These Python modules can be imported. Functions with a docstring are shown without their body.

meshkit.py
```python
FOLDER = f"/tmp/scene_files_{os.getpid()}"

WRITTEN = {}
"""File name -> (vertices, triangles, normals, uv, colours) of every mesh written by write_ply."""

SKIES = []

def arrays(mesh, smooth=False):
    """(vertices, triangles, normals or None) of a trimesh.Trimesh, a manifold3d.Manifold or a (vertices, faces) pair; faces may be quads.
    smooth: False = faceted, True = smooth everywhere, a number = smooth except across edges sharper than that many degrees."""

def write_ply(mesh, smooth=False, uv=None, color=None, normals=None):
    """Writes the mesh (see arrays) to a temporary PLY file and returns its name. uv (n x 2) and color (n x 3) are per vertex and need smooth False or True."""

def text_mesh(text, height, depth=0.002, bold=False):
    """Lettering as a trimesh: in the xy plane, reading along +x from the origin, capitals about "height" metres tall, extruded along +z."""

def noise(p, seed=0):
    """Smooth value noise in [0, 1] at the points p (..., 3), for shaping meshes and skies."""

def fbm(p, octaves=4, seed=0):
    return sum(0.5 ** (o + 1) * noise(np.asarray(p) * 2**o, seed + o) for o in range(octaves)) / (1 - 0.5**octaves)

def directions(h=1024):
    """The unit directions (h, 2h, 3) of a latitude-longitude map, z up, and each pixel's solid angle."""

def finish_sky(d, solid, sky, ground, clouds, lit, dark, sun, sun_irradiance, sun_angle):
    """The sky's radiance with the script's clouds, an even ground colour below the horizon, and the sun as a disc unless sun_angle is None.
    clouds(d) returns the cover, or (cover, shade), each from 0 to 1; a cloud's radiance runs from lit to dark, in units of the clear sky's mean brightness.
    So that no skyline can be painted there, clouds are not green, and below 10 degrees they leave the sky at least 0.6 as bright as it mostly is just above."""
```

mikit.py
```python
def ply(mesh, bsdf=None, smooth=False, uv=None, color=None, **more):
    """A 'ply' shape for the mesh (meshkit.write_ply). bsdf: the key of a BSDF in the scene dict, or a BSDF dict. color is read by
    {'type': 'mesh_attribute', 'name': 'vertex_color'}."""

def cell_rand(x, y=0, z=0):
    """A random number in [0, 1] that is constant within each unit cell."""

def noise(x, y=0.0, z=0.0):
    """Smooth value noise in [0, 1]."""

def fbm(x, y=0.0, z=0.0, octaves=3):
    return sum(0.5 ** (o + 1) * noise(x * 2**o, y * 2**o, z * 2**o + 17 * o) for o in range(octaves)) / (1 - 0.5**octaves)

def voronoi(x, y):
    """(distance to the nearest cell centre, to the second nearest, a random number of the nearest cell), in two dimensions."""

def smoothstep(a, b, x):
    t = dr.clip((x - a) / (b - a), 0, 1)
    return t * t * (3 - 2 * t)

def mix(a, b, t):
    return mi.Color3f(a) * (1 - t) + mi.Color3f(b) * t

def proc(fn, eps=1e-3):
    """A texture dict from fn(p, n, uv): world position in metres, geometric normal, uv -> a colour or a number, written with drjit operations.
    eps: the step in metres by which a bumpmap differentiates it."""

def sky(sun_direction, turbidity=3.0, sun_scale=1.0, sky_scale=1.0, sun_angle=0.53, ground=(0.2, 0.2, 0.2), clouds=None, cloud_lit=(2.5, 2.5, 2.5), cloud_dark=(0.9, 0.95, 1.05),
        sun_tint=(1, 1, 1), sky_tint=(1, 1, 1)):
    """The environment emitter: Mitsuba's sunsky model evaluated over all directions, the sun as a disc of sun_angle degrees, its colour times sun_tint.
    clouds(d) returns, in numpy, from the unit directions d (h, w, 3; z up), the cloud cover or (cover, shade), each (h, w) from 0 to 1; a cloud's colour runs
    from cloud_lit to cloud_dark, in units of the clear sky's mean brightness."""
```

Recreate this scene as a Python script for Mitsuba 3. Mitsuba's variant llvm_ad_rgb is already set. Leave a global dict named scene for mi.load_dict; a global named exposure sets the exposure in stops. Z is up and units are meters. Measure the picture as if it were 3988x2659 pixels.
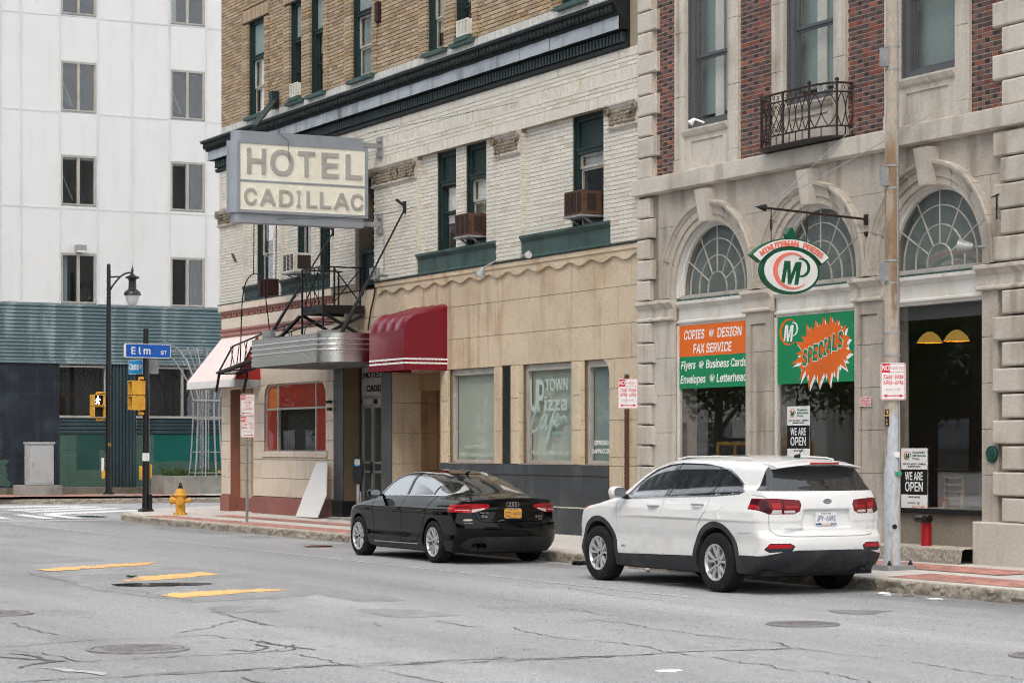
import math, random
import numpy as np, trimesh, mitsuba as mi, drjit as dr
import mikit, meshkit
from mikit import noise, fbm, voronoi, cell_rand, smoothstep, mix, proc
from shapely.geometry import Polygon, box as sbox, LineString, Point
from shapely.ops import unary_union
from shapely import affinity
import manifold3d as m3

T = mi.ScalarTransform4f
scene, labels = {}, {}
RNG = random.Random(7)
NR = np.random.RandomState(11)

# ---------------------------------------------------------------- camera, sky, exposure
EYE = (0.0, 0.0, 1.78)
scene['camera'] = {'type': 'perspective', 'fov': 25.25, 'fov_axis': 'x', 'near_clip': 0.5, 'far_clip': 900.0,
                   'principal_point_offset_y': -0.1563,
                   'to_world': T().look_at(origin=list(EYE), target=[-0.88655, 0.46264, 1.78], up=[0, 0, 1])}
scene['sky'] = mikit.sky((0.55, -0.45, 0.75), turbidity=3, sun_scale=0.2, sun_angle=18, clouds=lambda d: 1.0,
                         sun_tint=(0.93, 0.98, 1.07), cloud_lit=(2.38, 2.5, 2.66), ground=(0.2, 0.2, 0.2))
exposure = 2.42


# ---------------------------------------------------------------- colours and materials
def lin(c):
    c = np.asarray(c, float) / 255.0
    return np.where(c <= 0.04045, c / 12.92, ((c + 0.055) / 1.055) ** 2.4)


def C(r, g, b, k=1.0):
    return [float(min(0.95, x * k)) for x in lin((r, g, b))]


def MAT(name, color, rough=0.8, metal=0.0, spec=0.4, bump=None, bscale=0.003, **kw):
    base = color if isinstance(color, dict) else {'type': 'rgb', 'value': color}
    b = {'type': 'principled', 'base_color': base, 'roughness': rough, 'metallic': metal, 'specular': spec, **kw}
    if bump is not None:
        b = {'type': 'bumpmap', 'arbitrary': bump, 'scale': bscale, 'bsdf': b}
    scene[name] = {'type': 'twosided', 'bsdf': b}


def tone(c, amp=0.18, scale=1.5, streak=0.0, dirt=None, dirt_amt=0.0, grain=0.1, gs=40.0):
    """A procedural colour: broad stains, vertical weather streaks, dirt patches and fine grain over a base colour."""
    c = [float(x) for x in c]
    d = [float(x) for x in (dirt or [x * 0.45 for x in c])]

    def fn(p, n, uv):
        s = p.x + 0.37 * p.y
        t = p.y + 0.31 * p.x
        v = 1 + amp * 2 * (fbm(s * scale, t * scale, p.z * scale) - 0.5)
        if grain:
            v = v * (1 + grain * 2 * (noise(s * gs, t * gs, p.z * gs) - 0.5))
        k = 0.0
        if streak:
            k = k + streak * smoothstep(0.5, 0.85, fbm((s - t) * 7.0, p.z * 0.5 + 3.0, 0.0))
        if dirt_amt:
            k = k + dirt_amt * smoothstep(0.48, 0.8, fbm(s * scale * 1.7 + 9.0, t * scale * 1.7, p.z * scale * 1.3 + 5.0))
        return mix(c, d, dr.clip(mi.Float(k), 0, 1)) * v
    return proc(fn)


VC = {'type': 'mesh_attribute', 'name': 'vertex_color'}
MAT('m_vc', VC, 0.85)
MAT('m_vc_gloss', VC, 0.45)


def road_fn(p, n, uv):
    x, y = p.x, p.y
    g = noise(x * 70, y * 70)
    g2 = noise(x * 28 + 3, y * 28)
    big = fbm(x * 0.16, y * 0.5, 1.0, octaves=4)
    along = fbm(x * 0.05, y * 1.7 + 4.0, 2.0)
    v = 0.255 * (1 + 0.30 * (g - 0.5) + 0.12 * (g2 - 0.5) + 0.26 * (big - 0.5) + 0.34 * (along - 0.5))
    # darker worn patches where the top course has gone
    q = fbm(x * 0.55 + 7.3, y * 1.1 + 2.2, 0.0, octaves=4)
    patch = smoothstep(0.60, 0.66, q) * (1 - smoothstep(12.5, 14.0, y))
    gut = smoothstep(15.4, 17.1, y) * (1 - smoothstep(17.3, 17.4, y)) * smoothstep(0.35, 0.6, fbm(x * 0.7, y * 1.2, 5.0))
    v = v * (1 - 0.10 * patch) * (1 - 0.35 * gut)
    sp = smoothstep(0.80, 0.95, noise(x * 55 + 9, y * 55)) - smoothstep(0.80, 0.95, noise(x * 47, y * 47 + 5))
    v = v * (1 + 0.5 * sp)
    d1, d2, r1 = voronoi(x * 0.9, y * 0.9)
    v = v * (1 - 0.22 * smoothstep(0.10 * r1 + 0.02, 0.0, d1) * smoothstep(0.35, 0.4, r1))
    return mi.Color3f(v * 1.0, v * 1.0, v * 1.02)


MAT('m_road', proc(road_fn), 0.85, spec=0.3, bump=proc(lambda p, n, uv: noise(p.x * 45, p.y * 45), eps=0.004), bscale=0.004)


def walk_fn(p, n, uv):
    x, y = p.x, p.y
    v = 0.40 * (1 + 0.22 * (fbm(x * 0.9, y * 1.3) - 0.5) + 0.2 * (noise(x * 35, y * 35) - 0.5))
    jx = dr.abs(x / 1.5 - dr.floor(x / 1.5 + 0.5)) * 1.5
    jy = dr.abs((y - 17.55) / 1.25 - dr.floor((y - 17.55) / 1.25 + 0.5)) * 1.25
    j = dr.minimum(jx, jy)
    v = v * (0.62 + 0.38 * smoothstep(0.004, 0.02, j))
    c = mi.Color3f(v * 1.02, v * 0.97, v * 0.91)
    return c


MAT('m_walk', proc(walk_fn), 0.9, spec=0.25)


def pave_fn(p, n, uv):
    x, y = p.x, p.y
    r = dr.floor(y / 0.1)
    xx = x / 0.2 + 0.5 * (r - 2 * dr.floor(r / 2))
    e = dr.minimum(dr.abs(xx - dr.floor(xx + 0.5)) * 0.2, dr.abs(y / 0.1 - dr.floor(y / 0.1 + 0.5)) * 0.1)
    k = cell_rand(dr.floor(xx), r)
    v = (0.75 + 0.5 * k) * (0.8 + 0.4 * fbm(x * 1.5, y * 1.5))
    return mix([0.26, 0.2, 0.18], mi.Color3f(0.32, 0.155, 0.125) * v, smoothstep(0.002, 0.008, e))


MAT('m_pave', proc(pave_fn), 0.9, spec=0.25)
MAT('m_kerb', tone(C(160, 152, 140), 0.2, 2.5, 0.0, C(96, 90, 82), 0.5, 0.4, 30), 0.9, spec=0.25)
MAT('m_white_panel', tone(C(224, 224, 224), 0.02, 0.5, 0.16, C(200, 197, 190), 0.10, 0.0), 0.45, spec=0.3)
MAT('m_white_trim', tone(C(214, 214, 214), 0.05, 1.0, 0.15, C(150, 146, 138), 0.12, 0.0), 0.5)
MAT('m_alu_old', tone(C(176, 172, 164), 0.08, 3.0, 0.2, C(110, 104, 95), 0.3, 0.05), 0.5)
MAT('m_corr', tone(C(104, 126, 131), 0.2, 0.8, 0.75, C(160, 174, 180), 0.25, 0.05), 0.55)
MAT('m_corr_dark', tone(C(48, 66, 72), 0.2, 0.8, 0.3, C(80, 95, 98), 0.2, 0.05), 0.6)
MAT('m_blacktile', tone(C(34, 41, 50), 0.3, 1.2, 0.3, C(70, 80, 88), 0.35, 0.15), 0.35, spec=0.5)
MAT('m_stucco', tone(C(72, 100, 90), 0.15, 2.0, 0.3, C(60, 80, 70), 0.3, 0.35, 45), 0.95)
MAT('m_teal', tone(C(16, 92, 86), 0.15, 2.0, 0.0, None, 0.0, 0.25, 45), 0.9)
MAT('m_teal_dark', tone(C(38, 74, 70), 0.15, 2.0, 0.0, None, 0.0, 0.3, 45), 0.9)
MAT('m_concrete', tone(C(150, 150, 144), 0.15, 2.0, 0.4, C(110, 106, 96), 0.4, 0.2, 40), 0.95)
MAT('m_footing', tone(C(120, 116, 104), 0.2, 2.0, 0.4, C(84, 82, 64), 0.6, 0.3, 40), 0.95)
MAT('m_mortar_cream', C(152, 141, 124), 0.95)
MAT('m_mortar_tan', C(92, 76, 60), 0.95)
MAT('m_mortar_grey', C(184, 172, 158), 0.95)
MAT('m_stone_beige', tone(C(201, 184, 160), 0.14, 1.1, 0.5, C(168, 138, 104), 0.35, 0.12, 35), 0.75)
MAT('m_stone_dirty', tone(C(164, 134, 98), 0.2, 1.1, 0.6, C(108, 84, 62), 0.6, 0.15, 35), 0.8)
MAT('m_stone_pink', tone(C(222, 208, 192), 0.06, 1.2, 0.35, C(196, 170, 138), 0.3, 0.05, 35), 0.6)
MAT('m_stone_joint', C(118, 100, 78), 0.95)
MAT('m_maroon', tone(C(150, 92, 84), 0.15, 1.6, 0.2, C(110, 62, 56), 0.3, 0.15), 0.45)
MAT('m_lime', tone(C(180, 172, 161), 0.14, 0.9, 0.6, C(128, 119, 108), 0.55, 0.1, 30), 0.85)
MAT('m_lime_light', tone(C(198, 191, 181), 0.10, 0.9, 0.55, C(148, 137, 121), 0.4, 0.08, 30), 0.85)
MAT('m_lime_dark', tone(C(140, 132, 121), 0.14, 0.9, 0.5, C(104, 95, 86), 0.6, 0.12, 30), 0.85)
MAT('m_whitepaint', tone(C(214, 212, 206), 0.05, 1.5, 0.4, C(168, 158, 140), 0.3, 0.04), 0.6)
MAT('m_green', tone(C(30, 48, 48), 0.2, 2.0, 0.3, C(48, 68, 66), 0.3, 0.08), 0.55)
MAT('m_greenlight', tone(C(66, 88, 84), 0.15, 2.0, 0.4, C(44, 62, 60), 0.4, 0.08), 0.6)
MAT('m_cornice', tone(C(23, 28, 30), 0.3, 3.0, 0.2, C(58, 66, 68), 0.2, 0.3, 20), 0.6)
MAT('m_fascia', tone(C(178, 186, 192), 0.22, 1.3, 0.55, C(92, 100, 106), 0.3, 0.05), 0.5, metal=0.2)
MAT('m_flash', tone(C(150, 160, 164), 0.2, 1.3, 0.2, C(80, 96, 98), 0.4, 0.05), 0.5)
MAT('m_ornament', tone(C(140, 128, 112), 0.2, 4.0, 0.2, C(48, 43, 38), 0.95, 0.3, 25), 0.9)
MAT('m_blackgranite', tone(C(58, 62, 66), 0.3, 1.1, 0.3, C(92, 94, 96), 0.3, 0.35, 60), 0.3, spec=0.5)
MAT('m_blackpanel', tone(C(18, 21, 24), 0.3, 1.1, 0.2, C(48, 52, 56), 0.3, 0.2, 60), 0.3, spec=0.5)
MAT('m_dark', C(24, 26, 28), 0.9)
MAT('m_darkbrown', tone(C(58, 48, 40), 0.3, 1.0, 0.3), 0.9)
MAT('m_room', C(60, 58, 54), 0.95)
MAT('m_roomdark', C(42, 43, 43), 0.95)
MAT('m_blind', tone(C(176, 184, 172), 0.08, 1.0, 0.2, C(150, 160, 150), 0.2, 0.0), 0.9)
MAT('m_shade', C(196, 200, 198), 0.9)
MAT('m_shade_g', tone(C(134, 150, 148), 0.1, 0.8, 0.2), 0.85)
MAT('m_curtain', tone(C(206, 208, 204), 0.12, 2.0, 0.3), 0.9)
MAT('m_fabric', C(174, 188, 180), 0.95)
MAT('m_greyframe', tone(C(86, 88, 92), 0.1, 2.0), 0.6)
MAT('m_winedark', C(44, 22, 18), 0.6)
MAT('m_alu', C(170, 168, 164), 0.4, metal=0.6)
MAT('m_redbrick', VC, 0.9)
scene['m_pane'] = {'type': 'thindielectric', 'int_ior': 1.52}
scene['m_pane_tint'] = {'type': 'thindielectric', 'int_ior': 1.6, 'specular_transmittance': {'type': 'rgb', 'value': [0.035, 0.04, 0.04]}}
scene['m_pane_green'] = {'type': 'thindielectric', 'int_ior': 1.55, 'specular_transmittance': {'type': 'rgb', 'value': [0.72, 0.8, 0.76]}}
scene['m_pane_mirror'] = {'type': 'thindielectric', 'int_ior': 2.2, 'specular_transmittance': {'type': 'rgb', 'value': [0.3, 0.32, 0.33]}}
scene['m_steel'] = {'type': 'twosided', 'bsdf': {'type': 'roughconductor', 'material': 'none', 'alpha': 0.16, 'specular_reflectance': {'type': 'rgb', 'value': [0.70, 0.69, 0.65]}}}
scene['m_chrome'] = {'type': 'twosided', 'bsdf': {'type': 'roughconductor', 'material': 'none', 'alpha': 0.05, 'specular_reflectance': {'type': 'rgb', 'value': [0.8, 0.8, 0.8]}}}
MAT('m_iron', tone(C(18, 18, 20), 0.3, 6.0, 0.0, C(70, 44, 30), 0.15, 0.2), 0.5, spec=0.5)
MAT('m_ironbrown', tone(C(44, 34, 32), 0.3, 6.0, 0.0, C(96, 54, 36), 0.3, 0.2), 0.6)
MAT('m_blackpaint', C(22, 23, 26), 0.3, spec=0.6)
scene['m_redvinyl'] = {'type': 'twosided', 'bsdf': {'type': 'roughplastic', 'alpha': 0.1, 'int_ior': 1.6, 'diffuse_reflectance': {'type': 'rgb', 'value': C(124, 2, 36)}}}
scene['m_pane_shop'] = {'type': 'thindielectric', 'int_ior': 1.8}
MAT('m_shoproom', C(92, 88, 82), 0.95)
MAT('m_pinkvinyl', tone(C(238, 220, 216), 0.06, 1.2, 0.3, C(220, 190, 182), 0.3, 0.0), 0.6)
MAT('m_redside', C(146, 34, 30), 0.6)
MAT('m_white', C(236, 236, 234), 0.5)
MAT('m_white_flat', C(228, 228, 226), 0.8)
MAT('m_signwhite', C(232, 230, 228), 0.45)
MAT('m_signred', C(200, 32, 48), 0.45)
MAT('m_signblue', C(22, 92, 186), 0.4)
MAT('m_signblue2', C(40, 140, 200), 0.4)
MAT('m_signframe', tone(C(158, 164, 172), 0.08, 2.0, 0.2, C(130, 134, 140), 0.2, 0.0), 0.4, metal=0.3)
MAT('m_signcream', tone(C(240, 237, 222), 0.05, 1.0, 0.2, C(214, 196, 150), 0.25, 0.0), 0.5)
MAT('m_letters', tone(C(172, 170, 165), 0.12, 4.0, 0.1, C(120, 116, 108), 0.2, 0.05), 0.5)
MAT('m_yellow', tone(C(224, 170, 66), 0.1, 4.0, 0.3, C(170, 104, 30), 0.25, 0.05), 0.5)
MAT('m_yellowline', tone(C(216, 164, 104), 0.14, 3.0, 0.0, C(140, 132, 120), 0.95, 0.35, 50), 0.85)
MAT('m_whiteline', tone(C(196, 196, 195), 0.1, 1.0, 0.0, C(170, 170, 170), 0.6, 0.25), 0.85)
MAT('m_wornline', tone(C(172, 172, 170), 0.12, 1.0, 0.0, C(168, 168, 168), 0.8, 0.25), 0.85)
MAT('m_crack', C(86, 85, 84), 0.95)
MAT('m_patch', tone(C(122, 122, 123), 0.12, 2.0, 0.0, C(138, 138, 139), 0.6, 0.35, 60), 0.95)
MAT('m_cast', tone(C(132, 128, 128), 0.15, 4.0, 0.0, C(90, 78, 72), 0.4, 0.3, 60), 0.6, metal=0.2)
MAT('m_cabinet', tone(C(178, 180, 180), 0.05, 1.0, 0.2), 0.5)
MAT('m_galv', tone(C(164, 166, 168), 0.15, 6.0, 0.2, C(120, 110, 100), 0.3, 0.1), 0.5, metal=0.4)
MAT('m_brownpost', C(92, 58, 44), 0.6)
MAT('m_orange', C(226, 106, 30), 0.5)
MAT('m_bgreen', C(12, 132, 84), 0.5)
MAT('m_dgreen', C(18, 88, 62), 0.4)
MAT('m_coral', C(234, 128, 110), 0.5)
MAT('m_black', C(16, 17, 18), 0.6)
MAT('m_rubber', tone(C(34, 34, 36), 0.15, 8.0, 0.0, C(62, 60, 56), 0.4, 0.1), 0.85, spec=0.2)
MAT('m_acwhite', tone(C(214, 212, 204), 0.06, 4.0, 0.4, C(170, 160, 140), 0.3, 0.0), 0.6)
MAT('m_acrust', tone(C(92, 66, 52), 0.2, 5.0, 0.6, C(60, 34, 26), 0.7, 0.1), 0.75)
MAT('m_grille', C(52, 42, 38), 0.8)


def pole_fn(p, n, uv):
    v = fbm(p.x * 9, p.y * 9, p.z * 1.1, octaves=4)
    rust = smoothstep(0.42, 0.58, v + 0.30 * smoothstep(1.4, 3.4, p.z) - 0.10)
    fine = fbm(p.x * 40, p.y * 40, p.z * 14)
    deep = smoothstep(0.5, 0.7, fbm(p.x * 5 + 3, p.y * 5, p.z * 0.8 + 2))
    c = mix([0.50, 0.54, 0.58], mix([0.42, 0.365, 0.30], [0.25, 0.165, 0.10], deep), dr.clip(rust, 0, 1))
    return c * (0.72 + 0.56 * fine)


MAT('m_pole', proc(pole_fn), 0.75)


# ---------------------------------------------------------------- mesh and scene helpers
class MB:
    """Collects pieces of one mesh in local axes (u right, v up, w out of the wall)."""

    def __init__(self, frame=None):
        self.v, self.f, self.c, self.n, self.frame = [], [], [], 0, frame

    def add(self, v, f, color=None):
        v, f = np.asarray(v, float).reshape(-1, 3), np.asarray(f, int)
        if len(v) == 0:
            return self
        if f.shape[1] == 4:
            f = np.vstack([f[:, [0, 1, 2]], f[:, [0, 2, 3]]])
        self.v.append(v)
        self.f.append(f + self.n)
        self.c.append(np.tile(color if color is not None else (0.5, 0.5, 0.5), (len(v), 1)))
        self.n += len(v)
        return self

    def mesh(self, m, color=None):
        if hasattr(m, 'to_mesh'):
            q = m.to_mesh()
            return self.add(q.vert_properties[:, :3], q.tri_verts, color)
        return self.add(m.vertices, m.faces, color)

    def box(self, u0, u1, v0, v1, w0, w1, color=None):
        return self.add([(u, v, w) for u in (u0, u1) for v in (v0, v1) for w in (w0, w1)],
                        [(0, 1, 3, 2), (4, 6, 7, 5), (0, 4, 5, 1), (2, 3, 7, 6), (0, 2, 6, 4), (1, 5, 7, 3)], color)

    def block(self, u0, u1, v0, v1, w0, w1, ch=0.01, color=None):
        """A slab on a wall: back open, front edges chamfered."""
        a = [(u0, v0, w0), (u1, v0, w0), (u1, v1, w0), (u0, v1, w0)]
        b = [(u0, v0, w1 - ch), (u1, v0, w1 - ch), (u1, v1, w1 - ch), (u0, v1, w1 - ch)]
        c = [(u0 + ch, v0 + ch, w1), (u1 - ch, v0 + ch, w1), (u1 - ch, v1 - ch, w1), (u0 + ch, v1 - ch, w1)]
        f = [(8, 9, 10, 11)]
        for i in range(4):
            j = (i + 1) % 4
            f += [(i, j, 4 + j, 4 + i), (4 + i, 4 + j, 8 + j, 8 + i)]
        return self.add(a + b + c, f, color)

    def brick(self, u0, u1, v0, v1, w0, w1, color=None):
        v = [(u0, v0, w0), (u1, v0, w0), (u1, v1, w0), (u0, v1, w0), (u0, v0, w1), (u1, v0, w1), (u1, v1, w1), (u0, v1, w1)]
        return self.add(v, [(4, 5, 6, 7), (0, 1, 5, 4), (1, 2, 6, 5), (2, 3, 7, 6), (3, 0, 4, 7)], color)

    def prism(self, poly, w0, w1, color=None):
        """A polygon (shapely, in u and v) given depth from w0 to w1."""
        for g in getattr(poly, 'geoms', [poly]):
            if g.is_empty or g.area < 1e-9 or g.geom_type != 'Polygon':
                continue
            m = trimesh.creation.extrude_polygon(g, w1 - w0, engine='earcut')
            v = np.array(m.vertices)
            v[:, 2] += w0
            self.add(v, m.faces, color)
        return self

    def sheet(self, poly, w, color=None):
        for g in getattr(poly, 'geoms', [poly]):
            if g.is_empty or g.geom_type != 'Polygon':
                continue
            v, f = trimesh.creation.triangulate_polygon(g, engine='earcut')
            self.add(np.c_[v, np.full(len(v), w)], f, color)
        return self

    def tube(self, pts, r, sides=6, color=None, caps=True):
        p = np.asarray(pts, float)
        r = np.broadcast_to(np.asarray(r, float), (len(p),))
        t = np.gradient(p, axis=0)
        t /= np.linalg.norm(t, axis=1, keepdims=True) + 1e-12
        ref = np.array([0, 0, 1.0]) if abs(t[0][2]) < 0.9 else np.array([1.0, 0, 0])
        rings = []
        for i in range(len(p)):
            a = np.cross(t[i], ref)
            a /= np.linalg.norm(a) + 1e-12
            b = np.cross(a, t[i])
            ang = np.arange(sides) * 2 * np.pi / sides + np.pi / sides
            rings.append(p[i] + r[i] * (np.cos(ang)[:, None] * a + np.sin(ang)[:, None] * b))
            ref = b
        v = np.vstack(rings)
        f = []
        for i in range(len(p) - 1):
            for j in range(sides):
                k = (j + 1) % sides
                f.append((i * sides + j, i * sides + k, (i + 1) * sides + k, (i + 1) * sides + j))
        f = [q for q in f]
        tri = np.array(f)
        self.add(v, tri[:, ::-1], color)
        if caps:
            n0 = len(v) - sides
            self.add(v, [(0, k, k + 1) for k in range(1, sides - 1)] + [(n0, n0 + k + 1, n0 + k) for k in range(1, sides - 1)], color)
        return self

    def bar(self, a, b, wd, ht=None, color=None):
        """A straight bar of rectangular section from a to b."""
        ht = ht or wd
        a, b = np.asarray(a, float), np.asarray(b, float)
        t = (b - a) / (np.linalg.norm(b - a) + 1e-12)
        ref = np.array([0, 1.0, 0]) if abs(t[1]) < 0.9 else np.array([1.0, 0, 0])
        s = np.cross(t, ref)
        s /= np.linalg.norm(s)
        q = np.cross(s, t)
        v = [p + sx * s * wd / 2 + sq * q * ht / 2 for p in (a, b) for sx, sq in ((-1, -1), (1, -1), (1, 1), (-1, 1))]
        return self.add(v, [(0, 1, 2, 3)[::-1], (4, 5, 6, 7), (0, 1, 5, 4), (1, 2, 6, 5), (2, 3, 7, 6), (3, 0, 4, 7)], color)

    def lathe(self, prof, center=(0, 0, 0), axis='v', sides=20, color=None):
        """prof: (radius, height) from bottom to top along the axis."""
        pr = np.asarray(prof, float)
        ang = np.arange(sides) * 2 * np.pi / sides
        ca_, sa_ = np.cos(ang), np.sin(ang)
        v = np.array([[r * c, h, -r * s] for r, h in pr for c, s in zip(ca_, sa_)])
        if axis == 'w':
            v = v[:, [0, 2, 1]] * [1, -1, 1]
        elif axis == 'u':
            v = v[:, [1, 0, 2]] * [1, -1, 1]
        v = v + np.asarray(center, float)
        f = []
        for i in range(len(pr) - 1):
            for j in range(sides):
                k = (j + 1) % sides
                f.append((i * sides + j, i * sides + k, (i + 1) * sides + k, (i + 1) * sides + j))
        return self.add(v, f, color)

    def extrude_profile(self, prof, u0, u1, color=None, cap=True):
        """prof: (w, v) polyline, swept along u; open at the back."""
        p = np.asarray(prof, float)
        n = len(p)
        v = [(u, b, a) for u in (u0, u1) for a, b in p]
        f = [(i, n + i, n + i + 1, i + 1) for i in range(n - 1)]
        self.add(v, f, color)
        if cap and n > 2:
            pg = Polygon(p)
            if pg.is_valid and pg.area > 1e-8:
                vv, ff = trimesh.creation.triangulate_polygon(pg, engine='earcut')
                self.add(np.c_[np.full(len(vv), u0), vv[:, 1], vv[:, 0]], ff, color)
                self.add(np.c_[np.full(len(vv), u1), vv[:, 1], vv[:, 0]], ff[:, ::-1], color)
        return self

    def arrays(self):
        v, f, c = np.vstack(self.v), np.vstack(self.f), np.vstack(self.c)
        if self.frame is not None:
            o, U, V, W = self.frame
            v = np.asarray(o) + v[:, :1] * np.asarray(U) + v[:, 1:2] * np.asarray(V) + v[:, 2:] * np.asarray(W)
        return v, f, c

    def build(self, key, mat, smooth=False, color=False, **kw):
        if not self.v:
            return None
        key = numbered(key)
        v, f, c = self.arrays()
        scene[key] = mikit.ply((v, f), mat, smooth=smooth, **({'color': c} if color else {}), **kw)
        return key


COUNT = {}


def numbered(key):
    if key not in COUNT:
        COUNT[key] = 0
        return key
    COUNT[key] += 1
    return f'{key}_{COUNT[key]:03d}'


def thing(name, label, category, group=None, kind=None):
    key = numbered(name)
    labels[key] = {'label': label, 'category': category}
    if group:
        labels[key]['group'] = group
    if kind:
        labels[key]['kind'] = kind
    return key


def single(mb, name, mat, label, category, smooth=False, group=None, color=False):
    k = mb.build(name, mat, smooth, color)
    labels[k] = {'label': label, 'category': category}
    if group:
        labels[k]['group'] = group
    return k


def struct(mb, name, mat, smooth=False, kind='structure', label=None):
    k = mb.build(name, mat, smooth)
    labels[k] = {'kind': kind}
    if label:
        labels[k]['label'] = label
    return k


def FY(y):   # on a wall that faces the street (normal -Y), u = X, v = Z
    return ((0, y, 0), (1, 0, 0), (0, 0, 1), (0, -1, 0))


def FX(x):   # facing +X, u = Y, v = Z
    return ((x, 0, 0), (0, 1, 0), (0, 0, 1), (1, 0, 0))


def FG(z=0.0):   # lying on the ground, u = X, v = Y
    return ((0, 0, z), (1, 0, 0), (0, 1, 0), (0, 0, 1))


def FYAW(o, ang):
    """A frame standing at o whose front (w) points to the heading ang (degrees, 0 = +X)."""
    a = math.radians(ang)
    w = (math.cos(a), math.sin(a), 0)
    return (o, (-w[1], w[0], 0), (0, 0, 1), w)


TXT = {}


def text(mb, s, u, v, h, w=0.0, width=None, depth=0.004, bold=True, shear=0.0, align='l', rot=0.0, color=None, height=None):
    """Lettering on mb: cap height h, squeezed to width if given; align l, c or r about u; v is the baseline."""
    k = (s, bold)
    if k not in TXT:
        m = meshkit.text_mesh(s, 1.0, 1.0, bold)
        q = np.array(m.vertices)
        q[:, 0] -= q[:, 0].min()
        TXT[k] = (q, np.array(m.faces))
    q, f = TXT[k]
    q = q.copy()
    wid = q[:, 0].max()
    q[:, 0] *= (width / wid) if width else h
    wid = width or wid * h
    q[:, 1] *= h
    q[:, 0] += shear * q[:, 1]
    q[:, 0] -= {'l': 0, 'c': wid / 2, 'r': wid}[align]
    if rot:
        a = math.radians(rot)
        q[:, :2] = q[:, :2] @ np.array([[math.cos(a), math.sin(a)], [-math.sin(a), math.cos(a)]])
    q[:, 2] = w + q[:, 2] * depth
    q[:, 0] += u
    q[:, 1] += v
    return mb.add(q, f, color)


def rrect(u0, u1, v0, v1, r, n=6):
    return sbox(u0 + r, v0 + r, u1 - r, v1 - r).buffer(r, quad_segs=n)


def arch_poly(c, r, v0, spring, n=40):
    a = np.linspace(0, np.pi, n)
    return Polygon([(c - r, v0)] + [(c + r, v0)] + [(c + r * np.cos(t), spring + r * np.sin(t)) for t in a])


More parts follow.
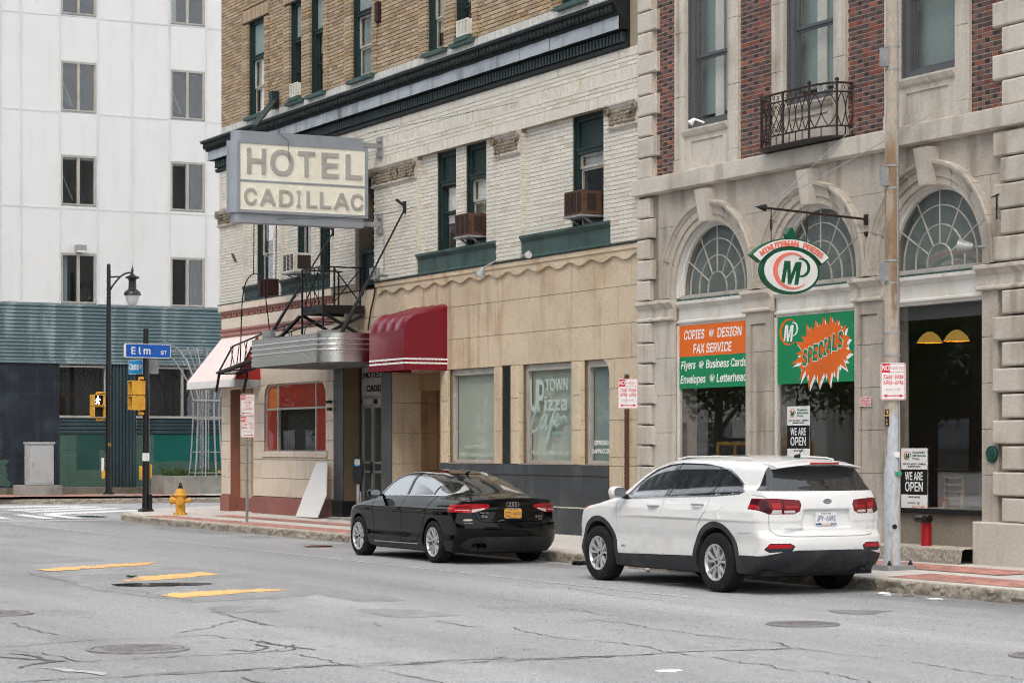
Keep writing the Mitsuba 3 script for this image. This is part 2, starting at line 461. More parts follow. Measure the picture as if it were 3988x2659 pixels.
def bricks(area, openings, course, length, joint, tones, w0=0.0, w1=0.008, bond='run', seed=1, header=None):
    """Bricks of a wall: (u0, u1, v0, v1, w, colour) clipped to rectangles, laid in courses."""
    rr = np.random.RandomState(seed)
    u0, u1, v0, v1 = area
    out = []
    nc = int(math.ceil((v1 - v0) / course - 1e-6))
    for i in range(nc):
        a, b = v0 + i * course, min(v0 + (i + 1) * course - joint, v1)
        if b - a < 0.01:
            continue
        spans = [(u0, u1)]
        for o in openings:
            if o[2] < b - 0.01 and o[3] > a + 0.01:
                nxt = []
                for s in spans:
                    if o[1] <= s[0] or o[0] >= s[1]:
                        nxt.append(s)
                    else:
                        if o[0] > s[0]:
                            nxt.append((s[0], o[0]))
                        if o[1] < s[1]:
                            nxt.append((o[1], s[1]))
                spans = nxt
        u = u0 - (0.5 * length if i % 2 else 0)
        if bond == 'flemish':
            u = u0 - (0.75 * length if i % 2 else 0)
        j = 0
        while u < u1:
            hd = bond == 'flemish' and j % 2 == 1
            L = header if hd else length
            for s in spans:
                p, q = max(u, s[0]), min(u + L - joint, s[1])
                if q - p > 0.02:
                    out.append((p, q, a, b, w1 + rr.uniform(-0.0015, 0.002), tones(rr, hd)))
            u += L
            j += 1
    return out


def lay(frame, parent, pieces, mat, score, keep=300, name='brick'):
    """Bricks as parts: the nearest ones singly, the rest as one part."""
    order = sorted(range(len(pieces)), key=lambda i: -score(pieces[i]))
    for i in order[:keep]:
        p = pieces[i]
        MB(frame).brick(p[0], p[1], p[2], p[3], -0.01, p[4], p[5]).build(f'{parent}__{name}', mat, color=True)
    if len(order) > keep:
        rest = MB(frame)
        for i in order[keep:]:
            p = pieces[i]
            rest.brick(p[0], p[1], p[2], p[3], -0.01, p[4], p[5])
        k = rest.build(f'{parent}__{name}work', mat, color=True)
        labels[k] = {'kind': 'stuff'}


def blob(mb, c, r, seed=0, sub=2, amp=0.25, squash=(1, 1, 1)):
    m = trimesh.creation.icosphere(subdivisions=sub, radius=1.0)
    v = np.array(m.vertices)
    v = v * (1 + amp * (meshkit.fbm(v * 2 + seed * 7.1) - 0.5) * 2)[:, None]
    return mb.add(np.asarray(c) + v * r * np.asarray(squash), m.faces)


# ---------------------------------------------------------------- ground, road, pavements
GROUND_Z = -0.03
mb = MB(FG()); mb.box(-500, 400, -400, 500, -0.6, GROUND_Z)
struct(mb, 'ground', 'm_concrete')


def grid_sheet(u0, u1, v0, v1, z, n, m):
    uu, vv = np.meshgrid(np.linspace(u0, u1, n), np.linspace(v0, v1, m), indexing='ij')
    i, j = np.meshgrid(np.arange(n - 1), np.arange(m - 1), indexing='ij')
    a = (i * m + j).ravel()
    return np.c_[uu.ravel(), vv.ravel(), np.full(n * m, z)], np.stack([a, a + m, a + m + 1, a + 1], 1)


mb = MB(); mb.add(*grid_sheet(-170, 60, -14, 17.4, 0.0, 60, 12)); mb.add(*grid_sheet(-72.5, -52.5, 17.4, 90, 0.0, 20, 20))
struct(mb, 'road', 'm_road')

# near pavement: kerb line along the main street, round the corner and up the side street
kerb_line = [(20, 17.22), (-20, 17.22), (-40, 17.22), (-49.5, 17.24), (-52.2, 17.32), (-54.0, 17.5), (-55.4, 17.85), (-56.5, 18.5), (-57.4, 19.6), (-58.1, 21.4), (-58.5, 24.0), (-58.6, 60.0)]


def walk_z(x, y):
    return 0.15 + 0.085 * min(1.0, max(0.0, (y - 17.3) / 2.7))


def pavement(name, line, inner, mat='m_walk'):
    mb = MB()
    poly = Polygon(list(line) + list(inner))
    minx, miny, maxx, maxy = poly.bounds
    for gx in np.arange(math.floor(minx / 4) * 4, maxx, 4.0):
        for gy in np.arange(miny, maxy, 0.7 if maxy - miny < 6 else 3.0):
            c = poly.intersection(sbox(gx, gy, gx + 4, gy + (0.7 if maxy - miny < 6 else 3.0)))
            for g in getattr(c, 'geoms', [c]):
                if g.geom_type == 'Polygon' and g.area > 1e-6:
                    v, f = trimesh.creation.triangulate_polygon(g, engine='earcut')
                    mb.add(np.c_[v, [walk_z(*q) for q in v]], f)
    return struct(mb, name, mat)


inset = LineString(kerb_line).parallel_offset(0.17, 'right')
inset = list(inset.coords)
if inset[0][0] < inset[-1][0]:
    inset = inset[::-1]
walk = pavement('pavement', inset, [(-53.9, 60), (-53.9, 20.4), (20, 20.4)])

# red brick strips let into the pavement
mb = MB()
for a, b, c, d in [(-52.5, -36.5, 17.45, 18.0), (-51.0, -40.5, 18.62, 19.05), (-30.5, -22.5, 18.62, 19.3), (-23.4, -15, 17.55, 18.25)]:
    for x0 in np.arange(a, b, 2.0):
        x1 = min(b, x0 + 2.0)
        mb.add([(x0, c, walk_z(x0, c) + 0.004), (x1, c, walk_z(x1, c) + 0.004), (x1, d, walk_z(x1, d) + 0.004), (x0, d, walk_z(x0, d) + 0.004)], [(0, 1, 2, 3)])
k = mb.build(f'{walk}__brick_paving', 'm_pave')
labels[k] = {'label': 'red brick strip let into the concrete pavement', 'kind': 'stuff'}


def rough_stone(p0, p1, seed, top=0.155, depth=0.17, bot=-0.05):
    """One granite kerb stone from p0 to p1 (plan) with a quarry-faced front."""
    p0, p1 = np.array(p0), np.array(p1)
    L = np.linalg.norm(p1 - p0)
    t = (p1 - p0) / L
    nrm = np.array([-t[1], t[0]])         # towards the road when walking with -X
    nu, nv = max(4, int(L / 0.06)), 5
    us = np.linspace(0.006, L - 0.006, nu)
    rows = [(0.17, top), (0.025, top), (0.0, top - 0.02)] + [(0.0, z) for z in np.linspace(top - 0.05, bot, nv)]
    v = []
    for d, z in rows:
        for u in us:
            q = p0 + t * u - nrm * d * 1.0
            if d < 0.02:
                k = meshkit.fbm(np.array([u * 9 + seed * 3.3, z * 14, seed]), 3)
                q = q + nrm * (0.10 * (k - 0.45)) * (1 if z < top - 0.03 else 0.4)
            v.append((q[0], q[1], z))
    f = []
    m = len(us)
    for i in range(len(rows) - 1):
        for j in range(m - 1):
            f.append((i * m + j, i * m + j + 1, (i + 1) * m + j + 1, (i + 1) * m + j))
    mb = MB(); mb.add(v, f)
    for e in (0, m - 1):
        ring = [i * m + e for i in range(len(rows))]
        pts = [v[i] for i in ring]
        back = (pts[0][0], pts[0][1], bot)
        mb.add(pts + [back], [(0, i, i + 1) for i in range(1, len(pts))])
    return mb


def kerb(parent, line, stone, seed):
    ls = LineString(line)
    n = int(ls.length / stone)
    s, i = 0.0, 0
    rr = random.Random(seed)
    while s < ls.length - 0.3:
        L = stone * rr.uniform(0.8, 1.25)
        if abs(ls.interpolate(s).x + 55.5) < 4 and parent == 'kerb':
            L = 0.75
        a, b = ls.interpolate(s), ls.interpolate(min(s + L, ls.length))
        rough_stone((a.x, a.y), (b.x, b.y), seed + i).build(f'{parent}__stone', 'm_kerb', smooth=25)
        s += L
        i += 1


mb = MB(); mb.prism(LineString(kerb_line).buffer(0.01), -0.05, 0.02)
struct(mb, 'kerb', 'm_kerb')
kerb('kerb', [p for p in kerb_line if -60 < p[0] < 25 and p[1] < 25][1:] , 1.75, 5)

# far pavement of the side street
far_kerb = [(-71.1, 60), (-71.1, 26), (-71.2, 23.6), (-71.35, 21.0), (-71.7, 19.2), (-72.5, 18.1), (-74.0, 17.45), (-76.0, 17.25), (-150.0, 17.25)]
pv = pavement('far_pavement', [(x - 0.12, y + 0.1) for x, y in far_kerb], [(-150.0, 19.4), (-75.0, 19.4), (-75.0, 60)])
mb = MB(); mb.add([(-74.9, 18, 0.242), (-71.6, 18, 0.242), (-71.6, 26.0, 0.242), (-74.9, 26.0, 0.242)], [(0, 1, 2, 3)])
labels[mb.build('far_pavement__brick_paving', 'm_pave')] = {'kind': 'stuff'}
mb = MB(); mb.prism(LineString(far_kerb).buffer(0.01), -0.05, 0.02)
struct(mb, 'far_kerb', 'm_kerb')
kerb('far_kerb', [(-71.15, 32)] + [p for p in far_kerb if p[1] < 27 and p[0] > -80] + [(-90.0, 17.25)], 1.6, 77)

# the pavement on the camera's side of the street
mb = MB(); mb.box(-170, 60, -14, -1.2, -0.02, 0.15)
struct(mb, 'opposite_pavement', 'm_walk')

# painted markings
def ribbon(mb, pts, w, z):
    g = LineString(pts).buffer(w / 2, cap_style=2)
    mb.sheet(g, z)


def ragged(poly, amp, seed, step=0.06):
    rr = np.random.RandomState(seed)
    ls = poly.exterior
    n = int(ls.length / step)
    pts = []
    for i in range(n):
        p = ls.interpolate(i * ls.length / n)
        pts.append((p.x + rr.normal(0, amp), p.y + rr.normal(0, amp * 0.5)))
    g = Polygon(pts).buffer(0)
    return g


def marking(name, polys, z, mat, label, cat='road marking', group=None, rag=0.0, seed=1):
    mb = MB(FG(0.0))
    for i, p in enumerate(polys):
        g = Polygon(p).buffer(0)
        if rag:
            g = ragged(g, rag, seed + i)
        mb.sheet(g, z)
    return single(mb, name, mat, label, cat, group=group)


for i, (p, lab) in enumerate([
        ([(-32.66, 8.95), (-32.83, 9.27), (-32.3, 9.39), (-32.89, 10.21), (-33.32, 11.02), (-33.94, 11.53), (-34.28, 11.48), (-33.56, 10.28), (-33.08, 9.57)], 'farthest of the three worn yellow stripes on the road'),
        ([(-29.5, 9.5), (-30.38, 10.05), (-30.71, 10.6), (-31.14, 11.25), (-30.39, 11.2), (-29.97, 10.6), (-29.5, 9.94)], 'middle worn yellow stripe, just behind the dark puddle'),
        ([(-26.45, 8.98), (-26.85, 9.39), (-26.99, 10.06), (-27.07, 10.56), (-26.7, 10.8), (-26.38, 10.01), (-26.12, 9.52), (-25.82, 9.05)], 'nearest worn yellow stripe, in front of the dark puddle')]):
    marking('yellow_road_stripe', [p], 0.008, 'm_yellowline', lab, group='yellow stripes on the road', rag=0.05, seed=40 + i)
bars = [([(-69.01, 18.4), (-67.85, 18.1), (-68.3, 20.9), (-69.4, 20.9)], 'white crosswalk bar farthest from the signal pole'),
        ([(-65.1, 17.5), (-64.1, 17.55), (-67.0, 21.04), (-68.1, 21.1)], 'white crosswalk bar, second farthest from the signal pole'),
        ([(-63.5, 17.55), (-62.3, 17.5), (-64.8, 20.93), (-65.9, 21.01)], 'white crosswalk bar, second nearest to the signal pole'),
        ([(-61.3, 17.45), (-59.8, 17.35), (-62.4, 20.7), (-63.6, 20.84)], 'white crosswalk bar nearest to the signal pole corner'),
        ([(-60.5, 16.47), (-60.6, 16.8), (-56.6, 16.55), (-56.5, 16.19)], 'short slanting white crosswalk bar nearer to the camera'),
        ([(-60.2, 17.07), (-60.2, 17.49), (-56.4, 17.19), (-56.3, 16.86)], 'short slanting white crosswalk bar beside the puddle at the kerb'),
        ([(-61.5, 15.6), (-61.5, 15.95), (-57.1, 15.54), (-57.1, 15.2)], 'short slanting white crosswalk bar cut by the left edge')]
for i, (p, lab) in enumerate(bars):
    marking('crosswalk_bar', [p], 0.006, 'm_whiteline', lab, group='white crosswalk bars', rag=0.012, seed=70 + i)
marking('stop_line', [[(-56.1, 9.0), (-55.5, 9.0), (-54.66, 17.4), (-55.13, 17.45)]], 0.006, 'm_wornline', 'worn white stop line across the street at the corner', rag=0.03, seed=90)
marking('parking_line', [[(-53.35, 14.51), (-23.0, 14.45), (-23.0, 14.51), (-53.35, 14.58)]], 0.006, 'm_wornline', 'thin worn white line along the parking lane beside the cars', rag=0.02, seed=91)
marking('faded_line_fragment', [[(-18.3, 5.2), (-17.9, 5.22), (-17.5, 5.42), (-17.6, 5.5), (-18.1, 5.33)]], 0.006, 'm_fadedline', 'faded white paint fragment at the bottom left of the road', rag=0.08, seed=92)


def crack(mb, pts, w, seed, fine=0.12):
    rr = np.random.RandomState(seed)
    ls = LineString(pts)
    n = max(4, int(ls.length / fine))
    q = []
    for i in range(n + 1):
        p = ls.interpolate(i / n, normalized=True)
        q.append((p.x + rr.normal(0, 0.022), p.y + rr.normal(0, 0.022)))
    for i in range(n):
        ww = w * rr.uniform(0.35, 1.35)
        seg = LineString([q[i], q[i + 1]])
        mb.sheet(seg.buffer(ww / 2, cap_style=3), 0.0045 + 0.0006 * (i % 2))


CR = [([(-17.2, 4.6), (-17.18, 5.51), (-17.19, 5.79), (-17.17, 6.02), (-17.25, 6.43), (-17.21, 6.81), (-17.29, 7.26), (-17.14, 7.64), (-17.14, 8.04), (-17.17, 8.41), (-17.19, 8.67), (-17.12, 8.95), (-17.04, 9.32), (-16.98, 9.75), (-16.93, 10.11), (-17.04, 10.45), (-17.01, 10.83), (-16.9, 11.17), (-16.87, 11.61)], 0.035),
      ([(-17.3, 5.6), (-17.32, 6.6), (-17.36, 7.3), (-17.25, 8.2), (-17.3, 9.0)], 0.022), ([(-17.06, 7.8), (-17.02, 8.6), (-16.9, 9.4), (-16.95, 10.2)], 0.03),
      ([(-20.13, 10.52), (-19.48, 10.33), (-18.63, 10.33), (-18.22, 10.49), (-17.67, 10.56), (-17.0, 10.42), (-16.56, 10.47), (-16.34, 10.53), (-15.9, 10.46), (-15.64, 10.54), (-15.28, 10.45), (-15.01, 10.57), (-14.64, 10.52), (-13.5, 10.4)], 0.018),
      ([(-20.66, 11.69), (-20.27, 11.8), (-19.38, 11.68), (-18.49, 11.67), (-17.9, 11.73), (-17.46, 11.82), (-16.9, 11.65), (-16.4, 11.67), (-15.68, 11.72), (-15.12, 11.74), (-14.45, 11.65), (-13.5, 11.64)], 0.018),
      ([(-22.66, 11.84), (-22.46, 12.23), (-21.96, 12.29), (-21.39, 12.18), (-20.9, 12.22)], 0.016),
      ([(-26.37, 13.78), (-25.43, 14.07), (-23.78, 13.84), (-22.74, 13.88), (-21.45, 13.8)], 0.014),
      ([(-20.16, 5.38), (-20.36, 5.73), (-20.59, 6.31), (-20.54, 6.92), (-20.61, 7.34), (-20.65, 7.53), (-20.2, 7.58), (-19.73, 7.7), (-19.32, 7.73), (-18.98, 7.64), (-18.7, 7.38), (-18.65, 6.88), (-18.62, 6.28), (-18.56, 5.87), (-18.52, 5.62), (-19.07, 5.63), (-19.6, 5.51), (-19.95, 5.32)], 0.02),
      ([(-21.08, 7.39), (-21.23, 7.55), (-21.5, 7.92), (-21.64, 7.95), (-22.25, 8.34), (-22.37, 8.51), (-21.53, 8.47)], 0.022),
      ([(-23.52, 8.63), (-22.55, 8.55), (-21.53, 8.47)], 0.018), ([(-23.52, 8.63), (-23.52, 9.0), (-23.38, 9.63), (-23.36, 10.41), (-22.68, 11.86)], 0.014),
      ([(-23.02, 6.23), (-22.38, 6.23), (-21.79, 6.19), (-21.22, 6.29)], 0.02), ([(-19.75, 7.66), (-19.2, 7.7), (-18.66, 7.78)], 0.03),
      ([(-18.45, 7.48), (-17.86, 7.5), (-17.34, 7.46), (-16.83, 7.54), (-16.28, 7.54), (-15.5, 7.55)], 0.018),
      ([(-19.58, 5.32), (-19.29, 5.43), (-18.79, 5.43), (-18.6, 5.36), (-18.44, 5.13), (-18.27, 5.07)], 0.06), ([(-19.4, 5.1), (-19.0, 5.3), (-18.7, 5.5), (-18.5, 5.3)], 0.05),
      ([(-16.67, 6.34), (-16.0, 6.34)], 0.03), ([(-21.53, 8.47), (-21.04, 8.79), (-21.06, 9.25), (-21.3, 9.52), (-20.8, 9.37)], 0.014),
      ([(-21.22, 10.2), (-20.49, 10.16), (-20.34, 10.26)], 0.02), ([(-28.69, 8.96), (-27.89, 9.0), (-26.68, 8.99), (-25.32, 9.01)], 0.02),
      ([(-32.66, 8.71), (-32.31, 8.99), (-30.41, 8.86), (-29.23, 8.95)], 0.02), ([(-19.5, 7.55), (-19.0, 7.5), (-18.8, 7.25), (-19.1, 7.05)], 0.03), ([(-19.3, 7.8), (-18.75, 7.62), (-18.65, 7.3)], 0.03),
      ([(-27.6, 12.2), (-27.2, 12.4), (-26.4, 12.4), (-25.0, 12.35), (-23.4, 12.4)], 0.012), ([(-31.0, 12.6), (-29.0, 12.7), (-27.0, 12.65)], 0.012)]
mb = MB(FG())
for i, (p, w) in enumerate(CR):
    crack(mb, p, w, 200 + i)
labels[mb.build('road__crack', 'm_crack')] = {'kind': 'stuff'}
# bare patches where the top course has gone, and pot-holes
mb = MB(FG())
for i, p in enumerate([[(-32.04, 9.27), (-32.13, 10.1), (-33.1, 11.16), (-31.37, 11.56), (-28.56, 11.3), (-26.69, 11.3), (-25.69, 10.44), (-25.3, 9.06), (-27.75, 8.78)],
                       [(-39.68, 10.58), (-38.18, 10.74), (-35.13, 10.9), (-34.83, 9.97), (-35.83, 9.55)],
                       [(-26.72, 11.25), (-25.6, 11.24), (-24.41, 11.17), (-24.58, 10.85), (-25.57, 10.94)],
                       [(-23.06, 10.23), (-22.67, 10.63), (-21.92, 10.64), (-21.93, 10.15)], [(-24.3, 9.0), (-23.9, 9.3), (-23.4, 9.2), (-23.6, 8.8)]]):
    mb.sheet(ragged(Polygon(p).buffer(0.15), 0.05, 300 + i, 0.1), 0.0035)
labels[mb.build('road__bare_patch', 'm_patch')] = {'label': 'darker bare patches worn into the road around the yellow stripes', 'kind': 'stuff'}
MAT('m_fadedline', tone(C(158, 158, 158), 0.2, 6.0, 0.0, C(150, 150, 150), 0.9, 0.3), 0.9)
MAT('m_damp', tone(C(118, 118, 120), 0.1, 2.0, 0.0, C(90, 90, 92), 0.5, 0.3, 60), 0.6)
marking('damp_stain', [[(-20.69, 14.73), (-20.61, 15.1), (-20.23, 15.26), (-19.95, 14.73), (-20.19, 14.48)]], 0.004, 'm_damp', 'dark damp stain on the road behind the white car', 'stain', rag=0.04, seed=95)
scene['m_water'] = {'type': 'twosided', 'bsdf': {'type': 'principled', 'base_color': {'type': 'rgb', 'value': [0.012, 0.013, 0.013]}, 'roughness': 0.03, 'specular': 0.5}}
marking('puddle', [[(-28.85, 9.16), (-29.0, 9.6), (-28.75, 10.1), (-28.59, 10.39), (-28.36, 10.41), (-28.11, 10.06), (-28.17, 9.44), (-28.4, 9.1)]], 0.009, 'm_water', 'dark puddle between two of the yellow stripes', 'puddle', rag=0.025, seed=96)
marking('puddle', [[(-58.5, 17.6), (-57.4, 17.5), (-56.9, 17.8), (-57.5, 18.2), (-58.6, 18.0)]], 0.009, 'm_water', 'thin dark puddle at the corner kerb beside the crosswalk', 'puddle', rag=0.03, seed=97)


def manhole(name, x, y, r, label, seed):
    t = thing(name, label, 'manhole cover', 'manhole covers in the road')
    mb = MB(FG())
    mb.lathe([(r * 1.14, 0.0), (r * 1.13, 0.014), (r * 1.02, 0.016), (r * 1.01, 0.004)], (x, y, 0), 'w', 40)
    mb.build(f'{t}__ring', 'm_cast', smooth=40)
    mb = MB(FG())
    mb.lathe([(r * 0.985, 0.004), (r * 0.98, 0.013), (0.001, 0.0135)], (x, y, 0), 'w', 40)
    for i in range(-6, 7):
        for j in range(-6, 7):
            px, py = x + i * r / 7, y + j * r / 7
            if math.hypot(px - x, py - y) < r * 0.85:
                mb.box(px - r / 22, px + r / 22, py - r / 22, py + r / 22, 0.012, 0.018)
    mb.build(f'{t}__lid', 'm_cast')


manhole('manhole_cover', -19.45, 6.42, 0.40, 'large round manhole cover ringed by cracked asphalt at the lower left', 1)
manhole('manhole_cover', -19.1, 13.28, 0.33, 'brownish round manhole cover on the road behind the white car', 2)
manhole('manhole_cover', -24.35, 6.42, 0.38, 'round manhole cover cut by the left edge of the photo', 3)
manhole('manhole_cover', -15.2, 13.15, 0.33, 'round manhole cover cut by the right edge of the photo', 4)


# ---------------------------------------------------------------- the corner hotel
HT = thing('hotel_building', 'corner hotel with tan brick above, cream brick storey, dark cornice and beige stone ground floor', 'building')
XL, XR = -54.0, -33.50
YP, YB = 19.94, 20.06          # proud brick plane, plane of the sunk window bays
UPW = [(-52.10, -51.00), (-49.41, -48.67), (-48.18, -47.39), (-45.81, -44.72), (-41.99, -41.18), (-40.71, -39.95), (-36.36, -35.45)]
LOW = [(-51.71, -50.62), (-49.15, -48.30), (-47.82, -46.96), (-41.69, -40.82), (-40.38, -39.49), (-36.06, -34.93)]
BAYS = [(-52.30, -50.36), (-49.89, -46.93), (-42.40, -38.85), (-37.84, -34.48)]
SLOT = (-45.55, -44.55)
HEAD, SILL2 = 7.74, 5.70
UHEAD, USILL = 12.10, 9.80


def cream(rr, hd=False):
    k = rr.uniform(0.92, 1.05)
    c = np.array(C(214, 210, 200)) * k
    if rr.rand() < 0.06:
        c = c * np.array([0.92, 0.87, 0.79])
    return tuple(c)


def cream_yellow(rr, hd=False):
    k = rr.uniform(0.84, 1.05)
    return tuple(np.array(C(206, 190, 162)) * k)


def tan(rr, hd=False):
    k = rr.uniform(0.72, 1.12)
    c = np.array(C(174, 154, 130)) * k
    if rr.rand() < 0.2:
        c = c * np.array([0.9, 0.82, 0.7])
    return tuple(c)


near = lambda p: p[0] * 10 - abs(p[2] - 6)    # the bricks nearest to the camera show largest

# --- cream storey: backing walls
wl = f'{HT}__wall'
mb = MB(FY(YB))
hole = unary_union([sbox(a, SILL2 - 0.35, b, HEAD) for a, b in LOW] + [sbox(SLOT[0], 5.2, SLOT[1], HEAD)])
mb.prism(sbox(XL + 0.15, 5.2, XR, 9.58).difference(hole), -0.30, 0.0)
mb.prism(sbox(XL + 0.02, 5.2, XR, 9.58).difference(unary_union([sbox(a, 5.2, b, HEAD) for a, b in BAYS] + [sbox(SLOT[0], 5.2, SLOT[1], HEAD)])), 0.003, YB - YP)
mb.build(wl, 'm_mortar_cream')
holesP = [(a, b, 5.0, HEAD) for a, b in BAYS] + [(SLOT[0], SLOT[1], 5.0, HEAD)]
pieces = bricks((XL + 0.02, XR, 5.34, HEAD), holesP, 0.077, 0.30, 0.011, cream, w1=0.014, seed=3)
for a, b in BAYS:
    ops = [(p - 0.0, q, SILL2 - 0.4, HEAD) for p, q in LOW if p > a - 0.2 and q < b + 0.2]
    pc = bricks((a, b, 5.68, HEAD), ops, 0.077, 0.30, 0.011, cream, w1=0.014, seed=int(-a))
    pieces += [(p[0], p[1], p[2], p[3], p[4] - (YB - YP), p[5]) for p in pc]
for v0, v1, kind in [(HEAD + 0.004, 7.95, 's'), (7.95, 8.16, 'r'), (8.16, 8.35, 's'), (8.35, 8.505, 'r'), (8.505, 8.66, 's')]:
    if kind == 's':
        pieces += bricks((XL + 0.02, XR, v0, v1), [], v1 - v0, 0.082, 0.010, cream, w1=0.014, seed=int(v0 * 10))
    else:
        pieces += bricks((XL + 0.02, XR, v0, v1), [], 0.077, 0.30, 0.011, cream, w1=0.014, seed=int(v0 * 10))
lay(FY(YP), wl, [p for p in pieces if p[4] > -0.06], 'm_vc', near, 250)
# the bricks of the sunk bays keep their own depth
mbk = MB(FY(YP))
for p in pieces:
    if p[4] <= -0.06:
        mbk.brick(p[0], p[1], p[2], p[3], p[4] - 0.02, p[4], p[5])
labels[mbk.build(f'{wl}__bay_brickwork', 'm_vc', color=True)] = {'kind': 'stuff'}
# brick jambs of the bays and of the light slot
mbk = MB(FY(YP))
for a, b in BAYS:
    for i in range(27):
        z = 5.68 + i * 0.077
        if z + 0.07 < HEAD:
            mbk.box(a - 0.012, a + 0.006, z, z + 0.068, -(YB - YP), 0.004, cream(NR))
labels[mbk.build(f'{wl}__jamb_brickwork', 'm_vc', color=True)] = {'kind': 'stuff'}
mb = MB()
mb.box(SLOT[0] - 0.02, SLOT[0], 20.02, 21.4, 5.2, HEAD)
mb.box(SLOT[1], SLOT[1] + 0.02, 20.02, 21.4, 5.2, HEAD)
mb.box(SLOT[0], SLOT[1], 21.4, 21.42, 5.2, HEAD)
mb.box(SLOT[0], SLOT[1], 20.0, 21.4, 5.1, 5.2)
mb.box(SLOT[0], SLOT[1], 20.0, 21.4, HEAD, HEAD + 0.05)
mb.build(f'{HT}__light_slot', 'm_darkbrown')
mb = MB(FY(20.1)); mb.box(SLOT[0] + 0.02, SLOT[0] + 0.55, 5.3, 6.05, -0.1, -0.02)
mb.box(SLOT[0] + 0.02, SLOT[0] + 0.10, 5.3, 6.05, -0.02, 0.03); mb.box(SLOT[0] + 0.02, SLOT[0] + 0.6, 5.98, 6.05, -0.02, 0.03)
mb.build(f'{HT}__slot_hatch', 'm_green')

# --- tan upper storey
uw = f'{HT}__upper_wall'
uholes = [(a, b, USILL - 0.02, UHEAD) for a, b in UPW]
mb = MB(FY(20.0))
mb.prism(sbox(XL, 9.58, XR, 14.2).difference(unary_union([sbox(*[h[0], h[2], h[1], h[3]]) for h in uholes])), -0.35, 0.0)
mb.build(uw, 'm_mortar_tan')
GR = [(0, 0), (1, 2), (3, 3), (4, 5), (6, 6)]
sur = []
for i, j in GR:
    a, b = UPW[i][0], UPW[j][1]
    sur += [(a - 0.37, a), (b, b + 0.25)]
for i in (1, 4):
    sur.append((UPW[i][1], UPW[i + 1][0]))
pieces = bricks((XL, XR, 9.78, 13.4), uholes + [(a, b, 9.5, UHEAD + 0.32) for a, b in sur] + [(UPW[i][0] - .37, UPW[j][1] + .25, UHEAD, UHEAD + 0.30) for i, j in GR], 0.081, 0.30, 0.017, tan, w1=0.016, seed=21)
for a, b in sur:
    for i in range(30):
        z = 9.78 + i * 0.081
        if z + 0.06 < UHEAD + 0.0:
            d = 0.05 if i % 6 else 0.03
            pieces.append((a, b, z, z + 0.067, 0.055 if (i // 1) % 6 != 5 else 0.045, tan(NR)))
for i, j in GR:
    u = UPW[i][0] - 0.37
    while u < UPW[j][1] + 0.25:
        pieces.append((u, min(u + 0.072, UPW[j][1] + 0.25), UHEAD + 0.004, UHEAD + 0.29, 0.05, tan(NR)))
        u += 0.08
lay(FY(20.0), uw, pieces, 'm_vc', lambda p: p[0] * 10 - 3 * abs(p[2] - 9.8), 250)
pieces = bricks((XL, XR, 9.585, 9.775), [], 0.19, 0.085, 0.007, lambda rr, hd=False: tuple(np.array(C(200, 198, 192)) * rr.uniform(0.85, 1.08)), w1=0.02, seed=8)
mb = MB(FY(20.0))
for p in pieces:
    mb.brick(p[0], p[1], p[2], p[3], -0.01, p[4], p[5])
labels[mb.build(f'{uw}__white_course', 'm_vc', color=True)] = {'label': 'course of upright white bricks above the cornice', 'kind': 'stuff'}


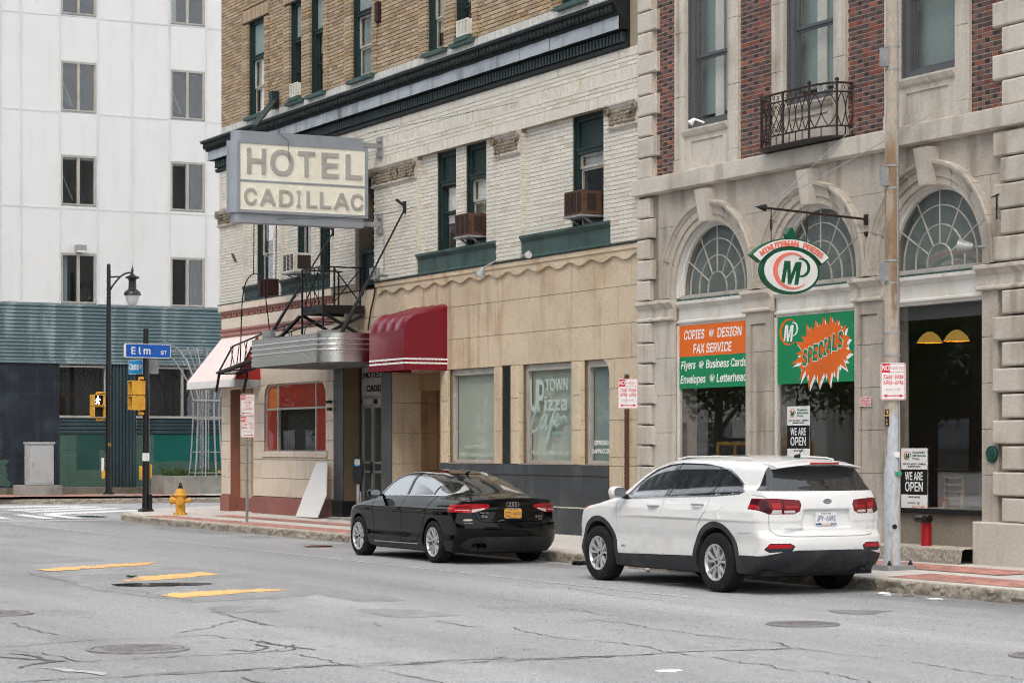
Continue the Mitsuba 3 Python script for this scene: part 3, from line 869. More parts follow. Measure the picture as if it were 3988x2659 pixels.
def window(parent, u0, u1, v0, v1, plane, set_back, frame_mat, meet, transom=None, blind=0.0, blind_mat='m_shade', sash_mat=None, upper_mat='m_shade_g', cur=None, jamb_mat=None, trim=0.07, pane_mat='m_pane', seed=0):
    """A sash window in a wall at Y = plane: lined jambs, transom, two sashes, panes, blinds and a dark room behind."""
    w = MB(FY(plane))
    t, s = trim, -set_back
    jm = jamb_mat or frame_mat
    lin_ = MB(FY(plane))
    lin_.box(u0, u0 + 0.03, v0, v1, s - 0.04, -0.012); lin_.box(u1 - 0.03, u1, v0, v1, s - 0.04, -0.012)
    lin_.box(u0 + 0.03, u1 - 0.03, v1 - 0.03, v1, s - 0.04, -0.012)
    W = w.box(u0 + 0.03, u0 + 0.03 + t, v0, v1 - 0.03, s - 0.03, s + 0.05).box(u1 - 0.03 - t, u1 - 0.03, v0, v1 - 0.03, s - 0.03, s + 0.05)
    w.box(u0 + 0.03 + t, u1 - 0.03 - t, v1 - 0.03 - t, v1 - 0.03, s - 0.03, s + 0.05)
    w.box(u0 + 0.03 + t, u1 - 0.03 - t, v0, v0 + t * 0.9, s - 0.03, s + 0.05)
    key = w.build(f'{parent}__window', frame_mat)
    lin_.build(f'{key}__jamb', jm)
    a, b = u0 + 0.03 + t, u1 - 0.03 - t
    top = v1 - 0.03 - t
    if transom:
        MB(FY(plane)).box(a, b, transom - 0.05, transom + 0.05, s - 0.03, s + 0.07).box(a - 0.02, b + 0.02, transom + 0.02, transom + 0.05, s, s + 0.09).build(f'{key}__transom', frame_mat)
        MB(FY(plane)).box(a, b, transom + 0.05, top, s - 0.02, s - 0.005).build(f'{key}__upper_panel', upper_mat)
        top = transom - 0.05
    sm = sash_mat or frame_mat
    fr = MB(FY(plane))
    for lo, hi, dz in ((meet, top, -0.005), (v0 + t * 0.9, meet, -0.03)):
        fr.box(a, a + 0.045, lo, hi, s - 0.03 + dz, s + 0.012 + dz); fr.box(b - 0.045, b, lo, hi, s - 0.03 + dz, s + 0.012 + dz)
        fr.box(a + 0.045, b - 0.045, hi - 0.04, hi, s - 0.03 + dz, s + 0.012 + dz); fr.box(a + 0.045, b - 0.045, lo, lo + 0.045, s - 0.03 + dz, s + 0.012 + dz)
    fr.build(f'{key}__sash', sm)
    MB(FY(plane)).add([(a, v0 + t, s - 0.02), (b, v0 + t, s - 0.02), (b, top, s - 0.02), (a, top, s - 0.02)], [(0, 1, 2, 3)]).build(f'{key}__pane', pane_mat)
    if blind > 0:
        zb = top - blind * (top - v0)
        MB(FY(plane)).box(a - 0.02, b + 0.02, zb, top, s - 0.10, s - 0.09).build(f'{key}__blind', blind_mat)
    if cur:
        for c0, c1 in cur:
            m = MB(FY(plane))
            n = 16
            for i in range(n):
                x0, x1 = a + (b - a) * (c0 + (c1 - c0) * i / n), a + (b - a) * (c0 + (c1 - c0) * (i + 1) / n)
                d = (s - 0.16, s - 0.13)
                m.add([(x0, v0, d[i % 2]), (x1, v0, d[(i + 1) % 2]), (x1, top, d[(i + 1) % 2]), (x0, top, d[i % 2])], [(0, 1, 2, 3)])
            m.build(f'{key}__curtain', 'm_curtain')
    bx = MB(FY(plane)).box(u0, u1, v0 - 0.1, v1, s - 0.85, s - 0.82)
    bx.box(u0 - 0.02, u0, v0 - 0.1, v1, s - 0.85, s - 0.04); bx.box(u1, u1 + 0.02, v0 - 0.1, v1, s - 0.85, s - 0.04)
    bx.box(u0, u1, v1, v1 + 0.02, s - 0.85, s - 0.04); bx.box(u0, u1, v0 - 0.12, v0 - 0.1, s - 0.85, s - 0.04)
    bx.build(f'{key}__room', 'm_roomdark')
    return key


for i, (a, b) in enumerate(UPW):
    k = window(HT, a, b, USILL, UHEAD, 20.0, 0.12, 'm_green', 10.47, transom=11.2, blind=[0.5, 0.6, 0.3, 0.9, 0.7, 0.4, 0.5][i], blind_mat='m_shade_g' if i % 2 else 'm_blind', sash_mat='m_alu_old' if i in (0, 3, 4) else 'm_green', cur=[(0, 0.3)] if i == 0 else None)
    MB(FY(20.0)).box(a - 0.1, b + 0.1, USILL - 0.1, USILL - 0.02, -0.1, 0.13).build(f'{k}__sill', 'm_greenlight')
for i, (a, b) in enumerate(LOW):
    # windows that hold an air conditioner are raised above it
    k = window(HT, a, b, SILL2, HEAD, YB, 0.11, 'm_green', [6.42, 7.0, 6.6, 6.5, 6.62, 6.8][i], transom=[None, None, None, 7.1, 7.1, 7.1][i], blind=[0.45, 0.35, 0.45, 0.55, 0.3, 0.2][i], blind_mat='m_shade', sash_mat='m_alu_old' if i in (0, 1, 4, 5) else 'm_green', upper_mat='m_green')
# green sill bands of the bays
for i, (a, b) in enumerate(BAYS):
    hi = 5.70 if i < 2 else 5.74
    mb = MB(FY(YB))
    mb.extrude_profile([(0, 5.30), (0.13, 5.30), (0.13, 5.34), (0.10, 5.36), (0.10, hi - 0.12), (0.13, hi - 0.09), (0.15, hi - 0.06), (0.17, hi - 0.05), (0.17, hi), (0.0, hi)], a + 0.003, b - 0.003)
    k = mb.build(f'{HT}__sill_band', 'm_green' if i < 2 else 'm_greenlight')
    if i < 2:
        mb = MB(FY(YB))
        u = a + 0.06
        while u < b - 0.2:
            for q in ((0, 0.16, 0.135, 0.15), (0, 0.02, 0.02, 0.15), (0.14, 0.16, 0.05, 0.15), (0.05, 0.16, 0.05, 0.065), (0.05, 0.065, 0.065, 0.105), (0.05, 0.11, 0.09, 0.105)):
                mb.box(u + q[0], u + q[1], 5.38 + q[2], 5.38 + q[3], 0.098, 0.112)
            u += 0.185
        labels[mb.build(f'{k}__fret', 'm_greenlight')] = {'label': 'Greek key relief on the green sill band', 'kind': 'stuff'}


def capital(parent, u0, u1, v0, v1, plane, seed):
    mb = MB(FY(plane))
    e = 0.05
    mb.extrude_profile([(0, v0), (0.05, v0), (0.07, v0 + 0.03), (0.03, v0 + 0.05), (0.035, v0 + 0.08), (0.05, v1 - 0.10), (0.09, v1 - 0.07), (0.09, v1 - 0.04), (0.12, v1 - 0.03), (0.12, v1), (0, v1)], u0 - e, u1 + e)
    k = mb.build(f'{parent}__capital', 'm_lime_light')
    mb = MB(FY(plane))
    rr = np.random.RandomState(seed)
    nx = int((u1 - u0) / 0.07)
    for i in range(nx):
        for j in range(4):
            blob(mb, (u0 + 0.035 + i * (u1 - u0 - 0.03) / nx, v0 + 0.10 + j * 0.062 + rr.uniform(-.01, .01), 0.045), 0.032 * rr.uniform(0.7, 1.2), seed + i * 7 + j, 1, 0.5, (1, 1, 0.9))
    for u in (u0 + 0.0, u1 - 0.0):
        mb.lathe([(0.075, 0.0), (0.075, 0.06), (0.03, 0.075), (0.03, 0.0)], (u, v1 - 0.12, 0.05), 'w', 12)
    mb.build(f'{k}__foliage', 'm_ornament', smooth=50)


for i, (a, b, lo, hi) in enumerate([(-53.97, -52.32, 7.27, 7.68), (-44.53, -42.42, 7.30, 7.72), (-38.83, -37.86, 7.30, 7.73), (-34.46, -33.52, 7.30, 7.73)]):
    capital(HT, a, b, lo, hi, YP - 0.012, 50 + i * 13)

# --- cornice
cor = f'{HT}__cornice'
E_R = -33.83


def swept(prof, mat, key, smooth=False):
    """A moulding along the front that turns the corner at the left with a mitre."""
    mb = MB(FY(20.0))
    p = np.array(prof, float)
    n = len(p)
    v = [(XL - a, b, a) for a, b in p] + [(E_R, b, a) for a, b in p]
    mb.add(v, [(i, n + i, n + i + 1, i + 1) for i in range(n - 1)])
    v = [(XL - a, b, a) for a, b in p] + [(XL - a, b, -4.0) for a, b in p]
    mb.add(v, [(i, i + 1, n + i + 1, n + i) for i in range(n - 1)])
    pg = Polygon(p)
    if pg.is_valid:
        vv, ff = trimesh.creation.triangulate_polygon(pg, engine='earcut')
        mb.add(np.c_[np.full(len(vv), E_R), vv[:, 1], vv[:, 0]], ff[:, ::-1])
    return mb.build(key, mat, smooth)


MAT('m_dentil', tone(C(56, 68, 68), 0.2, 3.0, 0.2), 0.6)
swept([(0.0, 8.655), (0.10, 8.655), (0.13, 8.68), (0.13, 8.735), (0.09, 8.74), (0.09, 8.955), (0.26, 8.962), (0.26, 9.18), (0.29, 9.185), (0.31, 9.22), (0.325, 9.29), (0.37, 9.375), (0.42, 9.40), (0.42, 9.44), (0.40, 9.45), (0.0, 9.57)], 'm_cornice', cor, smooth=25)
mb = MB(FY(20.0))
u = XL - 0.05
while u < E_R - 0.1:
    mb.box(u, u + 0.062, 8.76, 8.93, 0.085, 0.17)
    u += 0.118
labels[mb.build(f'{cor}__dentil', 'm_dentil')] = {'label': 'row of small dark dentils under the cornice', 'kind': 'stuff'}
u, i = XL - 0.26, 0
while u < E_R - 0.02:
    L = min([1.32, 1.18, 1.4, 1.25][i % 4], E_R - u)
    n = 9
    mb = MB(FY(20.0))
    uu = np.linspace(u, u + L - 0.006, n)
    ww = 0.272 + 0.016 * (meshkit.noise(np.c_[uu * 3.1, uu * 0 + i, uu * 0]) - 0.2)
    tilt = 0.012 * (meshkit.noise(np.c_[uu * 2.3 + 40, uu * 0, uu * 0]) - 0.5)
    rows = [(8.957, 0.0), (9.05, 0.006), (9.12, 0.003), (9.186, 0.0)]
    v = [(a, z, b + d + t * (k % 2)) for k, (z, d) in enumerate(rows) for a, b, t in zip(uu, ww, tilt)]
    mb.add(v, [(r * n + q, r * n + q + 1, (r + 1) * n + q + 1, (r + 1) * n + q) for r in range(3) for q in range(n - 1)])
    mb.build(f'{cor}__fascia_panel', 'm_fascia', smooth=True)
    u += L
    i += 1
mb = MB(FY(20.0))
mb.add([(XL - 0.272, 8.957, 0.272), (XL - 0.272, 8.957, -4), (XL - 0.272, 9.186, -4), (XL - 0.272, 9.186, 0.272)], [(0, 3, 2, 1)])
mb.build(f'{cor}__fascia_return', 'm_fascia')
# carved crown: egg-like bosses and a bead row
mb = MB(FY(20.0))
u, i = XL - 0.3, 0
while u < E_R - 0.06:
    blob(mb, (u, 9.305, 0.355), 0.055, i, 1, 0.5, (1, 1.35, 0.7))
    mb.box(u + 0.06, u + 0.085, 9.24, 9.385, 0.32, 0.385)
    u += 0.145
    i += 1
u = XL - 0.3
while u < E_R - 0.03:
    mb.box(u, u + 0.045, 9.195, 9.232, 0.29, 0.33)
    u += 0.075
labels[mb.build(f'{cor}__carving', 'm_cornice', smooth=50)] = {'label': 'carved black foliage band along the cornice', 'kind': 'stuff'}
swept([(0.30, 9.443), (0.435, 9.443), (0.435, 9.462), (0.41, 9.467), (0.0, 9.585)], 'm_flash', f'{cor}__flashing')

# --- ground floor: beige stone
gw = f'{HT}__ground_wall'
G_OPEN = [sbox(-43.76, 0, -41.42, 3.34), sbox(-41.0, 1.50, -39.03, 3.34), sbox(-37.86, 1.50, -35.99, 3.34), sbox(-46.32, 0, -44.29, 3.55),
          sbox(-35.52, 1.50, -34.63, 3.34).intersection(unary_union([sbox(-35.6, 1.4, -34.93, 3.4), Point(-34.93, 3.04).buffer(0.30, 24), sbox(-35.6, 1.4, -34.63, 3.04)])),
          sbox(-38.71, 1.47, -38.34, 3.34), sbox(-53.38, 0.2, -51.81, 3.22),
          rrect(-51.10, -47.33, 1.70, 3.29, 0.36).union(sbox(-51.10, 1.70, -47.33, 2.6))]
openings = unary_union(G_OPEN)
mb = MB(FY(20.0))
mb.prism(sbox(XL, 0.0, XR, 5.2).difference(openings), -0.35, -0.004)
mb.build(gw, 'm_stone_joint')


def stones(region, rows, widths, mat, w=0.012, seed=0, ch=0.006, joint=0.010):
    rr = np.random.RandomState(seed)
    x0, y0, x1, y1 = region.bounds
    for i, (a, b) in enumerate(rows):
        u = x0 - (widths * 0.5 if i % 2 else 0)
        while u < x1:
            s = sbox(u, a, u + widths, b).intersection(region).buffer(-joint / 2, join_style=2)
            for g in getattr(s, 'geoms', [s]):
                if g.geom_type == 'Polygon' and g.area > 0.003:
                    MB(FY(20.0)).prism(g, -0.003, w + rr.uniform(-0.002, 0.002)).build(f'{gw}__stone', mat)
            u += widths


beige = sbox(-46.88, 1.47, XR, 5.18).difference(openings.buffer(0.001)).difference(sbox(-46.9, 0, -43.76, 3.56)).difference(sbox(-38.72, 1.4, -38.33, 3.35)).difference(sbox(-46.9, 3.5, -43.7, 3.6))
stones(beige.intersection(sbox(-60, 3.34, 0, 5.18)), [(3.34, 3.94), (3.94, 4.58), (4.58, 5.18)], 0.93, 'm_stone_beige', seed=4)
stones(beige.intersection(sbox(-60, 1.47, 0, 3.34)), [(1.47, 1.62), (1.62, 2.27), (2.27, 2.82), (2.82, 3.34)], 0.93, 'm_stone_beige', seed=5)
stones(sbox(-34.63, 0.22, XR, 1.47), [(0.22, 0.9), (0.9, 1.47)], 0.93, 'm_stone_beige', seed=6)
# pier of rounded stone between the windows
# cap moulding and scalloped trim
mb = MB(FY(20.0)); mb.extrude_profile([(0, 5.185), (0.06, 5.185), (0.09, 5.20), (0.09, 5.285), (0.0, 5.30)], -44.45, XR)
mb.build(f'{HT}__stone_cap', 'm_stone_beige')
mb = MB(FY(20.0)); mb.extrude_profile([(0, 5.29), (0.11, 5.288), (0.115, 5.31), (0.0, 5.335)], -44.45, XR)
mb.build(f'{HT}__cap_flashing', 'm_green')
us = np.arange(-44.40, XR + 0.02, 0.04)
edge = [(u, 5.075 - 0.042 * math.cos((u + 44.4) / 0.80 * 2 * math.pi)) for u in us]
mb = MB(FY(20.0)); mb.prism(Polygon([(us[0], 5.185), (us[-1], 5.185)] + edge[::-1]), 0.013, 0.065)
mb.build(f'{HT}__scalloped_trim', 'm_stone_beige')
# black granite base under the shop windows
for a, b in [(-41.42, -40.2), (-40.2, -38.95), (-38.95, -37.7), (-37.7, -36.45), (-36.45, -35.5), (-35.5, -34.63)]:
    MB(FY(20.0)).block(a + 0.003, b - 0.003, 0.72, 1.28, 0, 0.03, 0.004).build(f'{gw}__granite_slab', 'm_blackgranite')
    MB(FY(20.0)).block(a + 0.003, b - 0.003, 0.10, 0.70, 0, 0.075, 0.01).build(f'{gw}__granite_slab', 'm_blackgranite')
    MB(FY(20.0)).block(a + 0.003, b - 0.003, 1.285, 1.485, 0, 0.05, 0.004).build(f'{gw}__granite_slab', 'm_blackgranite')
MB(FY(20.0)).box(-41.42, -34.63, 0.70, 0.722, 0, 0.078).build(f'{gw}__granite_ledge', 'm_lime_light')
MB(FY(20.0)).box(-38.71, -38.34, 1.48, 3.34, -0.02, 0.0).build(f'{gw}__black_strip', 'm_blackpanel')
for u in (-41.21, -38.87, -38.18, -35.80):     # rounded stone piers
    mb = MB(FY(20.0))
    n = 10
    hw = 0.155
    pts = [(u + hw * math.sin(t), 0.012 + 0.05 * math.cos(t)) for t in np.linspace(-math.pi / 2, math.pi / 2, n)]
    for z0, z1 in ((1.49, 2.1), (2.11, 2.72), (2.73, 3.33)):
        mb.add([(p[0], z0, p[1]) for p in pts] + [(p[0], z1, p[1]) for p in pts], [(i, i + 1, n + i + 1, n + i) for i in range(n - 1)])
    mb.build(f'{gw}__pier', 'm_stone_beige', smooth=40)
for a, b, nm in [(-41.0, -39.03, 0), (-37.86, -35.99, 1), (-35.52, -34.63, 2)]:
    mb = MB(FY(20.0))
    mb.box(a, a + 0.05, 1.50, 3.34, -0.16, -0.06); mb.box(b - 0.05, b, 1.50, 3.34, -0.16, -0.06)
    mb.box(a + 0.05, b - 0.05, 3.22, 3.34, -0.16, -0.06); mb.box(a + 0.05, b - 0.05, 1.50, 1.56, -0.16, -0.04)
    k = mb.build(f'{HT}__shop_window', 'm_alu_old')
    MB(FY(20.0)).add([(a, 1.5, -0.11), (b, 1.5, -0.11), (b, 3.34, -0.11), (a, 3.34, -0.11)], [(0, 1, 2, 3)]).build(f'{k}__pane', 'm_pane')
    MB(FY(20.0)).box(a - 0.02, b + 0.02, 1.45, 3.36, -0.20, -0.19).build(f'{k}__blind', 'm_blind' if nm < 2 else 'm_shade_g')
# lettering on the cafe windows
lt = thing('cafe_window_lettering', 'faded pale teal pizza cafe lettering on the middle shop window', 'window lettering')
mb = MB(FY(20.0))
W = -0.104
text(mb, 'U', -37.78, 2.48, 0.57, W, 0.27, 0.003, True); text(mb, 'P', -37.50, 2.48, 0.56, W, 0.26, 0.003, True)
text(mb, 'TOWN', -37.19, 2.84, 0.21, W, 0.85, 0.003, True)
text(mb, 'izza', -37.22, 2.48, 0.25, W, 0.86, 0.003, True)
mb.build(f'{lt}__name', 'm_letter_pale')
mb = MB(FY(20.0))


def script_cafe(mb, w, dx=0.0, dy=0.0, r=0.016):
    sp = lambda pts: [(p[0] + dx, p[1] + dy, w) for p in pts]
    def smooth(pts):
        q = np.array(pts)
        t = np.linspace(0, len(q) - 1, len(q) * 5)
        from scipy.interpolate import CubicSpline
        cs = CubicSpline(np.arange(len(q)), q)
        return [tuple(x) for x in cs(t)]
    for ln in ([(-37.42, 2.50), (-37.46, 2.56), (-37.58, 2.48), (-37.70, 2.30), (-37.72, 2.14), (-37.62, 2.10), (-37.46, 2.18)],
               [(-37.14, 2.36), (-37.22, 2.40), (-37.34, 2.30), (-37.34, 2.18), (-37.24, 2.20), (-37.14, 2.36), (-37.18, 2.2), (-37.08, 2.18)],
               [(-37.08, 2.18), (-36.95, 2.32), (-36.78, 2.56), (-36.74, 2.62), (-36.82, 2.50), (-36.98, 2.16), (-37.10, 1.92), (-37.18, 1.86), (-37.14, 1.96), (-36.96, 2.20), (-36.86, 2.26)],
               [(-36.86, 2.22), (-36.72, 2.30), (-36.66, 2.38), (-36.74, 2.40), (-36.82, 2.28), (-36.78, 2.2), (-36.64, 2.24)], [(-36.62, 2.30), (-36.5, 2.36), (-36.38, 2.34)]):
        g = LineString(smooth(ln)).buffer(r)
        g = affinity.translate(g, dx, dy)
        mb.prism(g, w, w + 0.003)


script_cafe(mb, W + 0.004)
mb.build(f'{lt}__script', 'm_letter_pale')
mb = MB(FY(20.0)); script_cafe(mb, W, 0.012, -0.045, 0.013); text(mb, 'lllhrrrm', -36.92, 2.02, 0.07, W, 0.58, 0.003)
mb.build(f'{lt}__script_shadow', 'm_letter_teal')
mb = MB(FY(20.0)); text(mb, 'PIZZA  CALZONES  COFFEE', -37.75, 1.66, 0.07, W, 1.45, 0.003)
mb.build(f'{lt}__small_line', 'm_letter_faint')
MAT('m_letter_pale', C(174, 190, 184), 0.8)
MAT('m_letter_teal', C(136, 166, 160), 0.8)
MAT('m_letter_faint', C(182, 190, 180), 0.8)
lt = thing('cafe_window_lettering', 'white coffee words at the foot of the narrow right hand shop window', 'window lettering')
for s_, u_, v_, w_ in (('ESPRESSO', -35.37, 1.84, 0.52), ('CAPPUCCINO', -35.44, 1.69, 0.72)):
    text(MB(FY(20.0)), s_, u_, v_, 0.075, W, w_, 0.003, True, 0.12).build(f'{lt}__word_line', 'm_white')
lt = thing('cafe_window_lettering', 'faint ghost lettering at the foot of the left hand cafe window', 'window lettering')
for s_, u_, v_, w_ in (('CALZONES', -40.55, 1.78, 0.9), ('PASTA SUBS SALADS', -40.8, 1.62, 1.45)):
    text(MB(FY(20.0)), s_, u_, v_, 0.07, W, w_, 0.003, True, 0.12).build(f'{lt}__word_line', 'm_letter_faint')

# alcove with a side door
al = f'{HT}__alcove'
mb = MB(FY(20.0))
for j, (z0, z1) in enumerate([(0.2, 0.85), (0.86, 1.45), (1.46, 2.10), (2.11, 2.72), (2.73, 3.33)]):
    for a, b in ((0.0, 0.26), (0.265, 0.66), (0.665, 1.05)):
        MB().add([(-43.755, 20.0 + a, z0), (-43.755, 20.0 + b, z0), (-43.755, 20.0 + b, z1), (-43.755, 20.0 + a, z1), (-43.77, 20.0 + a, z0), (-43.77, 20.0 + b, z0), (-43.77, 20.0 + b, z1), (-43.77, 20.0 + a, z1)],
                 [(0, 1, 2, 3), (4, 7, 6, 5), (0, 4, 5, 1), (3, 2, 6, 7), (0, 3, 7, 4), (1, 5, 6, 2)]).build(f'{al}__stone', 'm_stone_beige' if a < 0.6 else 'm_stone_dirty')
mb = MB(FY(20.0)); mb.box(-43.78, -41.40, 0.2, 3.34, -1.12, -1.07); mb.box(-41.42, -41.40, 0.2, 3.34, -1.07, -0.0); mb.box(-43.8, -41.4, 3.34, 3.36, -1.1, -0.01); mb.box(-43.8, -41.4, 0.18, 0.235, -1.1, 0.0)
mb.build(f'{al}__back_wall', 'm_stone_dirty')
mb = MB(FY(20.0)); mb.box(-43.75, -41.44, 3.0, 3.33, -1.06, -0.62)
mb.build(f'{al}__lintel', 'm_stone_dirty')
mb = MB(FY(20.0)); mb.box(-42.52, -42.44, 0.24, 2.98, -1.06, -0.98); mb.box(-41.50, -41.43, 0.24, 2.98, -1.06, -0.98); mb.box(-42.44, -41.5, 2.9, 2.98, -1.06, -0.98)
k = mb.build(f'{HT}__side_door', 'm_alu_old')
MB(FY(20.0)).box(-42.44, -41.50, 0.24, 2.9, -1.06, -1.02).build(f'{k}__leaf', 'm_dark')

# main entrance: two black granite columns, recess, glazed doors
for n_, (a, b) in enumerate([(-46.86, -46.32), (-44.29, -43.765)]):
    for z0, z1 in [(0.62, 1.25), (1.255, 1.9), (1.905, 2.5), (2.505, 3.12), (3.125, 3.56)]:
        MB(FY(20.0)).box(a + 0.002, b - 0.002, z0, z1, -0.40, 0.02).build(f'{HT}__entrance_column' if z0 == 0.62 and n_ == 0 else f'{HT}__granite_block', 'm_blackgranite')
    MB(FY(20.0)).box(a - 0.02, b + 0.02, 0.15, 0.60, -0.40, 0.06).box(a - 0.03, b + 0.03, 0.60, 0.62, -0.40, 0.07).build(f'{HT}__column_plinth', 'm_blackpanel')
mb = MB(FY(20.0)); mb.box(-46.34, -46.32, 0.2, 3.55, -0.62, -0.39); mb.box(-44.29, -44.27, 0.2, 3.55, -0.62, -0.39); mb.box(-46.3, -44.3, 3.55, 3.57, -0.7, 0.0)
mb.build(f'{HT}__entrance_recess', 'm_blackpanel')
MB(FY(20.0)).box(-46.6, -44.0, 0.15, 0.27, -0.45, 0.28).build(f'{HT}__doorstep', 'm_concrete')
Wd = -0.42
mb = MB(FY(20.0)); mb.box(-46.31, -44.3, 2.93, 3.55, Wd - 0.05, Wd)
k = mb.build(f'{HT}__door_signboard', 'm_alu_old')
labels[k] = {'label': 'weathered white board above the hotel door with black letters'}
text(MB(FY(20.0)), 'HOTEL', -46.2, 3.32, 0.12, Wd, 0.95, 0.012).build(f'{k}__lettering', 'm_black'); text(MB(FY(20.0)), 'CADILLAC', -46.02, 3.02, 0.13, Wd, 1.35, 0.012).build(f'{k}__lettering', 'm_black')
mb = MB(FY(20.0)); d0, d1 = -46.31, -44.3
for u0_, u1_ in ((d0, d0 + 0.06), (-45.78, -45.70), (-45.25, -45.18), (d1 - 0.06, d1)):
    mb.box(u0_, u1_, 0.24, 2.66, Wd - 0.05, Wd)
mb.box(d0, d1, 2.66, 2.74, Wd - 0.05, Wd + 0.004); mb.box(d0, d1, 2.86, 2.93, Wd - 0.05, Wd + 0.004)
for u0_, u1_ in ((d0 + 0.06, -45.78), (-45.70, -45.25), (-45.18, d1 - 0.06)):
    mb.box(u0_, u1_, 1.44, 1.49, Wd - 0.045, Wd - 0.003); mb.box(u0_, u1_, 1.24, 1.29, Wd - 0.045, Wd - 0.003); mb.box(u0_, u1_, 0.24, 0.32, Wd - 0.045, Wd - 0.003)
k = mb.build(f'{HT}__door', 'm_alu')
MB(FY(20.0)).box(d0, d1, 2.74, 2.86, Wd - 0.045, Wd - 0.01).build(f'{k}__number_panel', 'm_alu_old')
mb = MB(FY(20.0)); text(mb, '465', -45.66, 2.75, 0.10, Wd - 0.01, 0.2, 0.02); mb.build(f'{k}__house_number', 'm_black')
MB(FY(20.0)).add([(d0, 0.3, Wd - 0.03), (d1, 0.3, Wd - 0.03), (d1, 2.66, Wd - 0.03), (d0, 2.66, Wd - 0.03)], [(0, 1, 2, 3)]).build(f'{k}__pane', 'm_pane_green')
mb = MB(FY(20.0)); mb.box(d0, d1, 0.24, 2.7, -1.4, -1.38); mb.box(d0 - .02, d0, 0.24, 2.7, -1.4, Wd - .05); mb.box(d1, d1 + .02, 0.24, 2.7, -1.4, Wd - .05); mb.box(d0, d1, 2.7, 2.72, -1.4, Wd - 0.05); mb.box(d0, d1, 0.22, 0.24, -1.4, Wd)
mb.build(f'{k}__lobby', 'm_shade_g')
mb = MB(FY(20.0))
for i in range(14):
    mb.lathe([(0.022, -0.008), (0.026, 0), (0.022, 0.008), (0.014, 0.0), (0.022, -0.008)], (-45.73 + 0.018 * math.sin(i * 2.1), 1.30 + i * 0.018 - 0.06, Wd + 0.03), 'w' if i % 2 else 'u', 8)
mb.build(f'{k}__chain', 'm_iron')

# --- pink stone bay at the corner
MB(FY(20.0)).prism(sbox(XL - 0.003, 3.3, -46.88, 5.18).difference(openings), -0.02, 0.0).build(f'{gw}__pink_backing', 'm_stone_joint')
pk = sbox(XL, 0.62, -46.88, 5.0).difference(openings.buffer(0.001)).difference(sbox(XL - 1, 4.53, -46.5, 4.73)).difference(sbox(-51.2, 1.56, -47.2, 1.71))
stones(pk, [(0.64, 1.07), (1.075, 1.51), (1.515, 1.95), (1.955, 2.39), (2.395, 2.83), (2.835, 3.27), (3.275, 3.71), (3.715, 4.15), (4.155, 4.53), (4.73, 5.0)], 0.58, 'm_stone_pink', seed=31, joint=0.008)
mb = MB(FY(20.0)); mb.extrude_profile([(0, 4.53), (0.03, 4.535), (0.045, 4.565), (0.03, 4.60), (0.02, 4.63), (0.03, 4.655), (0.045, 4.69), (0.03, 4.725), (0, 4.73)], XL, -46.88)
mb.build(f'{gw}__maroon_stripe', 'm_maroon', smooth=30)
for a, b in [(XL, -53.38), (-51.81, -50.4), (-50.4, -49.0), (-49.0, -47.8), (-47.8, -46.88)]:
    MB(FY(20.0)).block(a + 0.003, b - 0.003, 0.14, 0.62, 0.0, 0.05, 0.008).build(f'{gw}__maroon_plinth', 'm_maroon')
mb = MB(FY(20.0))
u = XL
while u < -46.9:
    g = unary_union([sbox(u, 5.10, u + 0.4, 5.165), sbox(u, 5.03, u + 0.07, 5.12), sbox(u + 0.07, 5.01, u + 0.25, 5.06), sbox(u + 0.2, 5.03, u + 0.27, 5.13)])
    mb.prism(g.intersection(sbox(XL, 5, -46.89, 5.2)), 0.0, 0.03)
    u += 0.4
labels[mb.build(f'{gw}__maroon_fret', 'm_maroon')] = {'label': 'maroon key pattern border under the white cap', 'kind': 'stuff'}
for i in range(8):
    a = XL - (0.06 if i == 0 else 0) + i * (7.12 / 8)
    MB(FY(20.0)).block(a + 0.003, XL + (i + 1) * (7.12 / 8) - 0.003, 5.165, 5.335, 0.0, 0.085, 0.012).build(f'{gw}__white_cap', 'm_stone_pink')
mb = MB(FY(20.0)); mb.extrude_profile([(0, 5.33), (0.10, 5.334), (0.10, 5.35), (0.0, 5.37)], XL - 0.08, -46.0); mb.build(f'{gw}__green_flashing', 'm_greenlight')
MB(FY(20.0)).block(-51.2, -47.22, 1.57, 1.70, 0, 0.05, 0.01).build(f'{gw}__window_sill', 'm_stone_pink')
# recessed corner doorway, closed with stone panels
for (a, b, c, d) in [(-53.38, -52.64, 0.55, 3.22), (-52.64, -51.81, 0.4, 3.22)]:
    z = c
    while z < d - 0.05:
        MB(FY(20.0)).box(a + 0.004, b - 0.004, z, min(z + 0.43, d) - 0.006, -0.36, -0.25 if a < -53 else -0.31).build(f'{gw}__recess_panel', 'm_stone_beige')
        z += 0.436
mb = MB(FY(20.0)); mb.box(-53.38, -51.81, 0.14, 0.56, -0.34, -0.2); mb.box(-53.4, -53.38, 0.14, 3.22, -0.34, -0.004); mb.box(-51.81, -51.79, 0.14, 3.22, -0.34, -0.004); mb.build(f'{gw}__recess_base', 'm_maroon')
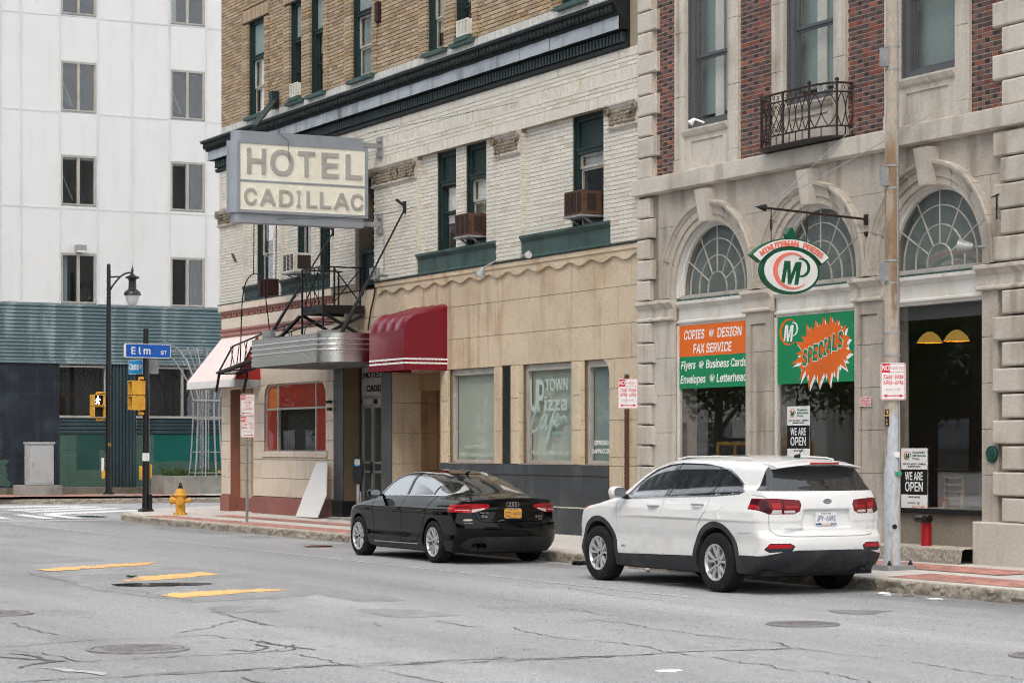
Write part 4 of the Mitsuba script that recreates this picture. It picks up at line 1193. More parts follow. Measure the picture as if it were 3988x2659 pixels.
# red-painted window
mb = MB(FY(20.0))
ow = rrect(-51.10, -47.33, 1.70, 3.29, 0.36).union(sbox(-51.10, 1.70, -47.33, 2.6))
mb.prism(ow.difference(ow.buffer(-0.03)), -0.12, -0.03)
for u in (-50.35, -48.03):
    mb.prism(sbox(u - 0.02, 1.72, u + 0.02, 3.27), -0.12, -0.035)
mb.prism(sbox(-51.08, 2.68, -47.35, 2.725), -0.12, -0.033)
k = mb.build(f'{HT}__corner_window', 'm_alu_old')
MB(FY(20.0)).sheet(ow, -0.06).build(f'{k}__pane', 'm_pane')
MAT('m_redpaint', tone(C(176, 44, 30), 0.2, 2.5, 0.5, C(150, 60, 50), 0.5, 0.05), 0.6)
MB(FY(20.0)).prism(ow.difference(sbox(-50.33, 1.6, -48.05, 2.70)), -0.10, -0.075).build(f'{k}__red_paint', 'm_redpaint')
MB(FY(20.0)).box(-50.4, -48.0, 1.65, 2.75, -0.34, -0.32).build(f'{k}__room', 'm_roomdark')
# small things on the hotel wall
MB(FY(20.0)).box(-47.12, -46.95, 2.78, 2.84, 0.0, 0.10).box(-47.05, -46.95, 2.62, 2.68, 0.0, 0.10).build(f'{HT}__wall_bracket', 'm_black')
mb = MB(FY(YP)); mb.bar((-53.0, 6.55, 0.02), (-52.75, 6.35, 0.02), 0.10, 0.03); mb.build(f'{HT}__rusty_plate', 'm_acrust')
mb = MB(FY(20.0)); mb.box(-44.46, -44.30, 10.83 + 0.0, 11.25, 0.0, 0.10); mb.build(f'{HT}__pipe_box', 'm_winedark')
# the rest of the body: roof, sides and back
mb = MB(); mb.box(XL + 0.01, XR, 21.5, 34, 0.0, 14.2); mb.box(XL, XL + 0.02, 20.3, 21.5, 0, 14.2); mb.build(f'{HT}__body', 'm_concrete')


# ---------------------------------------------------------------- the brick and limestone shop building
SB = thing('shop_building', 'red brick and limestone building with three arched shop bays and a rusticated corner', 'building')
SX0, SX1 = -33.46, -20.5
YW = 19.95
CEN = [-31.27, -28.40, -25.54]
RIN, SPR, LEG = 1.09, 4.36, 0.10
SWIN = [(-31.99, -30.69), (-29.14, -27.82), (-26.27, -24.98)]


def redb(rr, hd=False):
    if hd:
        k = rr.uniform(0.6, 1.3)
        c = np.array(C(66, 62, 66)) if rr.rand() < 0.75 else np.array(C(128, 74, 60))
        return tuple(c * k)
    k = rr.uniform(0.75, 1.2)
    pick = rr.rand()
    c = C(118, 84, 77) if pick < 0.45 else C(104, 80, 76) if pick < 0.78 else C(140, 84, 70) if pick < 0.92 else C(90, 68, 68)
    return tuple(np.array(c) * k)


# lower wall with its arched bays
sw = f'{SB}__wall'
bayop = unary_union([arch_poly(c, RIN, 0.0, SPR) for c in CEN])
mb = MB(FY(YW)); mb.prism(sbox(SX0, 0.0, SX1, 6.05).difference(bayop), -0.42, -0.003)
mb.build(sw, 'm_lime_dark')


def ashlar(region, rows, widths, mat, seed, w=0.01, name='stone', joint=0.007, frame=None):
    rr = np.random.RandomState(seed)
    x0, y0, x1, y1 = region.bounds
    for i, (a, b) in enumerate(rows):
        u = x0 - (widths * 0.5 if i % 2 else 0)
        while u < x1:
            s = sbox(u, a, u + widths, b).intersection(region).buffer(-joint / 2, join_style=2)
            for g in getattr(s, 'geoms', [s]):
                if g.geom_type == 'Polygon' and g.area > 0.004:
                    MB(frame or FY(YW)).prism(g, -0.002, w + rr.uniform(-0.002, 0.002)).build(f'{sw}__{name}', mat)
            u += widths


outer = unary_union([arch_poly(c, 1.40, 0.0, SPR) for c in CEN])
ashlar(sbox(-32.9, 4.262, SX1, 6.05).difference(outer), [(4.262, 4.86), (4.86, 5.46), (5.46, 6.05)], 0.82, 'm_lime', 3)
# archivolts in voussoirs, keystones, painted soffits and fanlights
PROF = [(1.085, -0.06), (1.09, 0.02), (1.10, 0.03), (1.20, 0.03), (1.205, 0.06), (1.31, 0.065), (1.325, 0.09), (1.35, 0.10), (1.37, 0.135), (1.41, 0.14), (1.425, 0.12), (1.425, 0.0)]


def arc_sweep(mb, c, prof, a0, a1, n, sp=SPR):
    t = np.linspace(a0, a1, n)
    m = len(prof)
    ends = [(c + math.cos(q), math.cos(q), math.sin(q), 0.0) for q in t]
    if a0 < 0.01:
        ends = [(0, math.cos(a0), math.sin(a0), -LEG)] + ends
    if a1 > math.pi - 0.01:
        ends = ends + [(0, math.cos(a1), math.sin(a1), -LEG)]
    n = len(ends)
    v = [(c + r * cq, sp + r * sq + dz, w) for _, cq, sq, dz in ends for r, w in prof]
    mb.add(v, [(i * m + j, i * m + j + 1, (i + 1) * m + j + 1, (i + 1) * m + j) for i in range(n - 1) for j in range(m - 1)])


for bi, c in enumerate(CEN):
    nv = 8
    for i in range(nv):
        a0, a1 = math.pi * i / nv + 0.003, math.pi * (i + 1) / nv - 0.003
        mb = MB(FY(YW)); arc_sweep(mb, c, PROF, a0, a1, 8)
        for e in (a0, a1):
            mb.add([(c + r * math.cos(e), SPR + r * math.sin(e), w) for r, w in PROF], [(0, j, j + 1) for j in range(1, len(PROF) - 1)])
        mb.build(f'{sw}__voussoir', 'm_lime', smooth=30)
    mb = MB(FY(YW))
    top, bot, hw1, hw0 = 5.965, 5.44, 0.165, 0.11
    f0, f1 = 0.0, 0.20
    v = [(c - hw0, bot, f0), (c + hw0, bot, f0), (c + hw1, top, f0), (c - hw1, top, f0), (c - hw0 + .01, bot, f1 - .03), (c + hw0 - .01, bot, f1 - .03), (c + hw1 - .01, top - .01, f1 + .03), (c - hw1 + .01, top - .01, f1 + .03)]
    mb.add(v, [(4, 5, 6, 7), (0, 1, 5, 4), (1, 2, 6, 5), (2, 3, 7, 6), (3, 0, 4, 7)])
    mb.build(f'{sw}__keystone', 'm_lime_light')
    # painted lining and fanlight
    mb = MB(FY(YW)); arc_sweep(mb, c, [(1.092, 0.0), (1.08, -0.03), (1.072, -0.09), (1.03, -0.095), (1.022, -0.15)], 0, math.pi, 40)
    fk = mb.build(f'{SB}__fanlight', 'm_whitepaint', smooth=30)
    mb = MB(FY(YW)); mb.sheet(arch_poly(c, 1.06, 4.25, SPR), -0.13); mb.build(f'{fk}__pane', 'm_pane')
    mb = MB(FY(YW)); mb.sheet(arch_poly(c, 1.08, 4.22, SPR), -0.26); mb.build(f'{fk}__backing', 'm_fanback')
    mb = MB(FY(YW))
    R = 1.03
    for r in (0.27 * R, 0.53 * R, 0.79 * R):
        arc_sweep(mb, c, [(r - 0.008, -0.13), (r - 0.006, -0.110), (r + 0.006, -0.110), (r + 0.008, -0.13)], 0, math.pi, 28)
    for a in (30, 60, 90, 120, 150):
        q = math.radians(a)
        mb.bar((c + 0.27 * R * math.cos(q), SPR + 0.27 * R * math.sin(q), -0.118), (c + R * math.cos(q), SPR + R * math.sin(q), -0.118), 0.014, 0.018)
    mb.build(f'{fk}__muntin', 'm_alu_old')
    mb = MB(FY(YW)); mb.box(c - 1.08, c + 1.08, 4.24, 4.305, -0.16, -0.08); mb.build(f'{fk}__sill', 'm_alu_old')
    mb = MB(FY(YW)); mb.box(c - 1.09, c + 1.09, 4.205, 4.238, -0.16, -0.03); mb.build(f'{fk}__green_sill', 'm_greenlight')
    mb = MB(FY(YW)); mb.extrude_profile([(-0.36, 3.80), (-0.05, 3.80), (-0.05, 3.83), (-0.01, 3.845), (-0.01, 3.875), (-0.05, 3.89), (-0.05, 4.08), (-0.02, 4.10), (0.03, 4.15), (0.03, 4.20), (-0.36, 4.205)], c - RIN + 0.005, c + RIN - 0.005)
    mb.build(f'{SB}__transom', 'm_whitepaint')
MAT('m_fanback', tone(C(118, 128, 124), 0.2, 1.0, 0.2), 0.9)
# piers with sunk panels, imposts and bases
PIERS = [(-33.0, CEN[0] - RIN), (CEN[0] + RIN, CEN[1] - RIN), (CEN[1] + RIN, CEN[2] - RIN), (CEN[2] + RIN, -24.12)]
for i, (a, b) in enumerate(PIERS):
    for z0, z1 in [(0.78, 1.42), (1.42, 2.04), (2.04, 2.66), (2.66, 3.28), (3.28, 3.90)]:
        if 0 < i < 3:
            p = sbox(a + 0.13, 0.6, b - 0.13, 3.72)
            blk = sbox(a, z0 + 0.004, b, z1 - 0.004)
            mb = MB(FY(YW)); mb.prism(blk.difference(p), -0.002, 0.055); mb.prism(blk.intersection(p.buffer(-0.025)), -0.002, 0.03); mb.prism(blk.intersection(p), -0.002, 0.012)
        else:
            mb = MB(FY(YW)); mb.prism(sbox(a + 0.003, z0 + 0.004, b, z1 - 0.004), -0.002, 0.03)
        mb.build(f'{sw}__pier_stone', 'm_lime' if i else 'm_lime_light')
    lo = a - 0.43 if i == 0 else a
    hi = SX1 if i == 3 else b
    mb = MB(FY(YW))
    mb.extrude_profile([(0, 3.90), (0.075, 3.90), (0.10, 3.915), (0.10, 3.945), (0.065, 3.96), (0.06, 4.10), (0.085, 4.125), (0.12, 4.175), (0.15, 4.19), (0.15, 4.235), (0.0, 4.262)], lo - 0.05, hi + (0.03 if i < 3 else 0))
    mb.build(f'{sw}__impost', 'm_lime_light')
    if i < 3:
        MB(FY(YW)).box(a - 0.02, b + 0.02, 0.12, 0.78, -0.2, 0.085).build(f'{sw}__pier_base', 'm_lime_light')
MB(FY(YW)).block(-24.50, SX1, 0.12, 0.79, 0, 0.16, 0.02).build(f'{sw}__corner_plinth', 'm_lime_light')
# rusticated corners
z, i = 0.79, 0
while z < 3.85:
    L = -32.92 if i % 2 else -33.02
    MB(FY(YW)).block(SX0 - 0.004, L, z + 0.012, z + 0.333, 0, 0.10, 0.02).build(f'{sw}__quoin', 'm_lime_light')
    R0 = -24.14 if i % 2 else -23.95
    MB(FY(YW)).block(R0, R0 + 3.4, z + 0.012, z + 0.325, 0, 0.11, 0.02).build(f'{sw}__quoin', 'm_lime_light')
    z += 0.345
    i += 1
z, i = 4.262, 0
while z < 6.0:
    L = -32.98 if i % 2 else -33.06
    MB(FY(YW)).block(SX0 - 0.004, L, z + 0.012, z + 0.335, 0, 0.10, 0.02).build(f'{sw}__quoin', 'm_lime_light')
    R0 = -23.98 if i % 2 else -24.13
    MB(FY(YW)).block(R0, R0 + 3.4, z + 0.012, min(z + 0.335, 6.03), 0, 0.11, 0.02).build(f'{sw}__quoin', 'm_lime_light')
    z += 0.348
    i += 1
# string course
xs = [SX0 - 0.07, -32.75, -31.4, -30.1, -28.75, -27.35, -26.1, -24.7, -23.3, -21.9, SX1]
for a, b in zip(xs[:-1], xs[1:]):
    mb = MB(FY(YW)); mb.extrude_profile([(0, 6.035), (0.10, 6.04), (0.155, 6.05), (0.16, 6.055), (0.16, 6.305), (0.15, 6.315), (0.0, 6.33)], a + 0.0025, b - 0.0025)
    mb.build(f'{sw}__belt_stone', 'm_lime_light')
# upper wall
su = f'{SB}__upper_wall'
mb = MB(FY(YW)); mb.prism(sbox(SX0, 6.05, SX1, 13.0).difference(unary_union([sbox(a, 7.0, b, 11.0) for a, b in SWIN])), -0.4, 0.0)
mb.build(su, 'm_mortar_grey')
holes = [(a - 0.31, b + 0.30, 6.2, 13.0) for a, b in SWIN] + [(SX0, -32.95, 6.2, 13.0), (-24.02, SX1, 6.2, 13.0)]
pieces = bricks((-33.1, -23.9, 6.335, 9.7), holes, 0.0706, 0.213, 0.016, redb, w1=0.010, bond='flemish', header=0.107, seed=15)
lay(FY(YW), su, pieces, 'm_redbrick', lambda p: p[0] * 3 - abs(p[2] - 6.4), 300)
z, i = 6.325, 0
while z < 9.6:
    L = -32.84 if i % 2 else -33.02
    MB(FY(YW)).block(SX0 - 0.004, L, z + 0.012, z + 0.342, 0, 0.09, 0.02).build(f'{su}__quoin', 'm_lime_light')
    R0 = -24.16 if i % 2 else -23.97
    MB(FY(YW)).block(R0, R0 + 3.4, z + 0.012, z + 0.342, 0, 0.10, 0.02).build(f'{su}__quoin', 'm_lime_light')
    z += 0.353
    i += 1
for i, (a, b) in enumerate(SWIN):
    for lo, hi in ((a - 0.305, a), (b, b + 0.295)):
        for z0, z1 in [(6.33, 6.52), (6.525, 7.55), (7.555, 8.6), (8.605, 9.7)]:
            mb = MB(FY(YW)); mb.block(lo, hi, z0, z1, 0, 0.07 if z0 > 6.4 else 0.085, 0.006)
            if z0 > 6.4:
                mb.box(lo + (0.04 if hi == a else 0.17), lo + (0.13 if hi == a else 0.26), z0 + 0.004, z1 - 0.004, 0.06, 0.085)
            mb.build(f'{su}__window_surround', 'm_lime_light')
        MB(FY(YW)).box(lo if hi == a else lo - 0.0, hi, 6.7, 9.7, -0.38, -0.002).build(f'{su}__jamb', 'm_lime') if False else None
    mb = MB(FY(YW)); mb.extrude_profile([(-0.3, 6.87), (0.05, 6.87), (0.09, 6.90), (0.12, 6.96), (0.12, 6.99), (0.0, 7.01), (-0.3, 7.02)], a - 0.02, b + 0.02)
    k = mb.build(f'{su}__sill', 'm_lime_light')
    mb = MB(FY(YW)); mb.prism(sbox(a + 0.002, 6.34, b - 0.002, 6.868).difference(sbox(a + 0.17, 6.48, b - 0.17, 6.79)), 0, 0.04); mb.box(a + 0.16, b - 0.16, 6.47, 6.80, 0, 0.012)
    mb.build(f'{su}__apron', 'm_lime_light')
    k = window(SB, a, b, 7.02, 10.6, YW, 0.10, 'm_greyframe', 8.16, blind=0.0, cur=[(0.34, 0.56)] if i < 2 else None, jamb_mat='m_greyframe', trim=0.10)
    if True:
        MB(FY(YW)).box(a, b, 7.1 if i == 2 else 7.25, 10, -0.30, -0.28).build(f'{k}__blind', 'm_shade_g')
    if i < 2:
        MB(FY(YW)).box(a + .1, b - .1, 7.35, 7.5, -0.44, -0.43).build(f'{k}__tieback', 'm_curtain')
mb = MB(); mb.box(SX0 + 0.01, SX1 - 0.01, 26.6, 40, 0, 13.0); mb.box(SX0 + 0.01, SX1 - 0.01, 21.3, 26.6, 6.1, 13.0); mb.box(SX0, SX0 + 0.03, 20.3, 27, 0, 13.0); mb.box(SX1 - 0.03, SX1, 20.3, 27, 0, 13.0)
mb.build(f'{SB}__body', 'm_lime_dark')
# shop room behind the bays
mb = MB()
mb.box(SX0 + 0.03, SX1 - 0.03, 20.37, 26.5, 0.2, 0.45)
mb.build(f'{SB}__shop_floor', 'm_shoproom')
mb = MB(); mb.box(SX0 + 0.03, SX1 - 0.03, 26.4, 26.5, 0.45, 4.0); mb.box(SX0 + 0.03, SX0 + 0.1, 20.4, 26.4, 0.45, 4.0); mb.box(SX1 - 0.1, SX1 - 0.03, 20.4, 26.4, 0.45, 4.0)
mb.build(f'{SB}__shop_wall', 'm_shoproom')
mb = MB(); mb.box(SX0 + 0.03, SX1 - 0.03, 20.62, 26.5, 4.0, 4.1); mb.build(f'{SB}__shop_ceiling', 'm_shoproom')
# shop windows
for i, (c, zb, wd) in enumerate([(CEN[0], 0.86, -0.05), (CEN[1], 0.86, -0.05), (CEN[2], 0.86, -0.17)]):
    a, b = c - RIN, c + RIN
    mb = MB(FY(YW))
    mb.box(a, a + 0.05, zb, 3.80, wd - 0.05, wd + 0.03); mb.box(b - 0.06, b, zb, 3.80, wd - 0.05, wd + 0.04); mb.box(a, b, zb, zb + 0.07, wd - 0.05, wd + 0.05)
    k = mb.build(f'{SB}__shop_window', 'm_whitepaint' if i < 2 else 'm_dark')
    MB(FY(YW)).add([(a, zb, wd), (b, zb, wd), (b, 3.8, wd), (a, 3.8, wd)], [(0, 1, 2, 3)]).build(f'{k}__pane', 'm_pane_shop')
    if i < 2:
        MB(FY(YW)).box(a, b, 0.2, zb, -0.3, -0.01).build(f'{k}__stall_riser', 'm_lime')
mb = MB(FY(YW)); mb.box(CEN[2] - RIN, CEN[2] + RIN, 0.2, 0.86, -0.4, -0.22)
for u in (-25.9, -25.2):
    mb.box(u, u + 0.012, 0.42, 0.86, -0.22, -0.217)
mb.build(f'{SB}__bay_base', 'm_lime_dark')
MB(FY(YW)).box(CEN[2] - RIN, CEN[2] + RIN, 3.60, 3.80, -0.30, -0.20).build(f'{SB}__bay_soffit', 'm_greyframe')
mb = MB(FY(YW))
n = 26
uu = np.linspace(CEN[2] - RIN - 0.2, CEN[2] + RIN - 0.02, n)
rows = [(-0.25, 0.42), (0.30, 0.42), (0.34, 0.40), (0.35, 0.33), (0.36, 0.25), (0.36, 0.15)]
v = []
for d, z in rows:
    for u in uu:
        v.append((u, z, d + (0.05 * (meshkit.fbm(np.array([u * 5, z * 9, 3.0]), 3) - 0.5) if d > 0.31 else 0)))
mb.add(v, [(r * n + q, (r + 1) * n + q, (r + 1) * n + q + 1, r * n + q + 1) for r in range(len(rows) - 1) for q in range(n - 1)])
mb.build(f'{SB}__doorstep', 'm_kerb')


# --- window graphics
def mp_logo(cm, om, u, v, s, w, d=0.003, thick=1.0, p_mat=None):
    """The printer's emblem: an open crescent, a slanted M and the loop of a P; s = half height of the crescent."""
    k = s / 320.0
    def tr(pts):
        return [((x - 1005) * k + u, (1000 - y) * k + v) for x, y in pts]
    def ell(cx, cy, rx, ry, n=56):
        return Polygon([(cx + rx * math.cos(t), cy + ry * math.sin(t)) for t in np.linspace(0, 2 * math.pi, n, endpoint=False)])
    cres = ell(1005, 1000, 385, 320).difference(ell(1005 + 42 * thick, 1002, 385 - 52 * thick, 320 - 36 * thick)).difference(Polygon([(1270, 600), (1270, 1225), (1330, 1215), (1500, 1300), (1500, 600)]))
    loop = ell(1215, 935, 180, 165).difference(ell(1190, 935, 150, 138)).difference(sbox(900, 600, 1125, 800)).difference(sbox(900, 770, 1165, 1060))
    M = Polygon([(790, 1205), (862, 828), (982, 830), (988, 1085), (1098, 838), (1218, 842), (1142, 1234), (1068, 1232), (1118, 935), (990, 1230), (930, 1228), (917, 935), (858, 1208)])
    for g in getattr(cres, 'geoms', [cres]):
        om.prism(Polygon(tr(g.exterior.coords), [tr(h.coords) for h in g.interiors]).buffer(0), w, w + d)
    for q in (loop.buffer(0), M.buffer(0)):
        for g in getattr(q, 'geoms', [q]):
            cm.prism(Polygon(tr(g.exterior.coords), [tr(h.coords) for h in g.interiors]).buffer(0), w, w + d)


PW = -0.05
FB = FY(YW)
t = thing('window_banner', 'orange and green window banner with white words on the left shop window', 'window banner')
MB(FB).box(-32.34, -30.19, 3.285, 3.80, PW + 0.006, PW + 0.008).build(f'{t}__orange_field', 'm_orange')
MB(FB).box(-32.34, -30.19, 2.76, 3.285, PW + 0.006, PW + 0.008).build(f'{t}__green_field', 'm_bgreen')
mb = MB(FB); w = PW + 0.009
for s_, u_, v_, h_, w_ in (('COPIES', -32.17, 3.57, 0.145, 0.62), ('DESIGN', -31.15, 3.57, 0.145, 0.70), ('FAX SERVICE', -31.88, 3.335, 0.145, 1.14), ('Flyers', -32.25, 3.085, 0.125, 0.43), ('Business Cards', -31.49, 3.085, 0.125, 1.18), ('Envelopes', -32.27, 2.85, 0.125, 0.76), ('Letterheads', -31.17, 2.85, 0.125, 0.97)):
    text(MB(FB), s_, u_, v_, h_, w, w_, 0.003, True, 0.15).build(f'{t}__lettering', 'm_white')
for u, v in ((-31.32, 3.645), (-31.63, 3.145), (-31.30, 2.915)):
    mb = MB(FB); mp_logo(mb, mb, u, v, 0.062, w); mb.build(f'{t}__emblem', 'm_white')
t = thing('window_banner', 'green window banner with an orange starburst on the middle shop window', 'window banner')
MB(FB).box(-29.48, -27.34, 2.765, 3.80, PW + 0.006, PW + 0.008).build(f'{t}__green_field', 'm_bgreen')
mb, om = MB(FB), MB(FB)
mp_logo(mb, om, -29.13, 3.56, 0.205, w)
om.build(f'{t}__crescent', 'm_orange'); mb.build(f'{t}__emblem', 'm_white')
ST = [(-28.80, 3.69), (-28.72, 3.55), (-28.68, 3.63), (-28.60, 3.56), (-28.56, 3.73), (-28.49, 3.60), (-28.45, 3.68), (-28.41, 3.61), (-28.35, 3.77), (-28.30, 3.63), (-28.26, 3.68), (-28.22, 3.62), (-28.17, 3.78), (-28.12, 3.66), (-28.08, 3.7), (-28.05, 3.62), (-27.99, 3.73), (-27.97, 3.60), (-27.92, 3.65), (-27.90, 3.56),
      (-27.76, 3.61), (-27.82, 3.46), (-27.67, 3.43), (-27.76, 3.34), (-27.73, 3.29), (-27.78, 3.25), (-27.62, 3.21), (-27.78, 3.14), (-27.74, 3.08), (-27.84, 3.09), (-27.76, 2.95), (-27.93, 3.03), (-27.95, 2.98), (-27.98, 3.01), (-28.02, 2.81), (-28.08, 2.95), (-28.10, 2.88), (-28.14, 2.93), (-28.2, 2.72), (-28.28, 2.92), (-28.31, 2.84), (-28.34, 2.92), (-28.49, 2.70),
      (-28.50, 2.90), (-28.55, 2.80), (-28.58, 2.91), (-28.75, 2.68), (-28.73, 2.92), (-28.80, 2.84), (-28.82, 2.97), (-29.0, 2.79), (-28.91, 3.0), (-28.99, 3.0), (-28.93, 3.09), (-29.21, 3.07), (-28.93, 3.19), (-29.08, 3.23), (-28.91, 3.27), (-29.08, 3.41), (-28.86, 3.40), (-28.94, 3.50), (-28.80, 3.47)]
sp = Polygon([(a * 0.995, 1.78 + (b - 1.78) * 0.995) for a, b in ST]).buffer(0).intersection(sbox(-29.48, 2, -27.345, 4))
MB(FB).prism(affinity.translate(sp, 0.035, -0.045).intersection(sbox(-29.48, 2, -27.345, 4)), w, w + 0.002).build(f'{t}__burst_shadow', 'm_white')
MB(FB).prism(sp, w + 0.003, w + 0.005).build(f'{t}__burst', 'm_orange')
mo, mi_ = MB(FB), MB(FB)
for ch, k in zip('SPECIALS', range(8)):
    x = -28.755 + k * 0.137 - (0.05 if k > 4 else 0.0)
    wd = 0.07 if ch == 'I' else 0.12
    sq = dict(shear=0.12)
    for q, ww, zz, mm in ((0.0, wd, w + 0.010, mi_), (0.012, wd + 0.024, w + 0.006, mo)):
        text(mm, ch, x - q, 3.035 + k * 0.034 - q, 0.235 + 2 * q, zz, ww, 0.003, True, 0.12)
mo.build(f'{t}__word_outline', 'm_white'); mi_.build(f'{t}__word', 'm_bgreen')


def poster(name, u0, v0, wd, hg, w, label, cut=0.0):
    """Shop notice: a white head with the emblem, a black WE ARE OPEN panel and a white foot."""
    t = thing(name, label, 'poster', 'open notices in the shop windows')
    MB(FB).box(u0, u0 + wd, v0, v0 + hg, w, w + 0.004).build(f'{t}__sheet', 'm_white')
    k = hg / 0.90
    MB(FB).box(u0, u0 + wd, v0 + 0.24 * k, v0 + 0.60 * k, w + 0.004, w + 0.006).build(f'{t}__black_panel', 'm_black')
    mb = MB(FB); z = w + 0.007
    text(mb, 'WE ARE', u0 + 0.16 * wd, v0 + 0.45 * k, 0.11 * k, z, 0.68 * wd, 0.002); text(mb, 'OPEN', u0 + 0.16 * wd, v0 + 0.29 * k, 0.13 * k, z, 0.68 * wd, 0.002)
    mb.build(f'{t}__white_words', 'm_white')
    z = w + 0.005
    for s_, fu, fv, fh, fw in (('TAKE OUT MENUS - BANNERS', 0.06, 0.665, 0.022, 0.88), ('SANDWICH SIGNS', 0.25, 0.63, 0.02, 0.5), ('ORDER ONLINE', 0.28, 0.195, 0.024, 0.45), ('& PICK IT UP!', 0.26, 0.11, 0.024, 0.46)):
        text(MB(FB), s_, u0 + fu * wd, v0 + fv * k, fh * k, z, fw * wd, 0.002).build(f'{t}__black_words', 'm_black')
    gm, om = MB(FB), MB(FB)
    mp_logo(gm, om, u0 + 0.24 * wd, v0 + 0.79 * k, 0.066 * k, z)
    for i, s in enumerate(('Downtown', 'Minuteman', 'Press')):
        text(gm, s, u0 + 0.45 * wd, v0 + (0.825 - 0.045 * i) * k, 0.032 * k, z, (0.45, 0.5, 0.26)[i] * wd, 0.002)
    text(om, '46.1160', u0 + 0.42 * wd, v0 + 0.03 * k, 0.06 * k, z, 0.5 * wd, 0.002)
    gm.build(f'{t}__green_words', 'm_dgreen'); om.build(f'{t}__orange_words', 'm_orange')


poster('poster', -29.17, 1.54, 0.60, 0.88, PW + 0.006, 'open notice with emblem taped inside the middle shop window')
poster('poster', -26.47, 0.88, 0.60, 0.90, -0.16, 'open notice standing behind the utility pole in the right shop window')
mb = MB(FB); mb.box(-31.95, -31.25, 0.98, 1.12, PW + 0.006, PW + 0.009)
# --- things inside the right bay
for i, (x, lab) in enumerate([(-28.95, 'left of the two yellow lamps hanging in the dark shop'), (-28.28, 'right of the two yellow lamps hanging in the dark shop')]):
    t = thing('pendant_lamp', lab, 'lamp', 'yellow lamps hanging in the shop')
    mb = MB(); mb.lathe([(0.20, 0.0), (0.205, 0.012), (0.185, 0.03), (0.16, 0.08), (0.10, 0.14), (0.04, 0.175), (0.0, 0.178)], (0, 0, 0), 'w', 24)
    mb.frame = ((x, 22.55, 3.44), (1, 0, 0), (0, 1, 0), (0, 0, 1))
    k = mb.build(f'{t}__shade', 'm_lampshade', smooth=40)
    scene[k]['emitter'] = {'type': 'area', 'radiance': {'type': 'rgb', 'value': [0.06, 0.036, 0.008]}}
    MB().tube([(x, 22.55, 3.61), (x, 22.55, 4.0)], 0.008).build(f'{t}__cord', 'm_black')
    mb = MB(((x, 22.55, 3.53), (1, 0, 0), (0, 1, 0), (0, 0, 1))); blob(mb, (0, 0, 0), 0.045, 1, 2, 0.0)
    kb = mb.build(f'{t}__bulb', 'm_white', smooth=True)
    scene[kb]['emitter'] = {'type': 'area', 'radiance': {'type': 'rgb', 'value': [9.0, 6.0, 2.6]}}
scene['m_lampshade'] = {'type': 'twosided', 'bsdf': {'type': 'principled', 'base_color': {'type': 'rgb', 'value': C(214, 160, 62)}, 'roughness': 0.35, 'specular': 0.5}}
t = thing('shop_counter', 'white counter with a dark top inside the right shop window', 'counter')
MB().box(-28.3, -25.6, 22.2, 22.25, 0.45, 1.42).build(f'{t}__front', 'm_white_flat'); MB().box(-28.35, -25.5, 22.15, 22.9, 1.42, 1.47).build(f'{t}__top', 'm_darkbrown'); MB().box(-27.0, -26.93, 22.17, 22.2, 0.45, 1.42).build(f'{t}__post', 'm_dark')
t = thing('shop_chair', 'pale ladder back chair beside the notice in the right shop window', 'chair')
mb = MB()
cx_, cy_ = -26.45, 21.0
for s in (-0.2, 0.2):
    mb.bar((cx_ + s, cy_, 0.45), (cx_ + s, cy_ + 0.06, 1.38), 0.035); mb.bar((cx_ + s, cy_ - 0.4, 0.45), (cx_ + s, cy_ - 0.38, 0.9), 0.035)
mb.build(f'{t}__leg', 'm_lime_light')
mb = MB()
for z in (1.05, 1.15, 1.25, 1.35):
    mb.bar((cx_ - 0.2, cy_ + 0.04, z), (cx_ + 0.2, cy_ + 0.04, z), 0.025, 0.05)
mb.build(f'{t}__backrest', 'm_lime_light')
MB().box(cx_ - 0.22, cx_ + 0.22, cy_ - 0.42, cy_ + 0.02, 0.88, 0.92).build(f'{t}__seat', 'm_lime_light')
mb = MB(); mb.box(-27.6, -27.1, 22.4, 22.75, 1.47, 1.62); mb.box(-27.55, -27.15, 22.45, 22.7, 1.62, 1.72)
single(mb, 'paper_box', 'm_acrust', 'brown paper boxes on the counter in the right shop window', 'box')
# doorway, frame and framed picture seen dimly in the shop
mb = MB(); mb.box(-29.0, -28.0, 26.3, 26.38, 0.45, 2.6); k = mb.build(f'{SB}__inner_door', 'm_dark')
mb = MB(); mb.box(-31.8, -31.0, 26.32, 26.38, 2.3, 3.6); mb.build(f'{SB}__picture_frame', 'm_dark')

# --- hanging sign on its bracket
t = thing('hanging_shop_sign', 'oval white and green printer sign with an arched top hanging from an iron bracket', 'sign')
XS = -27.06
fr = FX(XS)


def ell(cx, cy, rx, ry, n=64):
    return Polygon([(cx + rx * math.cos(q), cy + ry * math.sin(q)) for q in np.linspace(0, 2 * math.pi, n, endpoint=False)])


ov = ell(18.575, 4.30, 0.495, 0.33)
arcb = ell(18.58, 4.10, 0.86, 0.665).difference(ell(18.58, 4.13, 0.62, 0.50)).intersection(Polygon([(18.58, 4.05), (17.72, 4.63), (17.9, 5.1), (19.3, 5.1), (19.44, 4.63)]))
body = ov.union(arcb).buffer(0)
MB(fr).prism(body, -0.05, 0.05).build(f'{t}__body', 'm_dgreen')
MB(fr).prism(ov.buffer(-0.036), 0.05, 0.056).build(f'{t}__oval_face', 'm_white')
MB(fr).prism(arcb.difference(ov.buffer(0.004)).buffer(-0.018), 0.05, 0.056).build(f'{t}__arch_face', 'm_white')
cm, om = MB(fr), MB(fr)
mp_logo(cm, om, 18.575, 4.30, 0.262, 0.056, 0.012)
cm.build(f'{t}__emblem', 'm_dgreen'); om.build(f'{t}__crescent', 'm_coral')
mb = MB(fr)
word = 'MINUTEMAN PRESS'
ang = np.linspace(132, 48, len(word))
